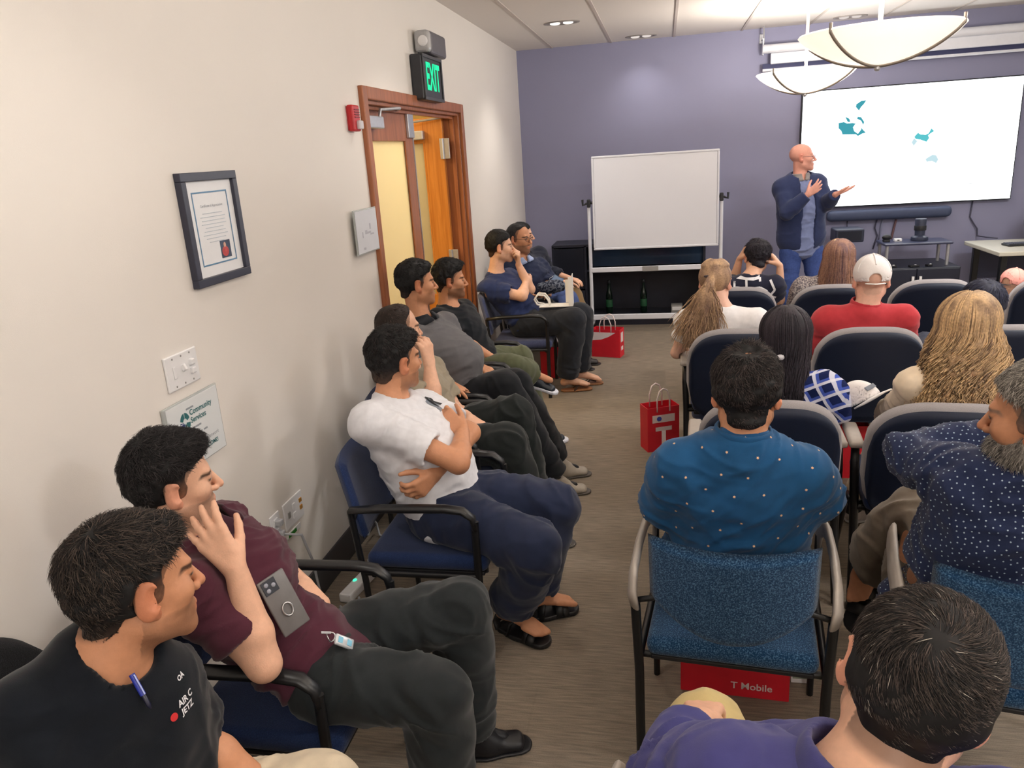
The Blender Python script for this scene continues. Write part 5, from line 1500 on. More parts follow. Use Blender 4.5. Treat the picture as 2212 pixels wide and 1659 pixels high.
        for q in 'LR':
            if kn[q] is None: continue
            d_ = nrm(kn[q] - hp[q]); c_ = nrm(an[q] - kn[q])
            fs.append((d_ + up * 0.3, 16, 5, am, (lambda V, q=q: np.exp(-(np.linalg.norm(V - hp[q] - (kn[q] - hp[q]) * 0.25, axis=1) / 0.16) ** 2))))
            fs.append((d_ - c_ * 0.6, 20, 5, am, (lambda V, q=q: np.exp(-(np.linalg.norm(V - kn[q], axis=1) / 0.14) ** 2))))
            fs.append((c_, 18, 6, am * 0.9, (lambda V, q=q: np.exp(-(np.linalg.norm(V - kn[q] - (an[q] - kn[q]) * 0.8, axis=1) / 0.16) ** 2))))
            fs.append((d_ * 0.4 + np.cross(d_, up), 12, 4, am * 0.4, None))
        o, V, Q = cloth('trousers', pr, cuts, TR['col'], max(0.008, hf * 0.8), limbs, TR.get('mat', M_cloth), fs, TR.get('shade'), 1.7)
        res['trousers'] = o; res['tV'] = V; res['tQ'] = Q
        FT = S.get('shoes')
        if FT:
            for q in 'LR':
                if kn[q] is None: continue
                a_, t_ = an[q], to[q]; f_ = nrm(t_ - a_ ); fh = nrm(V3(f_[0], f_[1], 0.0 if a_[2] < 0.2 else f_[2]))
                sd = nrm(np.cross(fh, V3(0, 0, 1))) if abs(fh[2]) < 0.95 else side
                dn = np.cross(sd, fh) ; dn = dn if dn @ (a_ - kn[q]) > 0 else -dn
                # flat sole line from heel to toe
                F_ = nrm(t_ - a_ - dn * ((t_ - a_) @ dn)); sole = a_ + dn * 0.075 * s
                if a_[2] < 0.2: sole = V3(a_[0], a_[1], S.get('floorz', 0.0) + 0.001)
                heel = sole - F_ * 0.055 * s; toe = sole + F_ * 0.195 * s
                fw = sd
                kind = FT.get('kind', 'shoe')
                F = Field(np.minimum(heel, toe) - 0.15, np.maximum(heel, toe) + 0.15, 0.006)
                if kind != 'sandal':
                    hi_ = -dn
                    F.op(econe(heel + hi_ * 0.035 + F_ * 0.03, sole + F_ * 0.05 + hi_ * 0.035, 0.034 * s, 0.036, 0.038 * s, 0.036, fw), 0.02)
                    F.op(econe(sole + F_ * 0.05 + hi_ * 0.032, toe - F_ * 0.045 + hi_ * 0.024, 0.040 * s, 0.034, 0.042 * s, 0.024, fw), 0.03)
                    F.op(rcone(a_ + hi_ * 0.02, sole + F_ * 0.06 + hi_ * 0.045, 0.044 * s, 0.034 * s), 0.03)
                    F.op(half(sole + hi_ * 0.008, dn), 0.004, 'i')
                    F.op(half(a_ + hi_ * FT.get('high', 0.02), hi_), 0.006, 'i')
                    V, Q = F.mesh(); V = relax(V, Q, 1, 0.4); me = np_mesh('shoe', V, Q); set_tint(me, np.tile(V3(FT['col']), (len(V), 1)))
                    o = link_mesh('shoe', me, M_shoe, root)
                    if 'lace' in FT:
                        lb = MB()
                        for i in range(4):
                            c_ = sole + F_ * (0.045 + i * 0.02) + hi_ * (0.083 - i * 0.009)
                            lb.tube([tuple(c_ - fw * 0.026 - hi_ * 0.008), tuple(c_), tuple(c_ + fw * 0.026 - hi_ * 0.008)], 0.0035, 6)
                        lb.build('laces', mat('lace_' + FT['lace'][0], FT['lace'][1], 0.8, nscale=80, namt=0.1), o, smooth=True)
                else:
                    o = root
                Fs = Field(np.minimum(heel, toe) - 0.08, np.maximum(heel, toe) + 0.08, 0.006)
                th_ = FT.get('sole', 0.012)
                hi_ = -dn
                Fs.op(econe(heel + F_ * 0.035 + hi_ * th_ * 0.5, sole + F_ * 0.05 + hi_ * th_ * 0.5, 0.037 * s, 0.06, 0.040 * s, 0.06, fw), 0.02)
                Fs.op(econe(sole + F_ * 0.05 + hi_ * th_ * 0.5, toe - F_ * 0.042 + hi_ * th_ * 0.5, 0.042 * s, 0.06, 0.046 * s, 0.06, fw), 0.03)
                Fs.op(half(sole, dn), 0.003, 'i'); Fs.op(half(sole + hi_ * th_, hi_), 0.003, 'i')
                V, Q = Fs.mesh(); V = relax(V, Q, 1, 0.3); me = np_mesh('sole', V, Q); set_tint(me, np.tile(V3(FT.get('solecol', FT['col'])), (len(V), 1)))
                so = link_mesh('sole' if kind != 'sandal' else 'sandal', me, M_shoe, o)
                if kind == 'sandal':
                    sb_ = MB()
                    for arc in FT['straps']:
                        pts_ = [tuple(sole + F_ * a * s + fw * b * s * (1 if q == 'R' else -1) + hi_ * c) for a, b, c in arc]
                        sb_.tube(pts_, FT.get('strapw', 0.008), 8, flat=0.35, up=tuple(hi_))
                    sb_.build('strap', mat('strap_' + FT['strapcol'][0], FT['strapcol'][1], 0.5, nscale=60, namt=0.08), so, smooth=True)
    # ---------------- hair
    HR = S.get('hair')
    if HR:
        build_hair(root, hd, R, hs, HR, hc, S.get('seed', 1), res)
    if S.get('beard'): build_beard(root, hd, R, hs, S['beard'], 5)
    if S.get('glasses'):
        gl = MB(); W = lambda x, y, z: tuple(hd + (R[0] * x + R[1] * y + R[2] * z) * hs)
        for sx in (-1, 1):
            gl.tube([W(sx * 0.033 + 0.022 * math.cos(a), 0.100 - 0.006 * math.cos(a) * sx, 0.002 + 0.016 * math.sin(a)) for a in np.linspace(0, 2 * PI, 20, endpoint=False)], 0.0016, 6, closed=True)
            gl.tube([W(sx * 0.055, 0.097, 0.006), W(sx * 0.078, 0.06, 0.006), W(sx * 0.083, 0.0, 0.006), W(sx * 0.083, -0.02, -0.005)], 0.0016, 6)
        gl.tube([W(-0.011, 0.106, 0.004), W(0, 0.109, 0.006), W(0.011, 0.106, 0.004)], 0.0016, 6)
        gl.build('glasses', mat('glasses_' + S['glasses'][0], S['glasses'][1], 0.35, nscale=40, namt=0.05), root, smooth=True)
    res['frame'] = (hd + O, R, hs); res['O'] = O; res['torso'] = (pel, nk, up, side, fwd)
    res['shs'] = shs; res['els'] = els; res['wrs'] = wrs; res['hp'] = hp; res['kn'] = kn; res['an'] = an
    return res

# ------------------------------------------------------------------ hair
def ribbons(paths, widths, nrmls):
    """many tapered strands as slim three sided prisms: paths [n,m,3]"""
    P = np.asarray(paths); n, m, _ = P.shape
    T = np.gradient(P, axis=1); T /= (np.linalg.norm(T, axis=2, keepdims=True) + 1e-9)
    Nn = np.repeat(np.asarray(nrmls)[:, None, :], m, 1)
    Sd = np.cross(T, Nn); Sd /= (np.linalg.norm(Sd, axis=2, keepdims=True) + 1e-9)
    Nu = np.cross(Sd, T)
    tp = np.concatenate([np.full(m - 2, 1.0), [0.7, 0.15]])[None, :, None]
    w = np.asarray(widths)[:, None, None] * tp
    a = P - Sd * w; b = P + Sd * w; c = P + Nu * w * 0.7
    V = np.stack([a, b, c], 2).reshape(-1, 3)
    base = (np.arange(n) * m * 3)[:, None]; Qs = []
    for i in range(m - 1):
        for k in range(3):
            l = (k + 1) % 3
            Qs.append(base + np.array([[i * 3 + k, i * 3 + l, (i + 1) * 3 + l, (i + 1) * 3 + k]]))
    return V, np.concatenate(Qs)

def build_beard(root, c, R, s, BD, seed):
    rng = np.random.default_rng(seed); h = BD.get('h', 0.004)
    G = Field(c - 0.17 * s, c + 0.17 * s, h)
    for p_, k_ in head_prims(c, R, s, ears=False)[0]: G.op(p_, k_ * s)
    X, Y, Z = G.ax[0][:, None, None], G.ax[1][None, :, None], G.ax[2][None, None, :]
    px, py, pz = X - c[0], Y - c[1], Z - c[2]
    x = (px * R[0][0] + py * R[0][1] + pz * R[0][2]) / s; y = (px * R[1][0] + py * R[1][1] + pz * R[1][2]) / s; z = (px * R[2][0] + py * R[2][1] + pz * R[2][2]) / s
    zl = np.interp(y, [-0.02, 0.0, 0.02, 0.05, 0.08, 0.1], [-0.035, -0.012, -0.035, -0.052, -0.044, -0.042])
    t_ = BD.get('t', 0.010); F = G.F - (t_ * np.clip((zl - z) / 0.03, 0.15, 1) * s)
    F = np.maximum(F, (z - zl) * s * 0.8); F = np.maximum(F, (0.006 - y) * s * 0.8)
    lips = (np.sqrt((x / 0.024) ** 2 + ((y - 0.095) / 0.03) ** 2 + ((z + 0.0665) / 0.008) ** 2) - 1) * 0.008 * s
    F = np.maximum(F, -lips); F = np.maximum(F, (-0.135 - z) * s)
    V, Q = surface_nets(F.astype(np.float32), G.ax)
    V = relax(V, Q, 1, 0.4); N = normals(V, Q); D = (V - c) / s
    V = V + N * (vnoise(D * 60) * 0.0025 * s)[:, None]
    me = np_mesh('beard', V, Q); col = V3(BD['col']); col2 = V3(BD['col2']); u = (vnoise(D * 70) * 0.5 + 0.5)[:, None]
    set_tint(me, col * (1 - u) + col2 * u); o = link_mesh('beard', me, M_hair, root)
    n = BD.get('n', 5000); fi = rng.integers(0, len(Q), n); q = Q[fi]; P0 = V[q].mean(1); NN = N[q[:, 0]]
    fl = -R[2] * 0.8 + R[1] * 0.3 + NN * 0.45 + rng.normal(0, 0.3, (n, 3)); fl /= np.linalg.norm(fl, axis=1, keepdims=True)
    L = 0.014 * s * (0.5 + rng.random(n)); paths = np.stack([P0 + fl * (L * tv)[:, None] - R[2] * (L * 0.3 * tv * tv)[:, None] for tv in np.linspace(0, 1, 4)], 1)
    VV, QQ = ribbons(paths, 0.0006 * s * (0.7 + 0.6 * rng.random(n)), NN); me = np_mesh('strands', VV, QQ); u = rng.random((n, 1))
    set_tint(me, np.repeat(col * (1 - u) + col2 * u, 12, 0)); link_mesh('strands', me, M_hair, o)

def build_hair(root, c, R, s, HR, hc, seed, res):
    rng = np.random.default_rng(seed)
    kind = HR.get('kind', 'short'); t = HR.get('t', 0.012)
    W = lambda x, y, z: c + (R[0] * x + R[1] * y + R[2] * z) * s
    line = LINE[HR.get('line', 'short')]
    h = HR.get('h', 0.005)
    # base mass
    F = Field(c - 0.19 * s, c + 0.19 * s, h)
    tt = HR.get('top', t)
    F.op(ellip(W(0, -0.014, 0.034 + (tt - t) * 0.5), V3(0.077 + t, 0.096 + t, 0.082 + tt) * s, R), 0.01)
    F.op(ellip(W(0, -0.040, -0.02), V3(0.066 + t * 0.8, 0.062 + t * 0.8, 0.070) * s, R), 0.03)
    F.op(ellip(W(0, -0.02, 0.0), V3(0.0735 + t * 0.55, 0.05, 0.05) * s, R), 0.02)
    if HR.get('quiff'): F.op(ellip(W(0, 0.058, 0.092), V3(0.055, 0.035, HR['quiff']) * s, R), 0.03)
    def cutfn(X, Y, Z):
        y, z, x, yl = hair_cut(X, Y, Z, c, R, s, line)
        yl = yl - 0.9 * np.maximum(np.abs(x) - 0.045, 0) * np.clip((z - 0.008) / 0.04, 0, 1)
        return (y - yl) * s * 0.8
    F.op((V3(-9, -9, -9), V3(9, 9, 9), cutfn), 0.008, 'i')
    for sx in (-1, 1):
        F.op(ellip(W(sx * 0.092, -0.017, -0.008), V3(0.026, 0.023, 0.041) * s, R), 0.005, 's')
    G = Field(c - 0.19 * s, c + 0.19 * s, h)
    for p_, k_ in head_prims(c, R, s, ears=False)[0]: G.op(p_, k_ * s)
    G.op(rcone(W(0, -0.022, -0.05), W(0, -0.045, -0.16), 0.054 * s, 0.058 * s), 0.03)
    Xg, Yg, Zg = G.ax[0][:, None, None], G.ax[1][None, :, None], G.ax[2][None, None, :]
    zl = ((Xg - c[0]) * R[2][0] + (Yg - c[1]) * R[2][1] + (Zg - c[2]) * R[2][2]) / s
    yl_ = ((Xg - c[0]) * R[1][0] + (Yg - c[1]) * R[1][1] + (Zg - c[2]) * R[1][2]) / s
    lim = (0.0035 + (max(tt, HR.get('quiff', 0.0) * 0.9) + 0.004) * np.clip((zl + 0.035) / 0.09, 0, 1) + 0.006 * np.clip(-yl_ / 0.05, 0, 1)) * s
    ed_ = np.interp(zl, *zip(*line)) - yl_; lim = lim * (0.22 + 0.78 * np.clip(ed_ / HR.get('taper', 0.03), 0, 1))
    F.F = np.maximum(F.F, (G.F - lim).astype(np.float32))
    if HR.get('crown'):   # thin patch on the crown
        F.op(ellip(W(HR.get('cx', 0.0), HR.get('cy', -0.06), 0.128 + HR.get('cz', 0.0)), V3(0.038, 0.042, HR['crown']) * s, R), 0.02, 's')
    if HR.get('topoff'):
        F.op(ellip(W(0, 0.03, 0.10), V3(*HR['topoff']) * s, R), 0.015, 's')
    V, Q = F.mesh(); V = relax(V, Q, 1, 0.4); N = normals(V, Q)
    D = (V - c) / s
    V = V + N * (vnoise(D * 55 + seed) * HR.get('rough', 0.003) + vnoise(D * 22 + seed) * HR.get('rough', 0.003))[:, None] * s
    hc2 = V3(HR.get('col2', hc * 3.2 + 0.012))  # lighter default strands put highlights into the colour of dark hair
    me = np_mesh('hair', V, Q)
    fade = HR.get('fade', 0.0)
    z = D @ R[2]
    Cb = np.tile(hc, (len(V), 1)) * (0.75 + 0.5 * (vnoise(D * 80) * 0.5 + 0.5))[:, None]
    if fade:
        w = np.clip((HR.get('fadez', 0.005) - z) / 0.05, 0, 1)[:, None] * fade
        Cb = Cb * (1 - w) + (hc * 0.5 + V3(HR.get('fadecol', rgb(120, 90, 72))) * 0.5) * w
    yv = D @ R[1]; w = (np.clip((0.035 - z) / 0.05, 0, 1) * np.clip((yv + 0.02) / 0.02, 0, 1) * 0.55)[:, None]
    Cb = Cb * (1 - w) + V3(HR.get('skin', rgb(176, 124, 96))) * w
    set_tint(me, Cb)
    o = link_mesh('hair', me, M_hair, root)
    res['hair'] = o
    # strands over the mass
    n = HR.get('n', 2500); L = HR.get('len', 0.022)
    ns = 4
    fi = rng.integers(0, len(Q), n); q = Q[fi]; u = rng.random((n, 2))
    P0 = (V[q[:, 0]] * ((1 - u[:, :1]) * (1 - u[:, 1:])) + V[q[:, 1]] * (u[:, :1] * (1 - u[:, 1:])) + V[q[:, 2]] * (u[:, :1] * u[:, 1:]) + V[q[:, 3]] * ((1 - u[:, :1]) * u[:, 1:]))
    NN = N[q[:, 0]]
    if HR.get('crown'):
        dc = np.linalg.norm((P0 - W(HR.get('cx', 0.0), HR.get('cy', -0.06), 0.112)) / s, axis=1); kp = (dc > 0.03) | (rng.random(n) < 0.25)
        P0 = P0[kp]; NN = NN[kp]; n = len(P0)
    D0 = (P0 - c) / s; z0 = D0 @ R[2]; y0 = D0 @ R[1]; x0 = D0 @ R[0]
    # flow: away from the whorl on the crown
    wh = V3(HR.get('whorl', (0.015, -0.06, 0.11)))
    wv = W(*wh); fl = P0 - wv
    fl = fl - NN * (fl * NN).sum(1, keepdims=True); fl /= (np.linalg.norm(fl, axis=1, keepdims=True) + 1e-9)
    tw = np.cross(NN, fl); fl = fl + tw * HR.get('swirl', 0.35); 
    fl = fl + rng.normal(0, HR.get('mess', 0.35), fl.shape) + vnoise(D0 * 30)[:, None] * tw * HR.get('wave', 0.5)
    fl = fl - NN * (fl * NN).sum(1, keepdims=True); fl /= (np.linalg.norm(fl, axis=1, keepdims=True) + 1e-9)
    LL = L * s * (0.6 + 0.8 * rng.random(n)); LL = LL * np.where((np.abs(x0) > 0.05) & (z0 < 0.055) & (z0 > -0.06) & (np.abs(y0 + 0.01) < 0.05), 0.35, 1.0)
    zs_, ys_ = zip(*line); edge = np.interp(z0, zs_, ys_) - y0
    LL = LL * np.clip((z0 + 0.04) / 0.11, HR.get('minlen', 0.5), 1) * np.clip(edge / 0.04, 0.3, 1)
    lift = HR.get('lift', 0.35)
    tsteps = np.linspace(0, 1, ns + 1)
    paths = np.stack([P0 - NN * 0.002 + fl * (LL * tv)[:, None] + NN * (LL * lift * (tv - 0.75 * tv * tv))[:, None] for tv in tsteps], 1)
    VV, QQ = ribbons(paths, HR.get('w', 0.0011) * s * (0.7 + 0.6 * rng.random(n)), NN)
    me = np_mesh('strands', VV, QQ)
    base = hc * 1.0
    mixv = rng.random(n)[:, None] ** 2
    Cs = base * (1 - mixv) + hc2 * mixv
    if HR.get('grey'):
        gm = (rng.random(n) < HR['grey'])[:, None]; Cs = np.where(gm, V3(HR.get('greycol', rgb(150, 146, 142))), Cs)
    set_tint(me, np.repeat(Cs, (ns + 1) * 3, 0))
    link_mesh('strands', me, M_hair, o)
    return o
POSE = {
 'P3': dict(pel=(-0.850, 2.660, 0.550), neck=(-1.056, 2.690, 0.982), head=(-1.026, 2.720, 1.123), shR=(-1.081, 2.520, 0.947), shL=(-0.979, 2.850, 0.889), elR=(-0.743, 2.500, 0.791), wrR=(-0.767, 2.680, 0.845), elL=(-0.767, 2.780, 0.802), wrL=(-0.840, 2.520, 0.739), knR=(-0.462, 2.450, 0.482), knL=(-0.438, 2.720, 0.517), anR=(-0.626, 2.622, 0.090), anL=(-0.543, 2.720, 0.090), toR=(-0.492, 2.556, 0.020), toL=(-0.433, 2.770, 0.020)),
 'P2': dict(pel=(-0.923, 1.660, 0.545), neck=(-1.189, 1.600, 0.966), head=(-1.216, 1.570, 1.126), shR=(-1.110, 1.440, 0.901), shL=(-1.246, 1.760, 0.896), elR=(-0.954, 1.420, 0.718), wrR=(-1.009, 1.460, 0.957), elL=(-1.203, 1.880, 0.734), wrL=(-1.051, 1.820, 0.691), knR=(-0.593, 1.600, 0.521), knL=(-0.599, 1.900, 0.589), anR=(-0.608, 1.620, 0.164), anL=(-0.620, 1.950, 0.111), toR=(-0.500, 1.700, 0.064), toL=(-0.491, 2.000, 0.025)),
 'P1': dict(pel=(-1.080, 1.020, 0.540), neck=(-0.996, 1.020, 1.052), head=(-0.948, 1.070, 1.153), shR=(-1.066, 0.900, 0.998), shL=(-1.023, 1.150, 0.852), elL=(-0.936, 1.120, 0.751), wrL=(-0.826, 1.140, 0.652), elR=(-0.920, 0.720, 0.660), wrR=(-0.680, 0.820, 0.580), knL=(-0.709, 1.160, 0.599), knR=(-0.666, 0.980, 0.648), anL=(-0.620, 1.200, 0.100), toL=(-0.460, 1.250, 0.050), anR=(-0.600, 0.950, 0.100), toR=(-0.450, 0.980, 0.050)),
 'P4': dict(pel=(-1.080, 3.360, 0.550), neck=(-1.227, 3.360, 0.922), head=(-1.234, 3.370, 1.097), shR=(-1.227, 3.200, 0.878), shL=(-1.150, 3.530, 0.849), elR=(-1.046, 3.200, 0.793), wrR=(-1.071, 3.280, 0.943), elL=(-1.029, 3.500, 0.639), wrL=(-0.919, 3.350, 0.656), knL=(-0.735, 3.500, 0.627), knR=(-0.729, 3.250, 0.567), anL=(-0.634, 3.500, 0.116), anR=(-0.614, 3.280, 0.127), toR=(-0.479, 3.350, 0.044), toL=(-0.505, 3.600, 0.043)),
 'P5': dict(pel=(-1.120, 3.950, 0.560), neck=(-1.332, 3.970, 1.016), head=(-1.331, 3.990, 1.213), shR=(-1.351, 3.800, 0.940), shL=(-1.236, 4.130, 0.952), elR=(-1.299, 3.780, 0.752), wrR=(-1.129, 3.720, 0.730), elL=(-1.195, 4.150, 0.698), wrL=(-1.057, 4.100, 0.711), knR=(-0.860, 3.860, 0.660), knL=(-0.840, 4.080, 0.600), anR=(-0.600, 3.900, 0.150), anL=(-0.620, 4.150, 0.120), toR=(-0.450, 3.960, 0.055), toL=(-0.480, 4.200, 0.050)),
 'P6': dict(pel=(-1.140, 4.550, 0.560), neck=(-1.336, 4.550, 0.977), head=(-1.307, 4.570, 1.133), shR=(-1.358, 4.400, 0.922), shL=(-1.275, 4.700, 0.915), elR=(-1.205, 4.380, 0.779), wrR=(-1.055, 4.450, 0.665), elL=(-1.238, 4.720, 0.663), wrL=(-1.137, 4.600, 0.616), knR=(-0.930, 4.420, 0.600), knL=(-0.930, 4.740, 0.570), anR=(-0.829, 4.580, 0.518), anL=(-0.830, 4.720, 0.100), toR=(-0.641, 4.560, 0.455), toL=(-0.670, 4.740, 0.050)),
 'P7': dict(pel=(-1.080, 5.950, 0.560), neck=(-1.330, 5.950, 0.957), head=(-1.272, 5.960, 1.162), shR=(-1.372, 5.800, 0.855), shL=(-1.243, 6.100, 0.892), elR=(-1.084, 5.780, 0.796), wrR=(-1.084, 5.950, 0.868), elL=(-1.058, 6.000, 0.810), wrL=(-1.136, 5.980, 1.012), knR=(-0.697, 5.800, 0.599), knL=(-0.657, 6.000, 0.592), anR=(-0.768, 5.850, 0.174), anL=(-0.693, 6.020, 0.183), toR=(-0.554, 5.900, 0.072), toL=(-0.516, 6.050, 0.114)),
 'P8': dict(pel=(-1.100, 6.600, 0.560), neck=(-1.231, 6.600, 0.972), head=(-1.232, 6.600, 1.152), shR=(-1.380, 6.500, 0.911), shL=(-1.095, 6.750, 0.884), elR=(-1.290, 6.400, 0.744), wrR=(-1.103, 6.350, 0.688), elL=(-1.010, 6.700, 0.765), wrL=(-0.996, 6.450, 0.727), knR=(-0.877, 6.400, 0.589), knL=(-0.838, 6.600, 0.589), anR=(-0.800, 6.450, 0.120), anL=(-0.760, 6.620, 0.120), toR=(-0.640, 6.460, 0.050), toL=(-0.600, 6.640, 0.050)),
 'P10': dict(pel=(1.300, 7.900, 0.950), neck=(1.267, 7.900, 1.485), head=(1.280, 7.900, 1.653), shR=(1.105, 7.850, 1.390), shL=(1.433, 7.950, 1.410), elR=(1.126, 7.650, 1.168), wrR=(1.295, 7.600, 1.331), elL=(1.498, 7.800, 1.223), wrL=(1.535, 7.600, 1.318), knR=(1.200, 7.840, 0.510), knL=(1.450, 7.880, 0.510), anR=(1.220, 7.850, 0.100), anL=(1.500, 7.900, 0.100), toR=(1.200, 7.710, 0.040), toL=(1.530, 7.760, 0.040)),
 'R9': dict(neck=(0.215, 2.100, 1.053), head=(0.225, 2.140, 1.171), pel=(0.221, 2.270, 0.550), shL=(0.032, 2.110, 0.955), elL=(-0.009, 2.220, 0.748), wrL=(0.091, 2.420, 0.708), knL=(0.126, 2.703, 0.550), anL=(0.117, 2.724, 0.100), toL=(0.122, 2.864, 0.050), shR=(0.386, 2.110, 0.937), elR=(0.456, 2.220, 0.801), wrR=(0.356, 2.420, 0.761), knR=(0.346, 2.696, 0.550), anR=(0.357, 2.715, 0.100), toR=(0.362, 2.855, 0.050)),
 'R10': dict(neck=(0.894, 1.900, 1.064), head=(0.868, 1.900, 1.185), pel=(0.836, 2.078, 0.550), shL=(0.757, 1.930, 0.994), elL=(0.671, 2.130, 0.991), wrL=(0.893, 2.140, 1.044), knL=(0.804, 2.420, 0.673), anL=(0.667, 2.500, 0.391), toL=(0.641, 2.460, 0.315), shR=(1.044, 1.926, 1.009), elR=(1.085, 2.032, 0.759), wrR=(0.978, 2.219, 0.699), knR=(0.885, 2.519, 0.550), anR=(0.892, 2.541, 0.100), toR=(0.873, 2.679, 0.050)),
 'R11': dict(neck=(0.236, 0.800, 1.083), head=(0.306, 0.880, 1.195), pel=(0.170, 1.050, 0.530), shL=(0.076, 0.830, 1.055), elL=(0.016, 1.020, 0.855), wrL=(0.069, 1.330, 0.733), knL=(0.090, 1.475, 0.583), anL=(0.100, 1.530, 0.100), toL=(0.090, 1.670, 0.050), shR=(0.390, 0.780, 1.042), elR=(0.478, 0.908, 0.806), wrR=(0.391, 1.105, 0.746), knR=(0.360, 1.400, 0.550), anR=(0.339, 1.474, 0.100), toR=(0.334, 1.614, 0.050)),
 'R4': dict(neck=(1.053, 4.300, 0.954), head=(1.076, 4.320, 1.099), pel=(1.059, 4.400, 0.550), shL=(0.869, 4.310, 0.899), elL=(0.819, 4.412, 0.649), wrL=(0.909, 4.608, 0.589), knL=(0.971, 4.835, 0.550), anL=(0.962, 4.856, 0.100), toL=(0.970, 4.995, 0.050), shR=(1.238, 4.290, 0.899), elR=(1.298, 4.387, 0.649), wrR=(1.229, 4.591, 0.589), knR=(1.191, 4.824, 0.550), anR=(1.202, 4.843, 0.100), toR=(1.209, 4.983, 0.050)),
 'R3': dict(neck=(0.316, 4.350, 0.949), head=(0.279, 4.400, 1.098), pel=(0.324, 4.450, 0.550), shL=(0.131, 4.366, 0.894), elL=(0.068, 4.420, 0.687), wrL=(0.168, 4.620, 0.637), knL=(0.252, 4.888, 0.550), anL=(0.244, 4.908, 0.100), toL=(0.256, 5.048, 0.050), shR=(0.500, 4.334, 0.894), elR=(0.563, 4.429, 0.644), wrR=(0.501, 4.635, 0.584), knR=(0.471, 4.868, 0.550), anR=(0.483, 4.887, 0.100), toR=(0.495, 5.027, 0.050)),
 'R8': dict(neck=(1.158, 3.100, 0.952), head=(1.136, 3.150, 1.105), pel=(1.167, 3.200, 0.550), shL=(0.974, 3.116, 0.897), elL=(0.966, 3.250, 0.767), wrL=(0.948, 3.460, 0.624), knL=(1.095, 3.638, 0.550), anL=(0.929, 3.700, 0.087), toL=(1.099, 3.798, 0.050), shR=(1.343, 3.084, 0.897), elR=(1.406, 3.179, 0.647), wrR=(1.344, 3.385, 0.587), knR=(1.314, 3.618, 0.550), anR=(1.137, 3.600, 0.056), toR=(1.338, 3.777, 0.050)),
 'R5': dict(neck=(0.479, 3.200, 0.910), head=(0.489, 3.250, 1.055), pel=(0.487, 3.300, 0.550), shL=(0.314, 3.214, 0.855), elL=(0.268, 3.319, 0.605), wrL=(0.365, 3.511, 0.545), knL=(0.415, 3.738, 0.550), anL=(0.407, 3.758, 0.100), toL=(0.419, 3.898, 0.050), shR=(0.643, 3.186, 0.855), elR=(0.686, 3.200, 0.767), wrR=(0.644, 3.487, 0.545), knR=(0.634, 3.718, 0.550), anR=(0.646, 3.737, 0.100), toR=(0.658, 3.877, 0.050)),
 'R1': dict(neck=(0.587, 5.550, 0.924), head=(0.641, 5.650, 1.044), pel=(0.587, 5.650, 0.550), shL=(0.427, 5.550, 0.869), elL=(0.496, 5.750, 0.860), wrL=(0.525, 5.680, 1.037), knL=(0.477, 6.080, 0.550), anL=(0.467, 6.100, 0.100), toL=(0.467, 6.240, 0.050), shR=(0.747, 5.550, 0.869), elR=(0.798, 5.600, 0.751), wrR=(0.792, 5.600, 0.993), knR=(0.697, 6.080, 0.550), anR=(0.707, 6.100, 0.100), toR=(0.707, 6.240, 0.050)),
 'R2': dict(neck=(1.117, 5.600, 0.898), head=(1.177, 5.600, 1.024), pel=(1.117, 5.700, 0.550), shL=(0.947, 5.600, 0.843), elL=(0.892, 5.700, 0.593), wrL=(0.972, 5.900, 0.533), knL=(1.007, 6.130, 0.550), anL=(0.997, 6.150, 0.100), toL=(0.997, 6.290, 0.050), shR=(1.287, 5.600, 0.843), elR=(1.342, 5.700, 0.593), wrR=(1.262, 5.900, 0.533), knR=(1.227, 6.130, 0.550), anR=(1.237, 6.150, 0.100), toR=(1.237, 6.290, 0.050)),
 'R6': dict(neck=(1.691, 4.470, 0.734), head=(1.691, 4.500, 0.899), pel=(1.691, 4.570, 0.530), shL=(1.531, 4.470, 0.679), elL=(1.476, 4.570, 0.429), wrL=(1.556, 4.770, 0.369), knL=(1.581, 5.000, 0.550), anL=(1.571, 5.020, 0.100), toL=(1.571, 5.160, 0.050), shR=(1.851, 4.470, 0.679), elR=(1.906, 4.570, 0.429), wrR=(1.826, 4.770, 0.369), knR=(1.801, 5.000, 0.550), anR=(1.811, 5.020, 0.100), toR=(1.811, 5.160, 0.050)),
 'R7': dict(neck=(2.335, 5.700, 0.651), head=(2.335, 5.720, 0.791), pel=(2.335, 5.800, 0.500), shL=(2.205, 5.700, 0.596), elL=(2.150, 5.800, 0.346), wrL=(2.230, 6.000, 0.286), knL=(2.225, 6.230, 0.550), anL=(2.215, 6.250, 0.100), toL=(2.215, 6.390, 0.050), shR=(2.465, 5.700, 0.596), elR=(2.520, 5.800, 0.346), wrR=(2.440, 6.000, 0.286), knR=(2.445, 6.230, 0.550), anR=(2.455, 6.250, 0.100), toR=(2.455, 6.390, 0.050)),
 'P9': dict(pel=(-1.120, 7.200, 0.560), neck=(-1.327, 7.200, 0.926), head=(-1.316, 7.200, 1.117), shR=(-1.280, 7.030, 0.930), shL=(-1.200, 7.380, 0.920), elR=(-1.150, 6.950, 0.720), wrR=(-0.920, 7.050, 0.680), elL=(-1.120, 7.420, 0.720), wrL=(-0.900, 7.300, 0.680), knR=(-0.932, 7.080, 0.542), knL=(-0.881, 7.300, 0.499), anR=(-0.820, 7.100, 0.120), anL=(-0.760, 7.300, 0.120), toR=(-0.660, 7.120, 0.050), toL=(-0.600, 7.300, 0.050)),
}
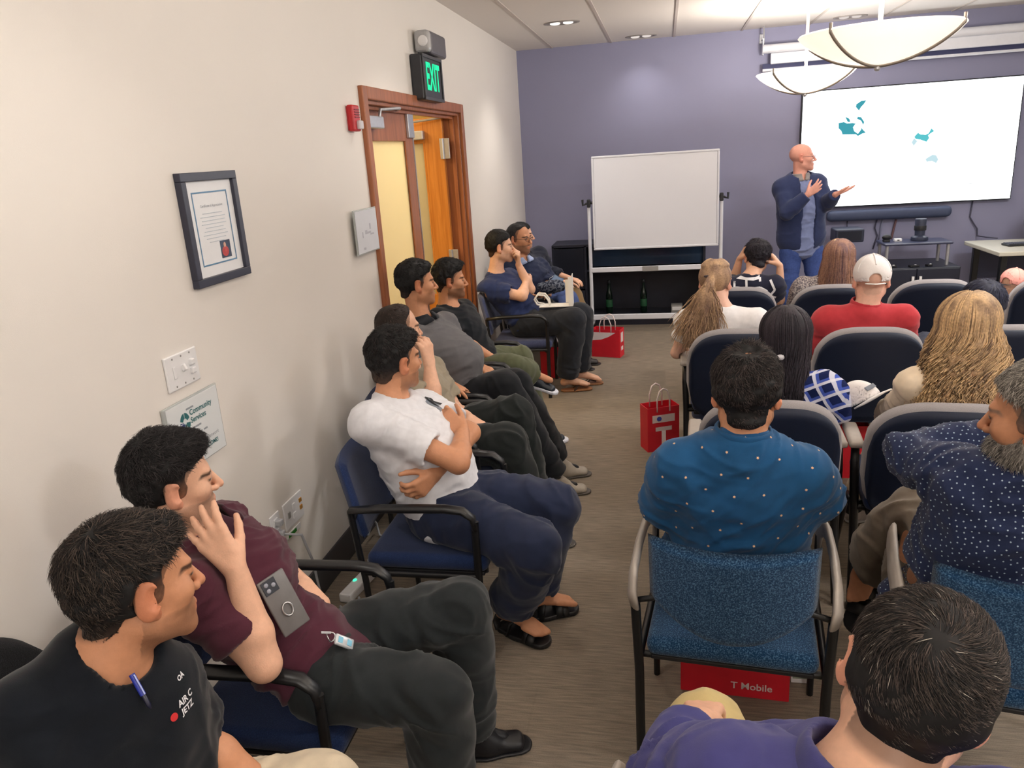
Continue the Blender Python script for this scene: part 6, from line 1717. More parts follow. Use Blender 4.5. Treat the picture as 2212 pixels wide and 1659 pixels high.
# ================================================================== the people in the room
def pose(n, **k):
    d = dict(POSE[n]); d.update(k); return d
BLK = rgb(17, 16, 18); DBR = rgb(38, 28, 24)
BLK2 = rgb(58, 52, 50)
def toward(a, b): return tuple(nrm(V3(b) - V3(a)))
PP = {}
def add(key, label, **k):
    n = k.pop('pose', key)
    k.setdefault('haircol', BLK)
    if key in CH: k.setdefault('chair', CH[key])
    PP[key] = person('person', label, pose(n, seed=len(PP) + 3, **k))
    return PP[key]

P_ = POSE
# --- left row
hd_ = P_['P2']
add('P1', 'man in a black printed T-shirt and beige trousers, nearest at the left', face=(32, -6, -4), skin='tan', h=0.009, hh=0.0035, stubble=0.45,
    hair=dict(kind='short', t=0.009, top=0.016, quiff=0.014, n=18000, len=0.026, h=0.004, w=0.0006, rough=0.004, mess=0.5, lift=0.5, line='short', col2=rgb(92, 78, 70), fade=0.5, fadez=-0.03),
    shirt=dict(col=rgb(15, 20, 28), sleeve=0.78, sinf=0.022, inf=0.018, h=0.007, fold=0.007, neckline=0.012), trousers=dict(col=rgb(206, 192, 168), inf=0.014, loose=0.03),
    hands=dict(L=dict(d=(0.8, 0.3, -0.2), n=(0, 0, -1), t=(0.3, -1, 0)), R=dict(d=(0.8, 0.3, -0.2), n=(0, 0, -1), t=(0.3, 1, 0))), shoes=dict(col=rgb(40, 38, 38)), fat=0.008, belly=0.04, hscale=1.04)
w = V3(hd_['wrR']); ftip = V3(hd_['head'])
add('P2', 'man in a maroon shirt resting his cheek on one hand', face=(46, -4, 3), skin='light', h=0.009, hh=0.0035, hd=0.004, stubble=0.5,
    hair=dict(kind='short', t=0.009, top=0.022, quiff=0.028, taper=0.018, n=14000, len=0.022, h=0.004, w=0.0006, rough=0.005, mess=0.6, lift=0.6, col2=rgb(66, 60, 62), fade=0.4, fadez=-0.03),
    shirt=dict(col=rgb(76, 36, 50), sleeve=0.66, sinf=0.022, inf=0.016, h=0.007, fold=0.009, collar=0.035, collarcol=rgb(60, 30, 42), hem=0.07), trousers=dict(col=rgb(36, 40, 42), inf=0.012, loose=0.022, fold=0.008), slump=-0.06, fat=-0.015, width=0.93,
    hands=dict(R=dict(d=(-0.62, 0.15, 0.77), n=(-0.3, 0.9, -0.3), t=(0.75, 0.6, 0.3), curl=0.22, spread=0.16, thumb=0.75), L=dict(d=(0.75, -0.5, -0.45), n=(-0.45, -0.1, -0.9), t=(-0.3, -0.9, 0.1), curl=0.32, spread=0.14, thumb=0.3)),
    shoes=dict(col=rgb(26, 26, 30), high=0.045, lace=('black', rgb(16, 16, 18))), hscale=1.0)
add('P3', 'man in a white T-shirt with crossed arms and dark navy trousers in the left row', face=(38, -2, 2), skin='tan', h=0.009, hh=0.004, hd=0.0045, stubble=0.4,
    hair=dict(kind='short', t=0.012, top=0.022, quiff=0.028, n=5000, len=0.02, h=0.0045, w=0.0011, rough=0.004, mess=0.5, lift=0.5, fade=0.7, fadez=-0.015, col2=rgb(52, 44, 44)),
    shirt=dict(col=rgb(222, 223, 229), sleeve=0.70, sinf=0.024, inf=0.016, h=0.007, fold=0.006, hem=0.13), trousers=dict(col=rgb(34, 42, 66), inf=0.014, loose=0.035, fold=0.008, upto=1.86),
    hands=dict(R=dict(d=(-0.75, 0.25, 0.5), n=(-0.3, 0.8, -0.3), t=(0, 0, 1), curl=0.75), L=dict(d=(-0.5, -0.75, -0.35), n=(-0.8, 0.5, 0), t=(0, 0, 1), curl=0.7, spread=0.1)),
    barefoot=True, fat=0.012, belly=0.05, shoes=dict(kind='sandal', col=rgb(28, 28, 28), sole=0.022, solecol=rgb(30, 30, 32), strapcol=('black', rgb(26, 26, 28)), strapw=0.017,
        straps=(((0.02, -0.042, 0.012), (0.03, -0.03, 0.06), (0.045, 0, 0.074), (0.03, 0.03, 0.06), (0.02, 0.042, 0.012)), ((0.10, -0.046, 0.012), (0.105, -0.03, 0.045), (0.11, 0, 0.056), (0.105, 0.03, 0.045), (0.10, 0.046, 0.012)), ((0.135, -0.046, 0.012), (0.13, -0.03, 0.036), (0.125, 0, 0.044), (0.13, 0.03, 0.036), (0.135, 0.046, 0.012)), ((-0.03, -0.03, 0.015), (-0.05, -0.02, 0.04), (-0.058, 0, 0.045), (-0.05, 0.02, 0.04), (-0.03, 0.03, 0.015)))))
add('P4', 'balding man in khaki grey, hand on face, behind the white T-shirt man', face=(48, -4, 0), skin='light', h=0.011, hh=0.005, hd=0.005, stubble=0.6,
    hair=dict(kind='short', t=0.008, n=2500, len=0.014, h=0.005, w=0.0012, line='receding', rough=0.002, fade=0.3, col2=rgb(84, 66, 60), crown=0.012), haircol=DBR,
    shirt=dict(col=rgb(148, 138, 120), sleeve=0.72, sinf=0.024, h=0.009), trousers=dict(col=rgb(28, 32, 32), inf=0.014, loose=0.03, fold=0.008),
    hands=dict(R=dict(d=(-0.15, 0.2, 0.9), n=(-0.8, 0.4, 0), t=(0.5, 0.8, 0), curl=0.55), L=dict(d=(0.6, -0.7, -0.1), n=(0, 0, -1), t=(-0.6, -0.6, 0), curl=0.4)),
    shoes=dict(col=rgb(176, 168, 152), high=0.03, lace=('grey', rgb(110, 104, 96)), solecol=rgb(70, 66, 62)))
add('P5', 'heavy man in a grey polo shirt with black collar sitting in front of the door', face=(58, -2, 0), skin='tan', h=0.011, hh=0.005, hd=0.005, stubble=0.25,
    hair=dict(kind='short', t=0.012, top=0.02, quiff=0.02, n=3500, len=0.018, h=0.005, w=0.0012, rough=0.003, fade=0.3, fadez=-0.03),
    shirt=dict(col=rgb(98, 97, 100), sleeve=0.74, sinf=0.026, h=0.009, collar=0.035, collarcol=rgb(38, 40, 46), fold=0.006), trousers=dict(col=rgb(20, 22, 27), inf=0.014, loose=0.03),
    hands=dict(R=dict(d=(0.75, -0.35, -0.3), n=(0, -0.2, -1), t=(0.3, 0.9, 0.3), curl=0.12, spread=0.22, thumb=0.0), L=dict(d=(0.8, -0.5, -0.2), n=(0, 0, -1), t=(0, -1, 0), curl=0.3)),
    shoes=dict(col=rgb(160, 152, 140), high=0.03, lace=('grey', rgb(110, 104, 96)), solecol=rgb(84, 78, 72)), fat=0.02, belly=0.10, jowl=0.004)
add('P6', 'thin faced man in a black T-shirt and olive trousers sitting in front of the door', face=(70, -4, 0), skin='tan', h=0.012, hh=0.005, hd=0.006, stubble=0.7, hscale=0.95,
    hair=dict(kind='short', t=0.013, top=0.026, quiff=0.034, n=3500, len=0.02, h=0.005, w=0.0012, rough=0.005, fade=0.5, fadez=-0.01),
    shirt=dict(col=rgb(18, 22, 29), sleeve=0.76, sinf=0.02, h=0.010), trousers=dict(col=rgb(84, 88, 66), inf=0.014, loose=0.025),
    hands=dict(R=dict(d=(0.8, 0.5, -0.2), n=(0, 0, -1), t=(0, 1, 0), curl=0.5), L=dict(d=(0.8, -0.5, -0.2), n=(0, 0, -1), t=(0, -1, 0), curl=0.5)),
    nosock='R', shoes=dict(col=rgb(26, 32, 42), solecol=rgb(214, 216, 226), sole=0.022, high=-0.005))
add('P7', 'man in a navy T-shirt and flip-flops holding a fist to his mouth beyond the door', face=(74, -2, 0), skin='light', h=0.012, hh=0.006, hd=0.006, stubble=0.2, hscale=1.02,
    hair=dict(kind='short', t=0.010, top=0.018, n=2200, len=0.014, h=0.006, w=0.0014, rough=0.002, fade=0.6, fadez=0.0),
    shirt=dict(col=rgb(40, 52, 92), sleeve=0.70, sinf=0.024, h=0.010, fold=0.006), trousers=dict(col=rgb(38, 41, 48), inf=0.014, loose=0.035, fold=0.005),
    hands=dict(L=dict(d=(0.1, -0.2, 0.9), n=(-1, -0.2, 0.2), t=(-0.2, 0.9, 0.2), curl=1.1, thumb=0.9), R=dict(d=(0.3, 0.9, 0.1), n=(-1, 0.3, 0), t=(0, 0, 1), curl=0.6)),
    barefoot=True, shoes=dict(kind='sandal', col=rgb(150, 104, 66), sole=0.016, solecol=rgb(146, 100, 64), strapcol=('darkbrown', rgb(58, 44, 40)), strapw=0.010,
        straps=(((0.045, -0.046, 0.01), (0.085, -0.022, 0.042), (0.135, -0.012, 0.026)), ((0.045, 0.046, 0.01), (0.085, 0.016, 0.046), (0.135, -0.012, 0.026)))))
add('P8', 'man with glasses in a dark navy jacket facing the room beside the front corner', face=(112, -4, 0), skin='tan', h=0.013, hh=0.005, stubble=0.6, hscale=1.06,
    hair=dict(kind='short', t=0.009, n=1500, len=0.014, h=0.006, w=0.0014, rough=0.002, fade=0.6, fadez=0.02, line='receding'), glasses=('brown', rgb(60, 40, 40)), haircol=rgb(34, 32, 34),
    shirt=dict(col=rgb(34, 42, 68), sleeve=1.5, sinf=0.02, h=0.011, fold=0.008, collar=0.03, collarcol=rgb(160, 176, 214)), trousers=dict(col=rgb(72, 88, 134), mat=M_denim, inf=0.014, loose=0.03),
    hands=dict(R=dict(d=(0.6, 0.6, -0.2), n=(0, 0, -1), t=(0, 1, 0)), L=dict(d=(0.2, -0.9, -0.2), n=(-0.5, 0, -0.9), t=(-1, 0, 0))), shoes=dict(col=rgb(40, 38, 40)))
add('P9', 'man in khaki trousers mostly hidden behind the man with glasses in the corner', face=(80, -4, 0), skin='light', h=0.014, hh=0.006, stubble=0.3,
    hair=dict(kind='short', t=0.009, n=900, len=0.014, h=0.007, w=0.0014, rough=0.002),
    shirt=dict(col=rgb(34, 38, 52), sleeve=1.6, sinf=0.02, h=0.012), trousers=dict(col=rgb(146, 120, 86), inf=0.014, loose=0.03),
    hands=dict(R=dict(d=(0.8, 0.4, -0.2), n=(0, 0, -1), t=(0, 1, 0)), L=dict(d=(0.8, -0.4, -0.2), n=(0, 0, -1), t=(0, -1, 0))), shoes=dict(col=rgb(50, 42, 38)))

# --- the presenter
add('P10', 'bald presenter with glasses in a navy blazer standing before the bright television', face=(96, 2, 0), skin='pink', h=0.012, hh=0.005, hd=0.006, stubble=0.0, brow=0.3, haircol=rgb(150, 120, 104), hscale=1.06, fat=0.02, belly=0.06, width=1.05,
    glasses=('rose', rgb(120, 70, 80)),
    shirt=dict(col=rgb(128, 140, 182), sleeve=0.7, h=0.010, inf=0.018, hem=0.18, collar=0.04, collarcol=rgb(150, 146, 146), vneck=0.09), jacket=dict(col=rgb(48, 58, 94), gap=0.065, hem=0.05, shift=0.02, sleeve=1.94),
    trousers=dict(col=rgb(66, 86, 146), mat=M_denim, inf=0.004, loose=0.025),
    hands=dict(R=dict(d=(0.75, 0.15, 0.55), n=(-0.2, 0.9, 0.1), t=(-0.4, 0, 0.9), curl=0.25, spread=0.16), L=dict(d=(0.92, 0.1, 0.32), n=(-0.2, 0.1, 0.95), t=(0.3, -0.2, 0.9), curl=0.1, spread=0.2, thumb=0.0)),
    shoes=dict(col=rgb(40, 34, 34)))

# --- the rows of chairs on the right
def lap(): return dict(L=dict(d=(0.35, 0.9, -0.2), n=(0, 0, -1), t=(1, 0, 0)), R=dict(d=(-0.35, 0.9, -0.2), n=(0, 0, -1), t=(-1, 0, 0)))
add('R9', 'man in a teal shirt with tiny stars in the blue tweed aisle chair', face=(6, -8, 0), skin='tan', h=0.010, hh=0.004, hscale=1.04,
    hair=dict(kind='short', t=0.013, top=0.018, n=13000, len=0.024, h=0.004, w=0.0007, rough=0.004, mess=0.45, lift=0.45, line='low', crown=0.016, cy=-0.055, cz=0.0, whorl=(0.0, -0.055, 0.11), col2=rgb(86, 74, 72)), scalp=0.55,
    shirt=dict(col=rgb(27, 78, 122), sleeve=0.92, sinf=0.024, inf=0.020, h=0.007, fold=0.010, collar=0.04), trousers=dict(col=rgb(60, 60, 66)), hands=lap(), shoes=dict(col=rgb(40, 38, 38)), fat=0.025, width=1.08)
add('R10', 'grey bearded man in a dotted navy shirt with his arm raised behind his neck', face=(-52, -6, 0), skin='tan', h=0.010, hh=0.004, hscale=1.1, haircol=rgb(92, 88, 84), beard=dict(t=0.010, col=rgb(70, 68, 66), col2=rgb(186, 180, 172), n=6000), stubble=0.6, brow=0.7,
    hair=dict(kind='short', t=0.011, top=0.016, n=13000, len=0.020, h=0.004, w=0.0007, rough=0.003, mess=0.4, col2=rgb(170, 164, 156), grey=0.35, greycol=rgb(186, 180, 172), whorl=(0.0, -0.07, 0.10)),
    shirt=dict(col=rgb(34, 44, 76), sleeveL=1.86, sleeveR=0.9, sinf=0.022, inf=0.020, h=0.007, fold=0.010), trousers=dict(col=rgb(104, 94, 82), loose=0.04, fold=0.010, upto=1.85),
    hands=dict(L=dict(d=(0.85, -0.2, 0.1), n=(0, -0.9, 0.1), t=(0, 0, 1), curl=0.4), R=lap()['R']), barefoot=True, fat=0.03,
    shoes=dict(kind='sandal', col=rgb(28, 28, 28), sole=0.022, solecol=rgb(26, 26, 28), strapcol=('black', rgb(26, 26, 28)), strapw=0.02,
        straps=(((0.05, -0.042, 0.012), (0.05, -0.03, 0.07), (0.06, 0, 0.084), (0.05, 0.03, 0.07), (0.05, 0.042, 0.012)), ((0.11, -0.046, 0.012), (0.11, -0.03, 0.045), (0.11, 0, 0.056), (0.11, 0.03, 0.045), (0.11, 0.046, 0.012)))))
add('R11', 'man in an indigo shirt seen from behind at the bottom right corner', face=(20, -9, 13), skin='light', h=0.009, hh=0.0035, hscale=0.97, neckw=1.12,
    hair=dict(kind='short', t=0.009, top=0.014, n=26000, len=0.022, h=0.0035, w=0.0005, rough=0.002, mess=0.3, swirl=0.9, lift=0.3, line='short', whorl=(-0.004, -0.075, 0.098), col2=rgb(96, 84, 78), grey=0.012, greycol=rgb(190, 182, 170)),
    shirt=dict(col=rgb(62, 62, 116), sleeve=1.6, sinf=0.022, inf=0.022, h=0.006, fold=0.010, collar=0.04), trousers=dict(col=rgb(196, 176, 124), loose=0.016),
    hands=dict(L=dict(d=(0.1, 0.9, -0.4), n=(0, -0.3, -0.9), t=(1, 0, 0), curl=0.5), R=lap()['R']), shoes=dict(col=rgb(40, 38, 38)), fat=0.03, width=1.05)
add('R4', 'man in a red polo shirt and a white cap sitting in the second row', face=(4, -2, 0), skin='fair', h=0.012, hh=0.006, hscale=1.04, scalp=0.25, haircol=rgb(70, 62, 58),
    shirt=dict(col=rgb(184, 58, 66), sleeve=0.8, sinf=0.022, inf=0.016, h=0.009, fold=0.004, collar=0.05), trousers=dict(col=rgb(50, 54, 70)), hands=lap(), shoes=dict(col=rgb(50, 50, 52)), fat=0.012)
add('R3', 'woman in a white T-shirt with a long blond ponytail in the second row', face=(14, -4, 0), skin='fair', h=0.012, hh=0.006, stubble=0, arm=0.82, haircol=rgb(150, 112, 78),
    shirt=dict(col=rgb(238, 236, 238), sleeve=0.55, sinf=0.02, h=0.009, fold=0.005), trousers=dict(col=rgb(70, 84, 120)), hands=lap(), shoes=dict(col=rgb(200, 200, 200)), width=0.95)
add('R8', 'woman in cream with long curly blond hair in the third row', face=(0, -4, 0), skin='fair', h=0.012, hh=0.006, stubble=0, arm=0.85, haircol=rgb(176, 132, 82),
    shirt=dict(col=rgb(236, 218, 192), sleeve=1.8, sinf=0.02, h=0.009, fold=0.006), trousers=dict(col=rgb(234, 216, 188), loose=0.03), hands=lap(), shoes=dict(col=rgb(206, 196, 190), high=0.02, solecol=rgb(230, 226, 224)))
add('R5', 'woman with black hair in a blue and white plaid sleeve in the third row', face=(-8, -6, 0), skin='tan', h=0.012, hh=0.006, stubble=0, arm=0.85,
    shirt=dict(col=rgb(30, 40, 90), sleeve=1.6, sinf=0.03, h=0.009, fold=0.006), trousers=dict(col=rgb(40, 42, 52)), hands=lap(), shoes=dict(col=rgb(40, 40, 44)))
add('R1', 'young man in a black shirt with white lines, hands raised to his head, front row', face=(-4, -20, 6), skin='light', h=0.013, hh=0.007, hd=0.006, stubble=0, arm=0.85, scale=0.97, hscale=0.98,
    hair=dict(kind='short', t=0.020, top=0.026, n=3000, len=0.03, h=0.006, w=0.0016, rough=0.006, mess=0.5, line='low', col2=rgb(70, 64, 76)), haircol=rgb(30, 28, 36),
    shirt=dict(col=rgb(36, 38, 56), sleeve=0.72, sinf=0.024, h=0.010), trousers=dict(col=rgb(60, 70, 100)),
    hands=dict(R=dict(d=(-0.35, 0.25, 0.5), n=(-0.8, 0.3, 0), t=(0, -0.6, 0.8), curl=1.2, thumb=0.8), L=dict(d=(0.4, -0.1, 0.8), n=(0.9, -0.2, 0), t=(0, -0.5, 0.8), curl=0.5)), shoes=dict(col=rgb(60, 60, 64)))
add('R2', 'woman with straight brown hair and hair clips in a speckled grey top, front row', face=(10, -4, 0), skin='light', h=0.013, hh=0.007, stubble=0, arm=0.85, haircol=rgb(112, 86, 80),
    shirt=dict(col=rgb(150, 142, 142), sleeve=1.5, sinf=0.024, h=0.010), trousers=dict(col=rgb(50, 54, 70)), hands=lap(), shoes=dict(col=rgb(60, 60, 64)))
add('R6', 'person with smooth dark hair just behind the pink cap', face=(0, -4, 0), skin='light', h=0.013, hh=0.007, stubble=0, arm=0.85, hscale=1.12, haircol=rgb(34, 36, 54),
    hair=dict(kind='short', t=0.022, top=0.024, n=2500, len=0.03, h=0.006, w=0.0014, rough=0.002, mess=0.15, lift=0.1, line='low', col2=rgb(60, 64, 90), swirl=0.1),
    shirt=dict(col=rgb(60, 62, 84), sleeve=0.9, sinf=0.02, h=0.011), trousers=dict(col=rgb(50, 54, 70)), hands=lap(), shoes=dict(col=rgb(60, 60, 64)))
add('R7', 'person wearing a pink cap backwards at the right end of the front row', face=(55, -10, 0), skin="light", h=0.013, hh=0.007, stubble=0, arm=0.8, scale=0.85, hscale=1.0,
    shirt=dict(col=rgb(60, 62, 84), sleeve=0.9, sinf=0.02, h=0.011), trousers=dict(col=rgb(50, 54, 70)), hands=lap(), shoes=dict(col=rgb(60, 60, 64)))
# ================================================================== long hair, caps, prints on clothes
def scalp_path(c, R, s, phi, t, z_end, wave=0.0, wl=0.09, phase=0.0, flare=0.0, n1=9, n2=16, th0=0.25, back=0.0, jit=0.0, part=0.0):
    """lock of hair that runs from the parting over the skull and then hangs; phi 0 = straight back"""
    rx, ry, rz = 0.077 + t, 0.096 + t, 0.082 + t
    pts = []
    th1 = 1.75
    for th in np.linspace(th0, th1, n1):
        x = rx * math.sin(th) * math.sin(phi) + part * (1 - th / th1); y = -ry * math.sin(th) * math.cos(phi) - 0.014; z = rz * math.cos(th) + 0.034
        pts.append((x, y, z))
    x0, y0, z0 = pts[-1]
    for i in range(1, n2 + 1):
        f = i / n2; z = z0 + (z_end - z0) * f; L_ = z0 - z
        a = wave * min(1, f * 3)
        pts.append((x0 * (1 + flare * f) + a * math.sin(2 * PI * L_ / wl + phase), y0 - back * f + a * math.cos(2 * PI * L_ / wl * 0.9 + phase) * 0.8, z))
    P = np.array(pts)
    return np.array([c + (R[0] * p[0] + R[1] * p[1] + R[2] * p[2]) * s for p in P])

def long_hair(K, spec):
    r = PP[K]; c, R, s = r['frame']; O = r['O']; c = c - O
    Rh = R if not spec.get('upright') else R
    rng = np.random.default_rng(spec.get('seed', 5))
    t = spec.get('t', 0.012); col = V3(spec['col']); col2 = V3(spec['col2'])
    lo = c - V3(0.28, 0.28, 0.62); hi = c + V3(0.28, 0.28, 0.2)
    F = Field(lo, hi, spec.get('h', 0.0065))
    W = lambda x, y, z: c + (R[0] * x + R[1] * y + R[2] * z) * s
    F.op(ellip(W(0, -0.014, 0.034), V3(0.077 + t, 0.096 + t, 0.082 + t) * s, R), 0.01)
    line = LINE['low']
    def cutfn(X, Y, Z):
        y, z, x, yl = hair_cut(X, Y, Z, c, R, s, line)
        return (y - yl - 0.01) * s * 0.8
    if spec.get('cut', True): F.op((V3(-9, -9, -9), V3(9, 9, 9), cutfn), 0.008, 'i')
    paths = []
    def one(extra=0.0, j=1.0):
        if spec['kind'] == 'tail':
            ph = rng.uniform(-2.1, 2.1); tie = V3(*spec['tie']); pts = []
            for th in np.linspace(0.35, 1.5, 8):
                pts.append(V3((0.077 + t + extra) * math.sin(th) * math.sin(ph), -(0.096 + t + extra) * math.sin(th) * math.cos(ph) - 0.014, (0.082 + t + extra) * math.cos(th) + 0.034))
            a = pts[2 + int(rng.integers(0, 3))]
            base = [a + (tie - a) * f + V3(0, -0.03 * math.sin(PI * f) * (abs(math.sin(ph)) < 0.7), 0) for f in (0, 0.5)] if False else pts[:5]
            e = V3(*spec['end']) + rng.normal(0, 1, 3) * V3(spec['spread'], 0.012, 0.05)
            q = []
            for f in np.linspace(0.1, 1, 16):
                m_ = tie + (e - tie) * f + V3(0, -0.035 * math.sin(PI * min(1, f * 1.6)), 0)
                m_ = m_ + V3(rng.normal(0, 0.002) + spec['spread'] * 0.5 * math.sin(ph) * f, 0, 0) + V3(spec.get('wave', 0) * math.sin(f * 9 + ph * 3), 0, 0)
                q.append(m_)
            P = np.array([W(*p) for p in pts[:4] + [tie + (pts[4] - tie) * 0.35] + q])
            return P
        ph = rng.uniform(-spec['arc'], spec['arc'])
        ze = spec['end'] + rng.uniform(-spec.get('ragged', 0.03), spec.get('ragged', 0.03)) - spec.get('round', 0.0) * abs(ph) ** 2 * -1
        return scalp_path(c, R, s, ph, t + extra + rng.uniform(-0.004, 0.006) * j, ze, spec.get('wave', 0.0) * rng.uniform(0.6, 1.3), spec.get('wl', 0.1) * rng.uniform(0.8, 1.2), rng.uniform(0, 6.28), spec.get('flare', 0.1) + rng.uniform(-0.1, 0.1), th0=rng.uniform(0.12, 0.9), back=spec.get('back', 0.0), part=spec.get('part', 0.0))
    for i in range(spec.get('locks', 60)):
        P = one()
        r0 = spec.get('r0', 0.012); m = len(P)
        for k in range(m - 1):
            f = k / (m - 1); ra = r0 * (1 - 0.55 * f); rb = r0 * (1 - 0.55 * (k + 1) / (m - 1))
            F.op(rcone(P[k], P[k + 1], ra, rb), 0.004)
    V, Q = F.mesh(); V = relax(V, Q, 1, 0.4); N = normals(V, Q); D = (V - c) / s
    me = np_mesh('hair', V, Q)
    zz = D @ R[2]; w_ = np.clip(0.5 + 0.5 * vnoise(D * V3(40, 40, 9)), 0, 1)[:, None]
    tip = np.clip((-zz - 0.02) / 0.2, 0, 1)[:, None] * spec.get('tip', 0.0)
    C = col * (1 - w_) + col2 * w_
    C = C * (1 - tip) + V3(spec.get('tipcol', spec['col'])) * tip
    set_tint(me, C)
    o = link_mesh('hair', me, M_hair, r['root'])
    n = spec.get('n', 1400); ps = [one(0.006, 1.6) for _ in range(n)]
    ps = np.array(ps); cen = c + R[2] * 0.0
    nr = ps[:, ps.shape[1] // 2] - np.array([c[0], c[1], 0]); nr[:, 2] = 0.1; nr /= np.linalg.norm(nr, axis=1, keepdims=True)
    VV, QQ = ribbons(ps, spec.get('w', 0.0018) * (0.6 + 0.8 * rng.random(n)), nr)
    me = np_mesh('strands', VV, QQ); dd = ps[:, 7] - c; ph_ = np.arctan2(dd @ R[0], -(dd @ R[1]))
    u = np.clip(0.5 + 0.75 * vnoise(np.stack([ph_ * 4, ph_ * 0 + 3.3, ph_ * 0], 1)) + rng.normal(0, 0.22, n), 0, 1)[:, None]
    cs = np.repeat((col * (1 - u) + col2 * u), ps.shape[1] * 3, 0)
    set_tint(me, cs); link_mesh('strands', me, M_hair, o)
    for (p, rad, cc) in spec.get('clips', ()):
        MB().ell(tuple(W(*p)), rad, 12, 8).build('hair_clip', mat('clip_' + cc[0], cc[1], 0.35, nscale=40, namt=0.05), o, smooth=True)
    return o

long_hair('R3', dict(kind='tail', tie=(0.0, -0.115, 0.035), end=(-0.07, -0.16, -0.275), spread=0.055, t=0.012, col=rgb(116, 92, 82), col2=rgb(196, 162, 126), locks=60, n=1500, r0=0.011, wave=0.006, clips=(((-0.02, -0.118, 0.045), (0.022, 0.008, 0.008), ('dark', rgb(60, 48, 52))),)))
long_hair('R8', dict(kind='loose', arc=2.0, end=-0.33, t=0.020, col=rgb(112, 90, 76), col2=rgb(212, 178, 134), locks=110, n=2600, r0=0.0125, wave=0.026, wl=0.10, flare=0.65, back=0.02, ragged=0.05, part=0.012, tip=0.4, tipcol=rgb(160, 112, 70), w=0.0022))
long_hair('R5', dict(kind='loose', arc=1.9, end=-0.22, t=0.012, col=rgb(18, 19, 26), col2=rgb(60, 54, 62), locks=60, n=1500, r0=0.012, wave=0.004, flare=-0.25, ragged=0.04, clips=(((-0.05, -0.12, -0.06), (0.016, 0.012, 0.012), ('pearl', rgb(210, 208, 214))),)))
long_hair('R2', dict(kind='loose', arc=2.0, end=-0.26, t=0.014, col=rgb(92, 70, 80), col2=rgb(166, 126, 104), locks=80, n=1500, r0=0.012, wave=0.003, flare=0.45, back=0.02, ragged=0.03, clips=(((-0.03, -0.05, 0.128), (0.012, 0.01, 0.01), ('gold', rgb(236, 214, 160))), ((0.085, -0.05, 0.07), (0.01, 0.012, 0.012), ('gold', rgb(236, 214, 160))))))

def cap(K, col, name, strap, yaw=0.0, tilt=0.0, mesh_back=True):
    """baseball cap with the adjuster opening at the back"""
    r = PP[K]; c, R, s = r['frame']; O = r['O']; c = c - O
    a = math.radians(yaw); R2 = np.array([R[0] * math.cos(a) + R[1] * math.sin(a), R[1] * math.cos(a) - R[0] * math.sin(a), R[2]])
    W = lambda x, y, z: c + (R2[0] * x + R2[1] * y + R2[2] * z) * s
    F = Field(c - 0.2, c + 0.26, 0.005)
    F.op(ellip(W(0, -0.014, 0.038), V3(0.090, 0.108, 0.094) * s, R2), 0.01)
    F.op(rcone(W(0, -0.13, 0.0), W(0, -0.122, 0.018), 0.033 * s, 0.030 * s), 0.004, 's')
    F.op(half(W(0, -0.05, -0.002), -(R2[2] + R2[1] * 0.12)), 0.004, 'i')
    F.op(ellip(W(0, -0.014, 0.034), V3(0.083, 0.101, 0.088) * s, R2), 0.002, 's')
    V, Q = F.mesh(); V = relax(V, Q, 1, 0.4)
    me = np_mesh('cap', V, Q); o = link_mesh('cap', me, col, r['root'])
    b = MB()
    for ang in (0, PI / 3, -PI / 3, PI / 2 + 0.5, -PI / 2 - 0.5, PI):
        pts = [tuple(W(0.0915 * math.sin(th) * math.sin(ang), -0.1095 * math.sin(th) * math.cos(ang) - 0.014, 0.0955 * math.cos(th) + 0.038)) for th in np.linspace(0.06, 1.45 if ang else 1.0, 12)]
        b.tube(pts, 0.0035 * s, 6, flat=0.4)
    b.build('seam', mat(name + '_seam', tuple(min(1, x * 1.05) for x in col_of[name]), 0.8, nscale=60, namt=0.03), o, smooth=True)
    st = MB().tube([tuple(W(0.092 * math.sin(x), -0.110 * math.cos(x) - 0.014, -0.004 + 0.004 * abs(x))) for x in np.linspace(-0.5, 0.5, 12)], 0.010 * s, 8, flat=0.3)
    st.build('strap', strap, o, smooth=True)
    MB().ell(tuple(W(0, -0.014, 0.133)), (0.008, 0.008, 0.006), 10, 6).build('button', col, o, smooth=True)
    br = MB(); vs = []; n_ = 16
    for z_ in (0.0, -0.006):
        for k in range(n_ + 1):
            x = -1 + 2 * k / n_; vs.append(tuple(W(0.082 * x, 0.085 * math.sqrt(max(0, 1 - 0.6 * x * x)), 0.028 - 0.012 * x * x + z_)))
        for k in range(n_ + 1):
            x = -1 + 2 * k / n_; vs.append(tuple(W(0.086 * x, 0.085 * math.sqrt(max(0, 1 - 0.6 * x * x)) + 0.075 * math.sqrt(max(0.0, 1 - x ** 4)), 0.014 - 0.016 * x * x + z_)))
    m_ = n_ + 1; fs = []
    for k in range(n_):
        fs += [(k, k + 1, m_ + k + 1, m_ + k), (2 * m_ + k, 3 * m_ + k, 3 * m_ + k + 1, 2 * m_ + k + 1), (m_ + k, m_ + k + 1, 3 * m_ + k + 1, 3 * m_ + k), (k, 2 * m_ + k, 2 * m_ + k + 1, k + 1)]
    br.add(vs, fs).build('brim', col, o, smooth=True)
col_of = {'white_cap': rgb(238, 234, 234), 'pink_cap': rgb(246, 168, 156)}
M_wcap = mat('white_cap', col_of['white_cap'], 0.8, nscale=200, namt=0.04, bump=0.1, bscale=500)
M_pcap = mat('pink_cap', col_of['pink_cap'], 0.8, nscale=200, namt=0.04, bump=0.1, bscale=500)
cap('R4', M_wcap, 'white_cap', M_wcap)
cap('R7', M_pcap, 'pink_cap', M_blackpl)

def bvh_of(o):
    me = o.data
    return BVHTree.FromPolygons([v.co for v in me.vertices], [tuple(p.vertices) for p in me.polygons])

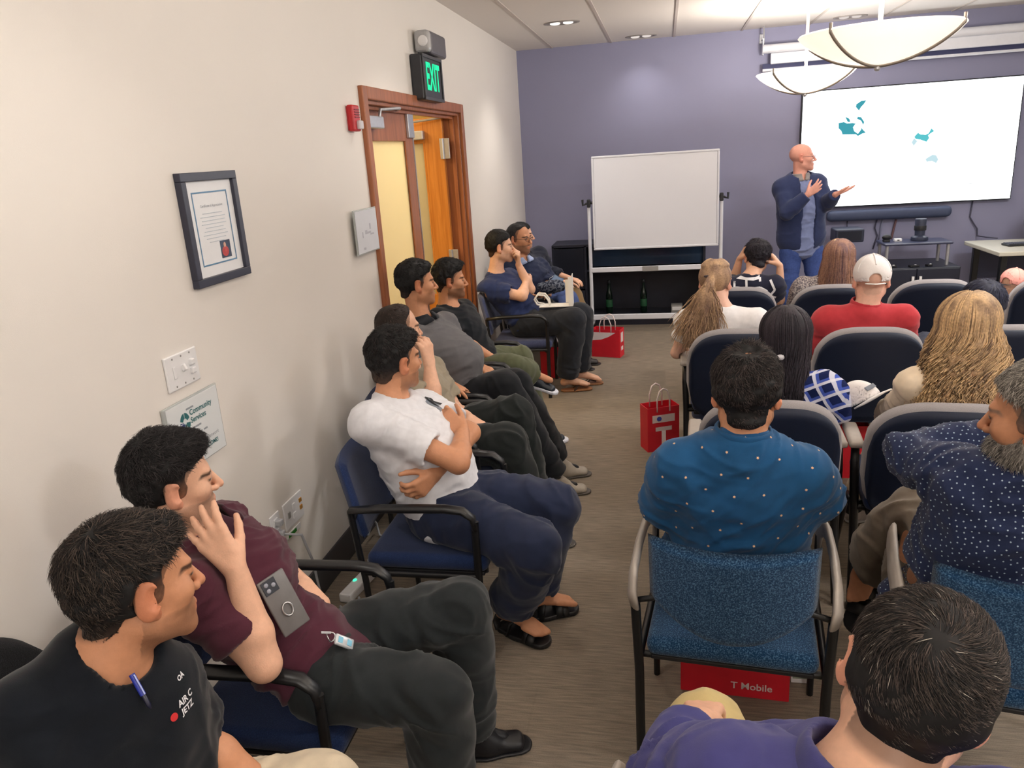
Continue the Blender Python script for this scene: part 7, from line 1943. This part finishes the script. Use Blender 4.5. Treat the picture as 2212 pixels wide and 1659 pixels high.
def decal(o, name, verts2, faces, org, U, Vv, Wd, m, lift=0.0015):
    """drape a flat graphic (u,v) on garment o: cast from org+uU+vV along Wd"""
    b = bvh_of(o); vs = []
    U, Vv, Wd = Vector(nrm(U)), Vector(nrm(Vv)), Vector(nrm(Wd)); org = Vector(org)
    last = None
    for u, v in verts2:
        p = org + U * u + Vv * v
        h = b.ray_cast(p, Wd)
        if h[0] is None: q = last if last is not None else p + Wd * 0.3
        else: q = h[0] + h[1] * lift if h[1].dot(Wd) < 0 else h[0] - h[1] * lift
        last = q; vs.append(q)
    mb_ = MB().add(vs, faces)
    me = bpy.data.meshes.new(name); me.from_pydata(mb_.v, [], mb_.f)
    return link_mesh(name, me, m, o, smooth=True)

def text_flat(body, size, bold=0.0):
    me = text_mesh(body, size, 0, bold)
    bm = bmesh.new(); bm.from_mesh(me); bmesh.ops.triangulate(bm, faces=bm.faces[:])
    vs = [(v.co.x, v.co.y) for v in bm.verts]; bm.verts.index_update(); fs = [tuple(v.index for v in f.verts) for f in bm.faces]
    bm.free(); bpy.data.meshes.remove(me)
    return vs, fs

def grid_rect(w, h, n=6, sh=0.0):
    vs = [(-w / 2 + w * i / n + sh * (j / n - 0.5), -h / 2 + h * j / n) for j in range(n + 1) for i in range(n + 1)]
    fs = [(j * (n + 1) + i, j * (n + 1) + i + 1, (j + 1) * (n + 1) + i + 1, (j + 1) * (n + 1) + i) for j in range(n) for i in range(n)]
    return vs, fs

M_wprint = mat('white_print', rgb(232, 232, 236), 0.7, nscale=60, namt=0.03)
M_rprint = mat('red_print', rgb(206, 44, 48), 0.7, nscale=60, namt=0.05)
M_kprint = mat('black_print', rgb(34, 34, 38), 0.7, nscale=60, namt=0.05)
M_gprint = mat('grey_print', rgb(128, 136, 148), 0.7, nscale=60, namt=0.05)
def on_chest(K, right, down, size=0.0):
    pel, nk, up, side, fwd = PP[K]['torso']
    return nk - up * down + side * right + fwd * 0.4, -side, up, -fwd
# chest print of the man in black
o_, U_, V_, W_ = on_chest('P1', -0.062, 0.105)
sh = PP['P1']['shirt']
for body, dx, dy, sz in (('AIR C', 0.002, 0.0, 0.0155), ('JETZ', 0.0, -0.0155, 0.0155), ('OA', 0.012, 0.032, 0.012)):
    vs, fs = text_flat(body, sz, 0.0004); decal(sh, 'lettering', [(u + dx, v + dy) for u, v in vs], fs, o_, U_, V_, W_, M_wprint)
vs = [(0, 0)] + [(0.0075 * math.cos(a), 0.0075 * math.sin(a)) for a in np.linspace(0, 2 * PI, 16, endpoint=False)]
decal(sh, 'round_emblem', [(u - 0.032, v - 0.013) for u, v in vs], [(0, 1 + k, 1 + (k + 1) % 16) for k in range(16)], o_, U_, V_, W_, M_rprint)
# chest print of the man in white
o_, U_, V_, W_ = on_chest('P3', -0.09, 0.10)
sh = PP['P3']['shirt']
vs, fs = grid_rect(0.045, 0.062, 6); decal(sh, 'grey_panel', [(u - 0.012, v - 0.012) for u, v in vs], fs, o_, U_, V_, W_, M_gprint)
vs, fs = text_flat('R', 0.075, 0.003); decal(sh, 'black_print', [(u + 0.006, v) for u, v in vs], fs, o_, U_, V_, W_, M_kprint, 0.0025)

def scatter(K, part, spacing, size, m, seed=2, spikes=0, keep=None, name='star_print'):
    """small flat marks spread evenly over a garment"""
    V, Q = PP[K][part]; N = normals(V, Q); rng = np.random.default_rng(seed)
    order = rng.permutation(len(V)); cell = {}; pts = []
    for i in order:
        if keep is not None and not keep(V[i]): continue
        k = tuple((V[i] // spacing).astype(int)); ok = True
        for a in (-1, 0, 1):
            for b in (-1, 0, 1):
                for c_ in (-1, 0, 1):
                    for p in cell.get((k[0] + a, k[1] + b, k[2] + c_), ()):
                        if np.linalg.norm(V[p] - V[i]) < spacing: ok = False; break
                    if not ok: break
                if not ok: break
            if not ok: break
        if ok: cell.setdefault(k, []).append(i); pts.append(i)
    vs = []; fs = []
    nn = spikes * 2 if spikes else 8
    for i in pts:
        n_ = N[i]; a = nrm(np.cross(n_, V3(0.3, 0.2, 0.9))); b = np.cross(n_, a); c0 = V[i] + n_ * 0.0012; base = len(vs); ph = rng.uniform(0, 6)
        vs.append(c0)
        for k in range(nn):
            rr = size * (1.0 if not spikes or k % 2 == 0 else 0.5); an = ph + 2 * PI * k / nn
            vs.append(c0 + a * rr * math.cos(an) + b * rr * math.sin(an) - n_ * 0.0004)
        fs += [(base, base + 1 + k, base + 1 + (k + 1) % nn) for k in range(nn)]
    return vs, fs
def add_marks(K, vs, fs, m):
    o = PP[K]['shirt']; me = o.data
    if len(me.materials) < 2: me.materials.append(m)
    bm = bmesh.new(); bm.from_mesh(me); bv = [bm.verts.new(v) for v in vs]
    for f in fs:
        q = bm.faces.new([bv[i] for i in f]); q.material_index = len(me.materials) - 1
    bm.to_mesh(me); bm.free()
PP['R9']['sv'] = (PP['R9']['sV'], PP['R9']['sQ']); PP['R10']['sv'] = (PP['R10']['sV'], PP['R10']['sQ'])
vs, fs = scatter('R9', 'sv', 0.062, 0.0048, None, 2, 6); add_marks('R9', vs, fs, mat('star_cream', rgb(236, 190, 150), 0.8, nscale=60, namt=0.03))
vs, fs = scatter('R10', 'sv', 0.0135, 0.0021, None, 4, 0); add_marks('R10', vs, fs, mat('dot_pale', rgb(170, 190, 206), 0.8, nscale=60, namt=0.03))
# white line pattern on the young man's shirt
o_, U_, V_, W_ = None, None, None, None
pel, nk, up, side, fwd = PP['R1']['torso']; sh = PP['R1']['shirt']
def line_strip(p, w=0.0075):
    vs = []; fs = []
    for (a, b) in zip(p[:-1], p[1:]):
        d = V3(b[0] - a[0], b[1] - a[1]); L_ = np.linalg.norm(d); d /= L_; n_ = V3(-d[1], d[0]) * w; k = max(2, int(L_ / 0.015)); base = len(vs)
        for i in range(k + 1):
            q = V3(a[0], a[1]) + d * L_ * i / k; vs += [tuple(q + n_), tuple(q - n_)]
        fs += [(base + 2 * i, base + 2 * i + 1, base + 2 * i + 3, base + 2 * i + 2) for i in range(k)]
    return vs, fs
org = nk - up * 0.055 - fwd * 0.4
for p in ([(-0.11, 0.075), (0.06, 0.075), (0.06, 0.055)], [(-0.11, 0.075), (-0.11, 0.02), (0.06, 0.02), (0.11, -0.01)], [(-0.03, 0.075), (-0.03, -0.09)], [(0.13, 0.06), (0.16, 0.0), (0.13, -0.04), (0.17, -0.06)], [(-0.16, 0.06), (-0.13, 0.09)], [(-0.17, -0.02), (-0.13, -0.05), (-0.16, -0.09)]):
    vs, fs = line_strip(p); decal(sh, 'line_print', vs, fs, org, side, up, fwd, M_wprint, 0.003)

def pattern_mat(name, kind, a, b, c=None, scale=60):
    m = bpy.data.materials.new(name); m.use_nodes = True
    N = m.node_tree.nodes; L = m.node_tree.links; p = N['Principled BSDF']; p.inputs['Roughness'].default_value = 0.9; p.inputs['Specular IOR Level'].default_value = 0.1
    tc = N.new('ShaderNodeTexCoord')
    if kind == 'speckle':
        nz = N.new('ShaderNodeTexNoise'); nz.inputs['Scale'].default_value = scale; nz.inputs['Detail'].default_value = 2
        L.new(tc.outputs['Object'], nz.inputs['Vector']); cr = N.new('ShaderNodeValToRGB'); cr.color_ramp.elements[0].position = 0.46; cr.color_ramp.elements[1].position = 0.56
        cr.color_ramp.elements[0].color = (*a, 1); cr.color_ramp.elements[1].color = (*b, 1); L.new(nz.outputs['Fac'], cr.inputs[0]); L.new(cr.outputs[0], p.inputs['Base Color'])
    else:
        mp = N.new('ShaderNodeMapping'); mp.inputs['Rotation'].default_value = (0.5, 0.35, 0.6); L.new(tc.outputs['Object'], mp.inputs[0])
        src = None
        sep = N.new('ShaderNodeSeparateXYZ'); L.new(mp.outputs[0], sep.inputs[0])
        col = None
        for ax, (period, w, cc) in (('X', (0.055, 0.4, b)), ('Z', (0.055, 0.4, b)), ('X', (0.055, 0.2, c)), ('Z', (0.055, 0.2, c))):
            d = N.new('ShaderNodeMath'); d.operation = 'MULTIPLY'; d.inputs[1].default_value = 1 / period; L.new(sep.outputs[ax], d.inputs[0])
            f = N.new('ShaderNodeMath'); f.operation = 'FRACT'; L.new(d.outputs[0], f.inputs[0])
            g_ = N.new('ShaderNodeMath'); g_.operation = 'LESS_THAN'; g_.inputs[1].default_value = w; L.new(f.outputs[0], g_.inputs[0])
            k = N.new('ShaderNodeMath'); k.operation = 'MULTIPLY'; k.inputs[1].default_value = 0.75; L.new(g_.outputs[0], k.inputs[0])
            mx = N.new('ShaderNodeMix'); mx.data_type = 'RGBA'
            if col is None: mx.inputs[6].default_value = (*a, 1)
            else: L.new(col, mx.inputs[6])
            mx.inputs[7].default_value = (*cc, 1); L.new(k.outputs[0], mx.inputs[0]); col = mx.outputs[2]
        L.new(col, p.inputs['Base Color'])
    return m
PP['R2']['shirt'].data.materials[0] = pattern_mat('speckled_knit', 'speckle', rgb(112, 104, 112), rgb(196, 188, 184), scale=120)
PP['R5']['shirt'].data.materials[0] = pattern_mat('blue_plaid', 'plaid', rgb(24, 34, 76), rgb(70, 92, 180), rgb(222, 222, 230))

# ================================================================== loose things
M_bag = mat('red_paper', rgb(214, 30, 48), 0.5, nscale=12, namt=0.06, bump=0.05, bscale=40)
M_bagw = mat('white_bag_print', rgb(240, 226, 226), 0.5, nscale=12, namt=0.03)
def paper_bag(label, loc, rz, w=0.26, d=0.12, h=0.30, handles=True, band=True, text=None, tilt=None, swoosh=False, m=None, lean=0.0):
    m = m or M_bag
    t = thing('paper_bag', label, 'bag', loc, rz)
    if tilt: t.rotation_euler = (tilt[0], tilt[1], rz)
    b = MB(); th = 0.003
    b.box((0, -d / 2, h / 2), (w, th, h)); b.box((0, d / 2, h / 2), (w, th, h)); b.box((-w / 2, 0, h / 2), (th, d, h)); b.box((w / 2, 0, h / 2), (th, d, h)); b.box((0, 0, th / 2), (w, d, th))
    b.build('bag_body', m, t)
    if handles:
        for y in (-d / 2, d / 2):
            MB().tube([(-w * 0.2, y, h - 0.03), (-w * 0.2, y, h + 0.05), (-w * 0.12, y, h + 0.105), (0, y, h + 0.12), (w * 0.12, y, h + 0.105), (w * 0.2, y, h + 0.05), (w * 0.2, y, h - 0.03)], 0.005, 8).build('handle', M_bagw, t, smooth=True)
    if band:
        MB().box((-w / 2 - 0.002, 0, h * 0.72), (0.001, d * 0.5, h * 0.35)).build('white_print', M_bagw, t)
        MB().box((-w / 2 - 0.002, 0, h * 0.3), (0.001, d * 0.45, h * 0.14)).build('white_print', M_bagw, t)
        MB().box((w / 2 + 0.002, 0, h * 0.7), (0.001, d * 0.5, h * 0.35)).build('white_print', M_bagw, t)
        MB().box((w / 2 + 0.002, 0, h * 0.3), (0.001, d * 0.45, h * 0.14)).build('white_print', M_bagw, t)
    if swoosh:
        pl = [(-w / 2 + 0.005, h * 0.9), (w * 0.36, h * 0.9), (w * 0.1, h * 0.74), (-w * 0.15, h * 0.64), (-w / 2 + 0.005, h * 0.6)]
        MB().prism(pl, (0, -d / 2 - 0.0025, 0), (1, 0, 0), (0, 0, 1), (0, -0.001, 0)).build('white_print', M_bagw, t)
    if text:
        place_text('lettering', text, 0.038, (w * 0.16, -d / 2 - 0.003, h * 0.2), (1, 0, 0), (0, 0, 1), M_bagw, t, bold=0.0005)
    return t
paper_bag('small red paper bag with twisted handles at the feet of the navy T-shirt man', (-0.925, 6.265, 0), 0.0, 0.23, 0.085, 0.25)
paper_bag('larger red paper bag with a white swoosh by the whiteboard', (-0.52, 6.95, 0), math.radians(-14), 0.27, 0.13, 0.26, swoosh=True)
bt = paper_bag('red paper bag with white T print standing in the aisle beside the second row', (-0.035, 4.66, 0), math.radians(24), 0.21, 0.12, 0.29, band=False)
place_text('lettering', 'T', 0.17, (0.0, -0.0635, 0.09), (1, 0, 0), (0, 0, 1), M_bagw, bt, bold=0.006)
MB().box((0.0, -0.0625, 0.215), (0.15, 0.001, 0.05)).build('white_print', M_bagw, bt)
MB().ell((-0.03, -0.064, 0.215), (0.016, 0.002, 0.016), 12, 8).build('blue_dot', mat('blue_dot', rgb(80, 96, 200), 0.5, nscale=30, namt=0.05), bt)
paper_bag('red paper bag with store lettering lying under the blue tweed aisle chair', (0.235, 2.40, 0.0), math.radians(-4), 0.36, 0.14, 0.22, handles=False, text='T Mobile')
paper_bag('red paper bag under the second row chair of the man in the white cap', (0.99, 4.27, 0), math.radians(0), 0.22, 0.10, 0.31, handles=False)
t = thing('paper_box', 'flat white printed leaflet box beside the red bag under the aisle chair', 'box', (0.463, 2.50, 0), 0.0)
MB().box((0, 0, 0.03), (0.06, 0.16, 0.06), 0.002).build('carton', M_paper, t)
MB().box((0, -0.081, 0.034), (0.05, 0.001, 0.03)).build('carton_print', mat('green_grey', rgb(150, 166, 150), 0.6, nscale=60, namt=0.3), t)

t = thing('paper_bag', 'open white paper bag lying on the lap of the navy T-shirt man', 'bag', (-0.83, 5.86, 0.70), math.radians(4))
M_wbag = mat('white_bag_paper', rgb(238, 236, 232), 0.5, nscale=12, namt=0.02)
b = MB(); b.box((0, 0, 0.004), (0.26, 0.13, 0.006)); b.box((0.13, 0, 0.12), (0.006, 0.13, 0.235)); b.box((0.10, 0.065, 0.1), (0.06, 0.004, 0.18)); b.box((0.115, -0.065, 0.12), (0.03, 0.004, 0.22))
b.build('bag_body', M_wbag, t)
for y in (-0.03, 0.05):
    MB().tube([(-0.10, y, 0.008), (-0.15, y, 0.02), (-0.17, y, 0.06), (-0.14, y, 0.095), (-0.09, y, 0.09), (-0.06, y, 0.05), (-0.05, y, 0.008)], 0.007, 8).build('handle', M_wbag, t, smooth=True)
mk = curved_panel(0.05, lambda u: 0.05, lambda u: -0.05, 0, 0.02, 0, 0.006, 14, 10, 0.01, 0)
t = thing('face_mask', 'pale blue face mask in the hand of the man with glasses', 'mask', (-0.90, 6.42, 0.80), 0.5)
t.rotation_euler = (0.3, 0.5, 0.5)
mk.build('mask_body', mat('mask_blue', rgb(160, 188, 226), 0.8, nscale=60, namt=0.03), t, smooth=True)
MB().tube([(-0.05, 0, 0.03), (-0.075, -0.02, 0.0), (-0.05, 0, -0.03)], 0.0015, 6).build('ear_loop', M_white, t, smooth=True)
F = Field((-0.16, -0.14, -0.08), (0.16, 0.14, 0.1), 0.008)
F.op(ellip((0, 0, 0), (0.12, 0.09, 0.05)), 0.02); F.op(ellip((0.05, -0.03, 0.02), (0.07, 0.06, 0.04)), 0.03)
V, Q = F.mesh(); N = normals(V, Q); V = V + N * (0.012 * folds(V, V3(1, 0.5, 0.3), 22, 8))[:, None]
o = link_mesh('folded_scarf', np_mesh('folded_scarf', V, Q), pattern_mat('check_scarf', 'speckle', rgb(40, 46, 62), rgb(112, 118, 132), scale=55)); o.location = (-0.93, 6.28, 0.775)
tag(o, 'bundled grey checked cloth on the lap of the man with glasses', 'scarf')

# cap on the cream trousers of the woman with curly hair
t = thing('baseball_cap', 'spare white cap resting on the knee of the woman with curly hair', 'cap', (0.842, 3.40, 0.718), math.radians(20))
t.rotation_euler = (-0.55, -0.25, 0.6)
F = Field((-0.12, -0.14, -0.03), (0.12, 0.14, 0.14), 0.005)
F.op(ellip((0, 0, 0), (0.085, 0.10, 0.105)), 0.01); F.op(half((0, 0, 0.005), (0, 0, -1)), 0.003, 'i'); F.op(ellip((0, 0, -0.004), (0.08, 0.095, 0.1)), 0.002, 's')
V, Q = F.mesh(); V = relax(V, Q, 1); link_mesh('crown', np_mesh('crown', V, Q), M_wcap, t)
vs = []; fs = []; n_ = 14
for z_ in (0.012, 0.006):
    for r_ in (0.97, 1.62):
        for k in range(n_ + 1):
            x = -1 + 2 * k / n_; vs.append((0.085 * x, -0.1 * math.sqrt(max(0, 1 - 0.72 * x * x)) - (0.07 * math.sqrt(max(0, 1 - x ** 4)) if r_ > 1 else 0), z_ - 0.01 * x * x))
m_ = n_ + 1
for k in range(n_): fs += [(k, k + 1, m_ + k + 1, m_ + k), (2 * m_ + k, 3 * m_ + k, 3 * m_ + k + 1, 2 * m_ + k + 1), (m_ + k, m_ + k + 1, 3 * m_ + k + 1, 3 * m_ + k)]
MB().add(vs, fs).build('brim', M_wcap, t, smooth=True)
place_text('lettering', 'cap', 0.02, (0, -0.09, 0.045), (1, 0, 0), (0, -0.3, 1), M_textg, t) if False else None
MB().box((0.01, -0.093, 0.05), (0.05, 0.004, 0.02), 0.001, Matrix.Rotation(-0.45, 3, 'X')).build('grey_patch', M_gprint, t)

# phone, key fob and pen
def stick(t, K, part, p, n, lift, x=None, y=None, z=None, also=None, raw=False):
    """lay a small thing on a garment: nearest cloth below p along -n"""
    O = PP[K]['O']; n = Vector(nrm(n)); best = None
    for g in (part, also):
        if not g: continue
        h = bvh_of(PP[K][g]).ray_cast(Vector(V3(p) - O) + n * 0.25, -n)
        if h[0] is not None and (best is None or h[3] < best[3]): best = h
    loc = best[0] + Vector(O); nn = best[1] if best[1].dot(n) > 0 else -best[1]
    nn = n if raw else (nn + n).normalized()
    if y is not None: Y = (Vector(y) - nn * Vector(y).dot(nn)).normalized(); X = Y.cross(nn); Z = nn
    elif x is not None: X = (Vector(x) - nn * Vector(x).dot(nn)).normalized(); Z = nn; Y = Z.cross(X)
    else: Z = (Vector(z) - nn * Vector(z).dot(nn)).normalized(); Y = -nn; X = Y.cross(Z)
    t.rotation_mode = 'XYZ'; t.rotation_euler = Matrix((X, Y, Z)).transposed().to_euler(); t.location = loc + nn * lift
pel, nk, up, side, fwd = PP['P2']['torso']; O = PP['P2']['O']
t = thing('phone', 'grey ringed phone tucked against the maroon shirt under the hand', 'phone'); stick(t, 'P2', 'shirt', (-0.968, 1.547, 0.809), (0.7, -0.5, 0.3), 0.027, y=(-0.1, -0.15, 1), raw=True)
MB().box((0, 0, 0), (0.076, 0.155, 0.009), 0.004, seg=3).build('case', mat('phone_case', rgb(110, 108, 108), 0.35, nscale=30, namt=0.08), t, auto=40)
MB().box((-0.012, 0.055, 0.0055), (0.038, 0.036, 0.003), 0.001).build('camera_plate', mat('phone_cam', rgb(58, 62, 70), 0.25, nscale=30, namt=0.05), t)
for dx, dy in ((-0.008, 0.008), (-0.008, -0.008), (0.009, 0.0)):
    MB().ell((-0.012 + dx, 0.055 + dy, 0.0075), (0.006, 0.006, 0.0025), 12, 8).build('lens', mat('lens_grey', rgb(150, 154, 166), 0.15, nscale=30, namt=0.05), t, smooth=True)
MB().tube([(0.013 * math.cos(a), -0.018 + 0.017 * math.sin(a), 0.008) for a in np.linspace(0, 2 * PI, 24, endpoint=False)], 0.0026, 8, closed=True).build('finger_ring', M_steel, t, smooth=True)
t = thing('key_fob', 'silver car key fob with ring lying on the dark trousers', 'keys'); stick(t, 'P2', 'shirt', (-0.845, 1.60, 0.652), (0.6, -0.36, 0.7), 0.019, x=(0.98, 0.186, -0.06), also='trousers')
MB().box((0, 0, 0), (0.058, 0.03, 0.01), 0.0048, seg=3).build('fob_body', mat('fob_silver', rgb(196, 200, 204), 0.3, metal=0.3, nscale=30, namt=0.05), t, auto=40)
for dx in (-0.014, 0.014):
    MB().box((dx, 0, 0.0052), (0.014, 0.016, 0.0015), 0.0005).build('button', mat('fob_blue', rgb(120, 186, 214), 0.4, nscale=30, namt=0.05), t)
MB().tube([(-0.042 + 0.012 * math.cos(a), 0.012 * math.sin(a), 0.004 * math.sin(a * 2)) for a in np.linspace(0, 2 * PI, 20, endpoint=False)], 0.002, 6, closed=True).build('key_ring', M_steel, t, smooth=True)
MB().box((-0.06, 0.004, 0.004), (0.03, 0.007, 0.003), 0.001, Matrix.Rotation(0.3, 3, 'Z')).build('key_blade', M_steel, t)
t = thing('pen', 'blue pen clipped in the collar of the black printed T-shirt', 'pen'); stick(t, 'P1', 'shirt', (-0.896, 0.979, 1.0), (0.67, -0.2, 0.71), 0.006, z=(0, 0, 1))
MB().tube([(0, 0, -0.028), (0, 0, -0.02), (0, 0, 0.03)], [0.0018, 0.0042, 0.0042], 10).build('barrel', mat('pen_dark', rgb(26, 28, 52), 0.3, nscale=30, namt=0.05), t, smooth=True)
MB().tube([(0, 0, 0.0), (0, 0, 0.042)], 0.0052, 10).build('pen_cap', mat('pen_blue', rgb(44, 60, 170), 0.3, nscale=30, namt=0.1), t, auto=50)
MB().box((0.0, -0.007, 0.02), (0.003, 0.002, 0.04), 0.0008).build('clip', mat('pen_clip', rgb(150, 160, 214), 0.3, nscale=30, namt=0.1), t)
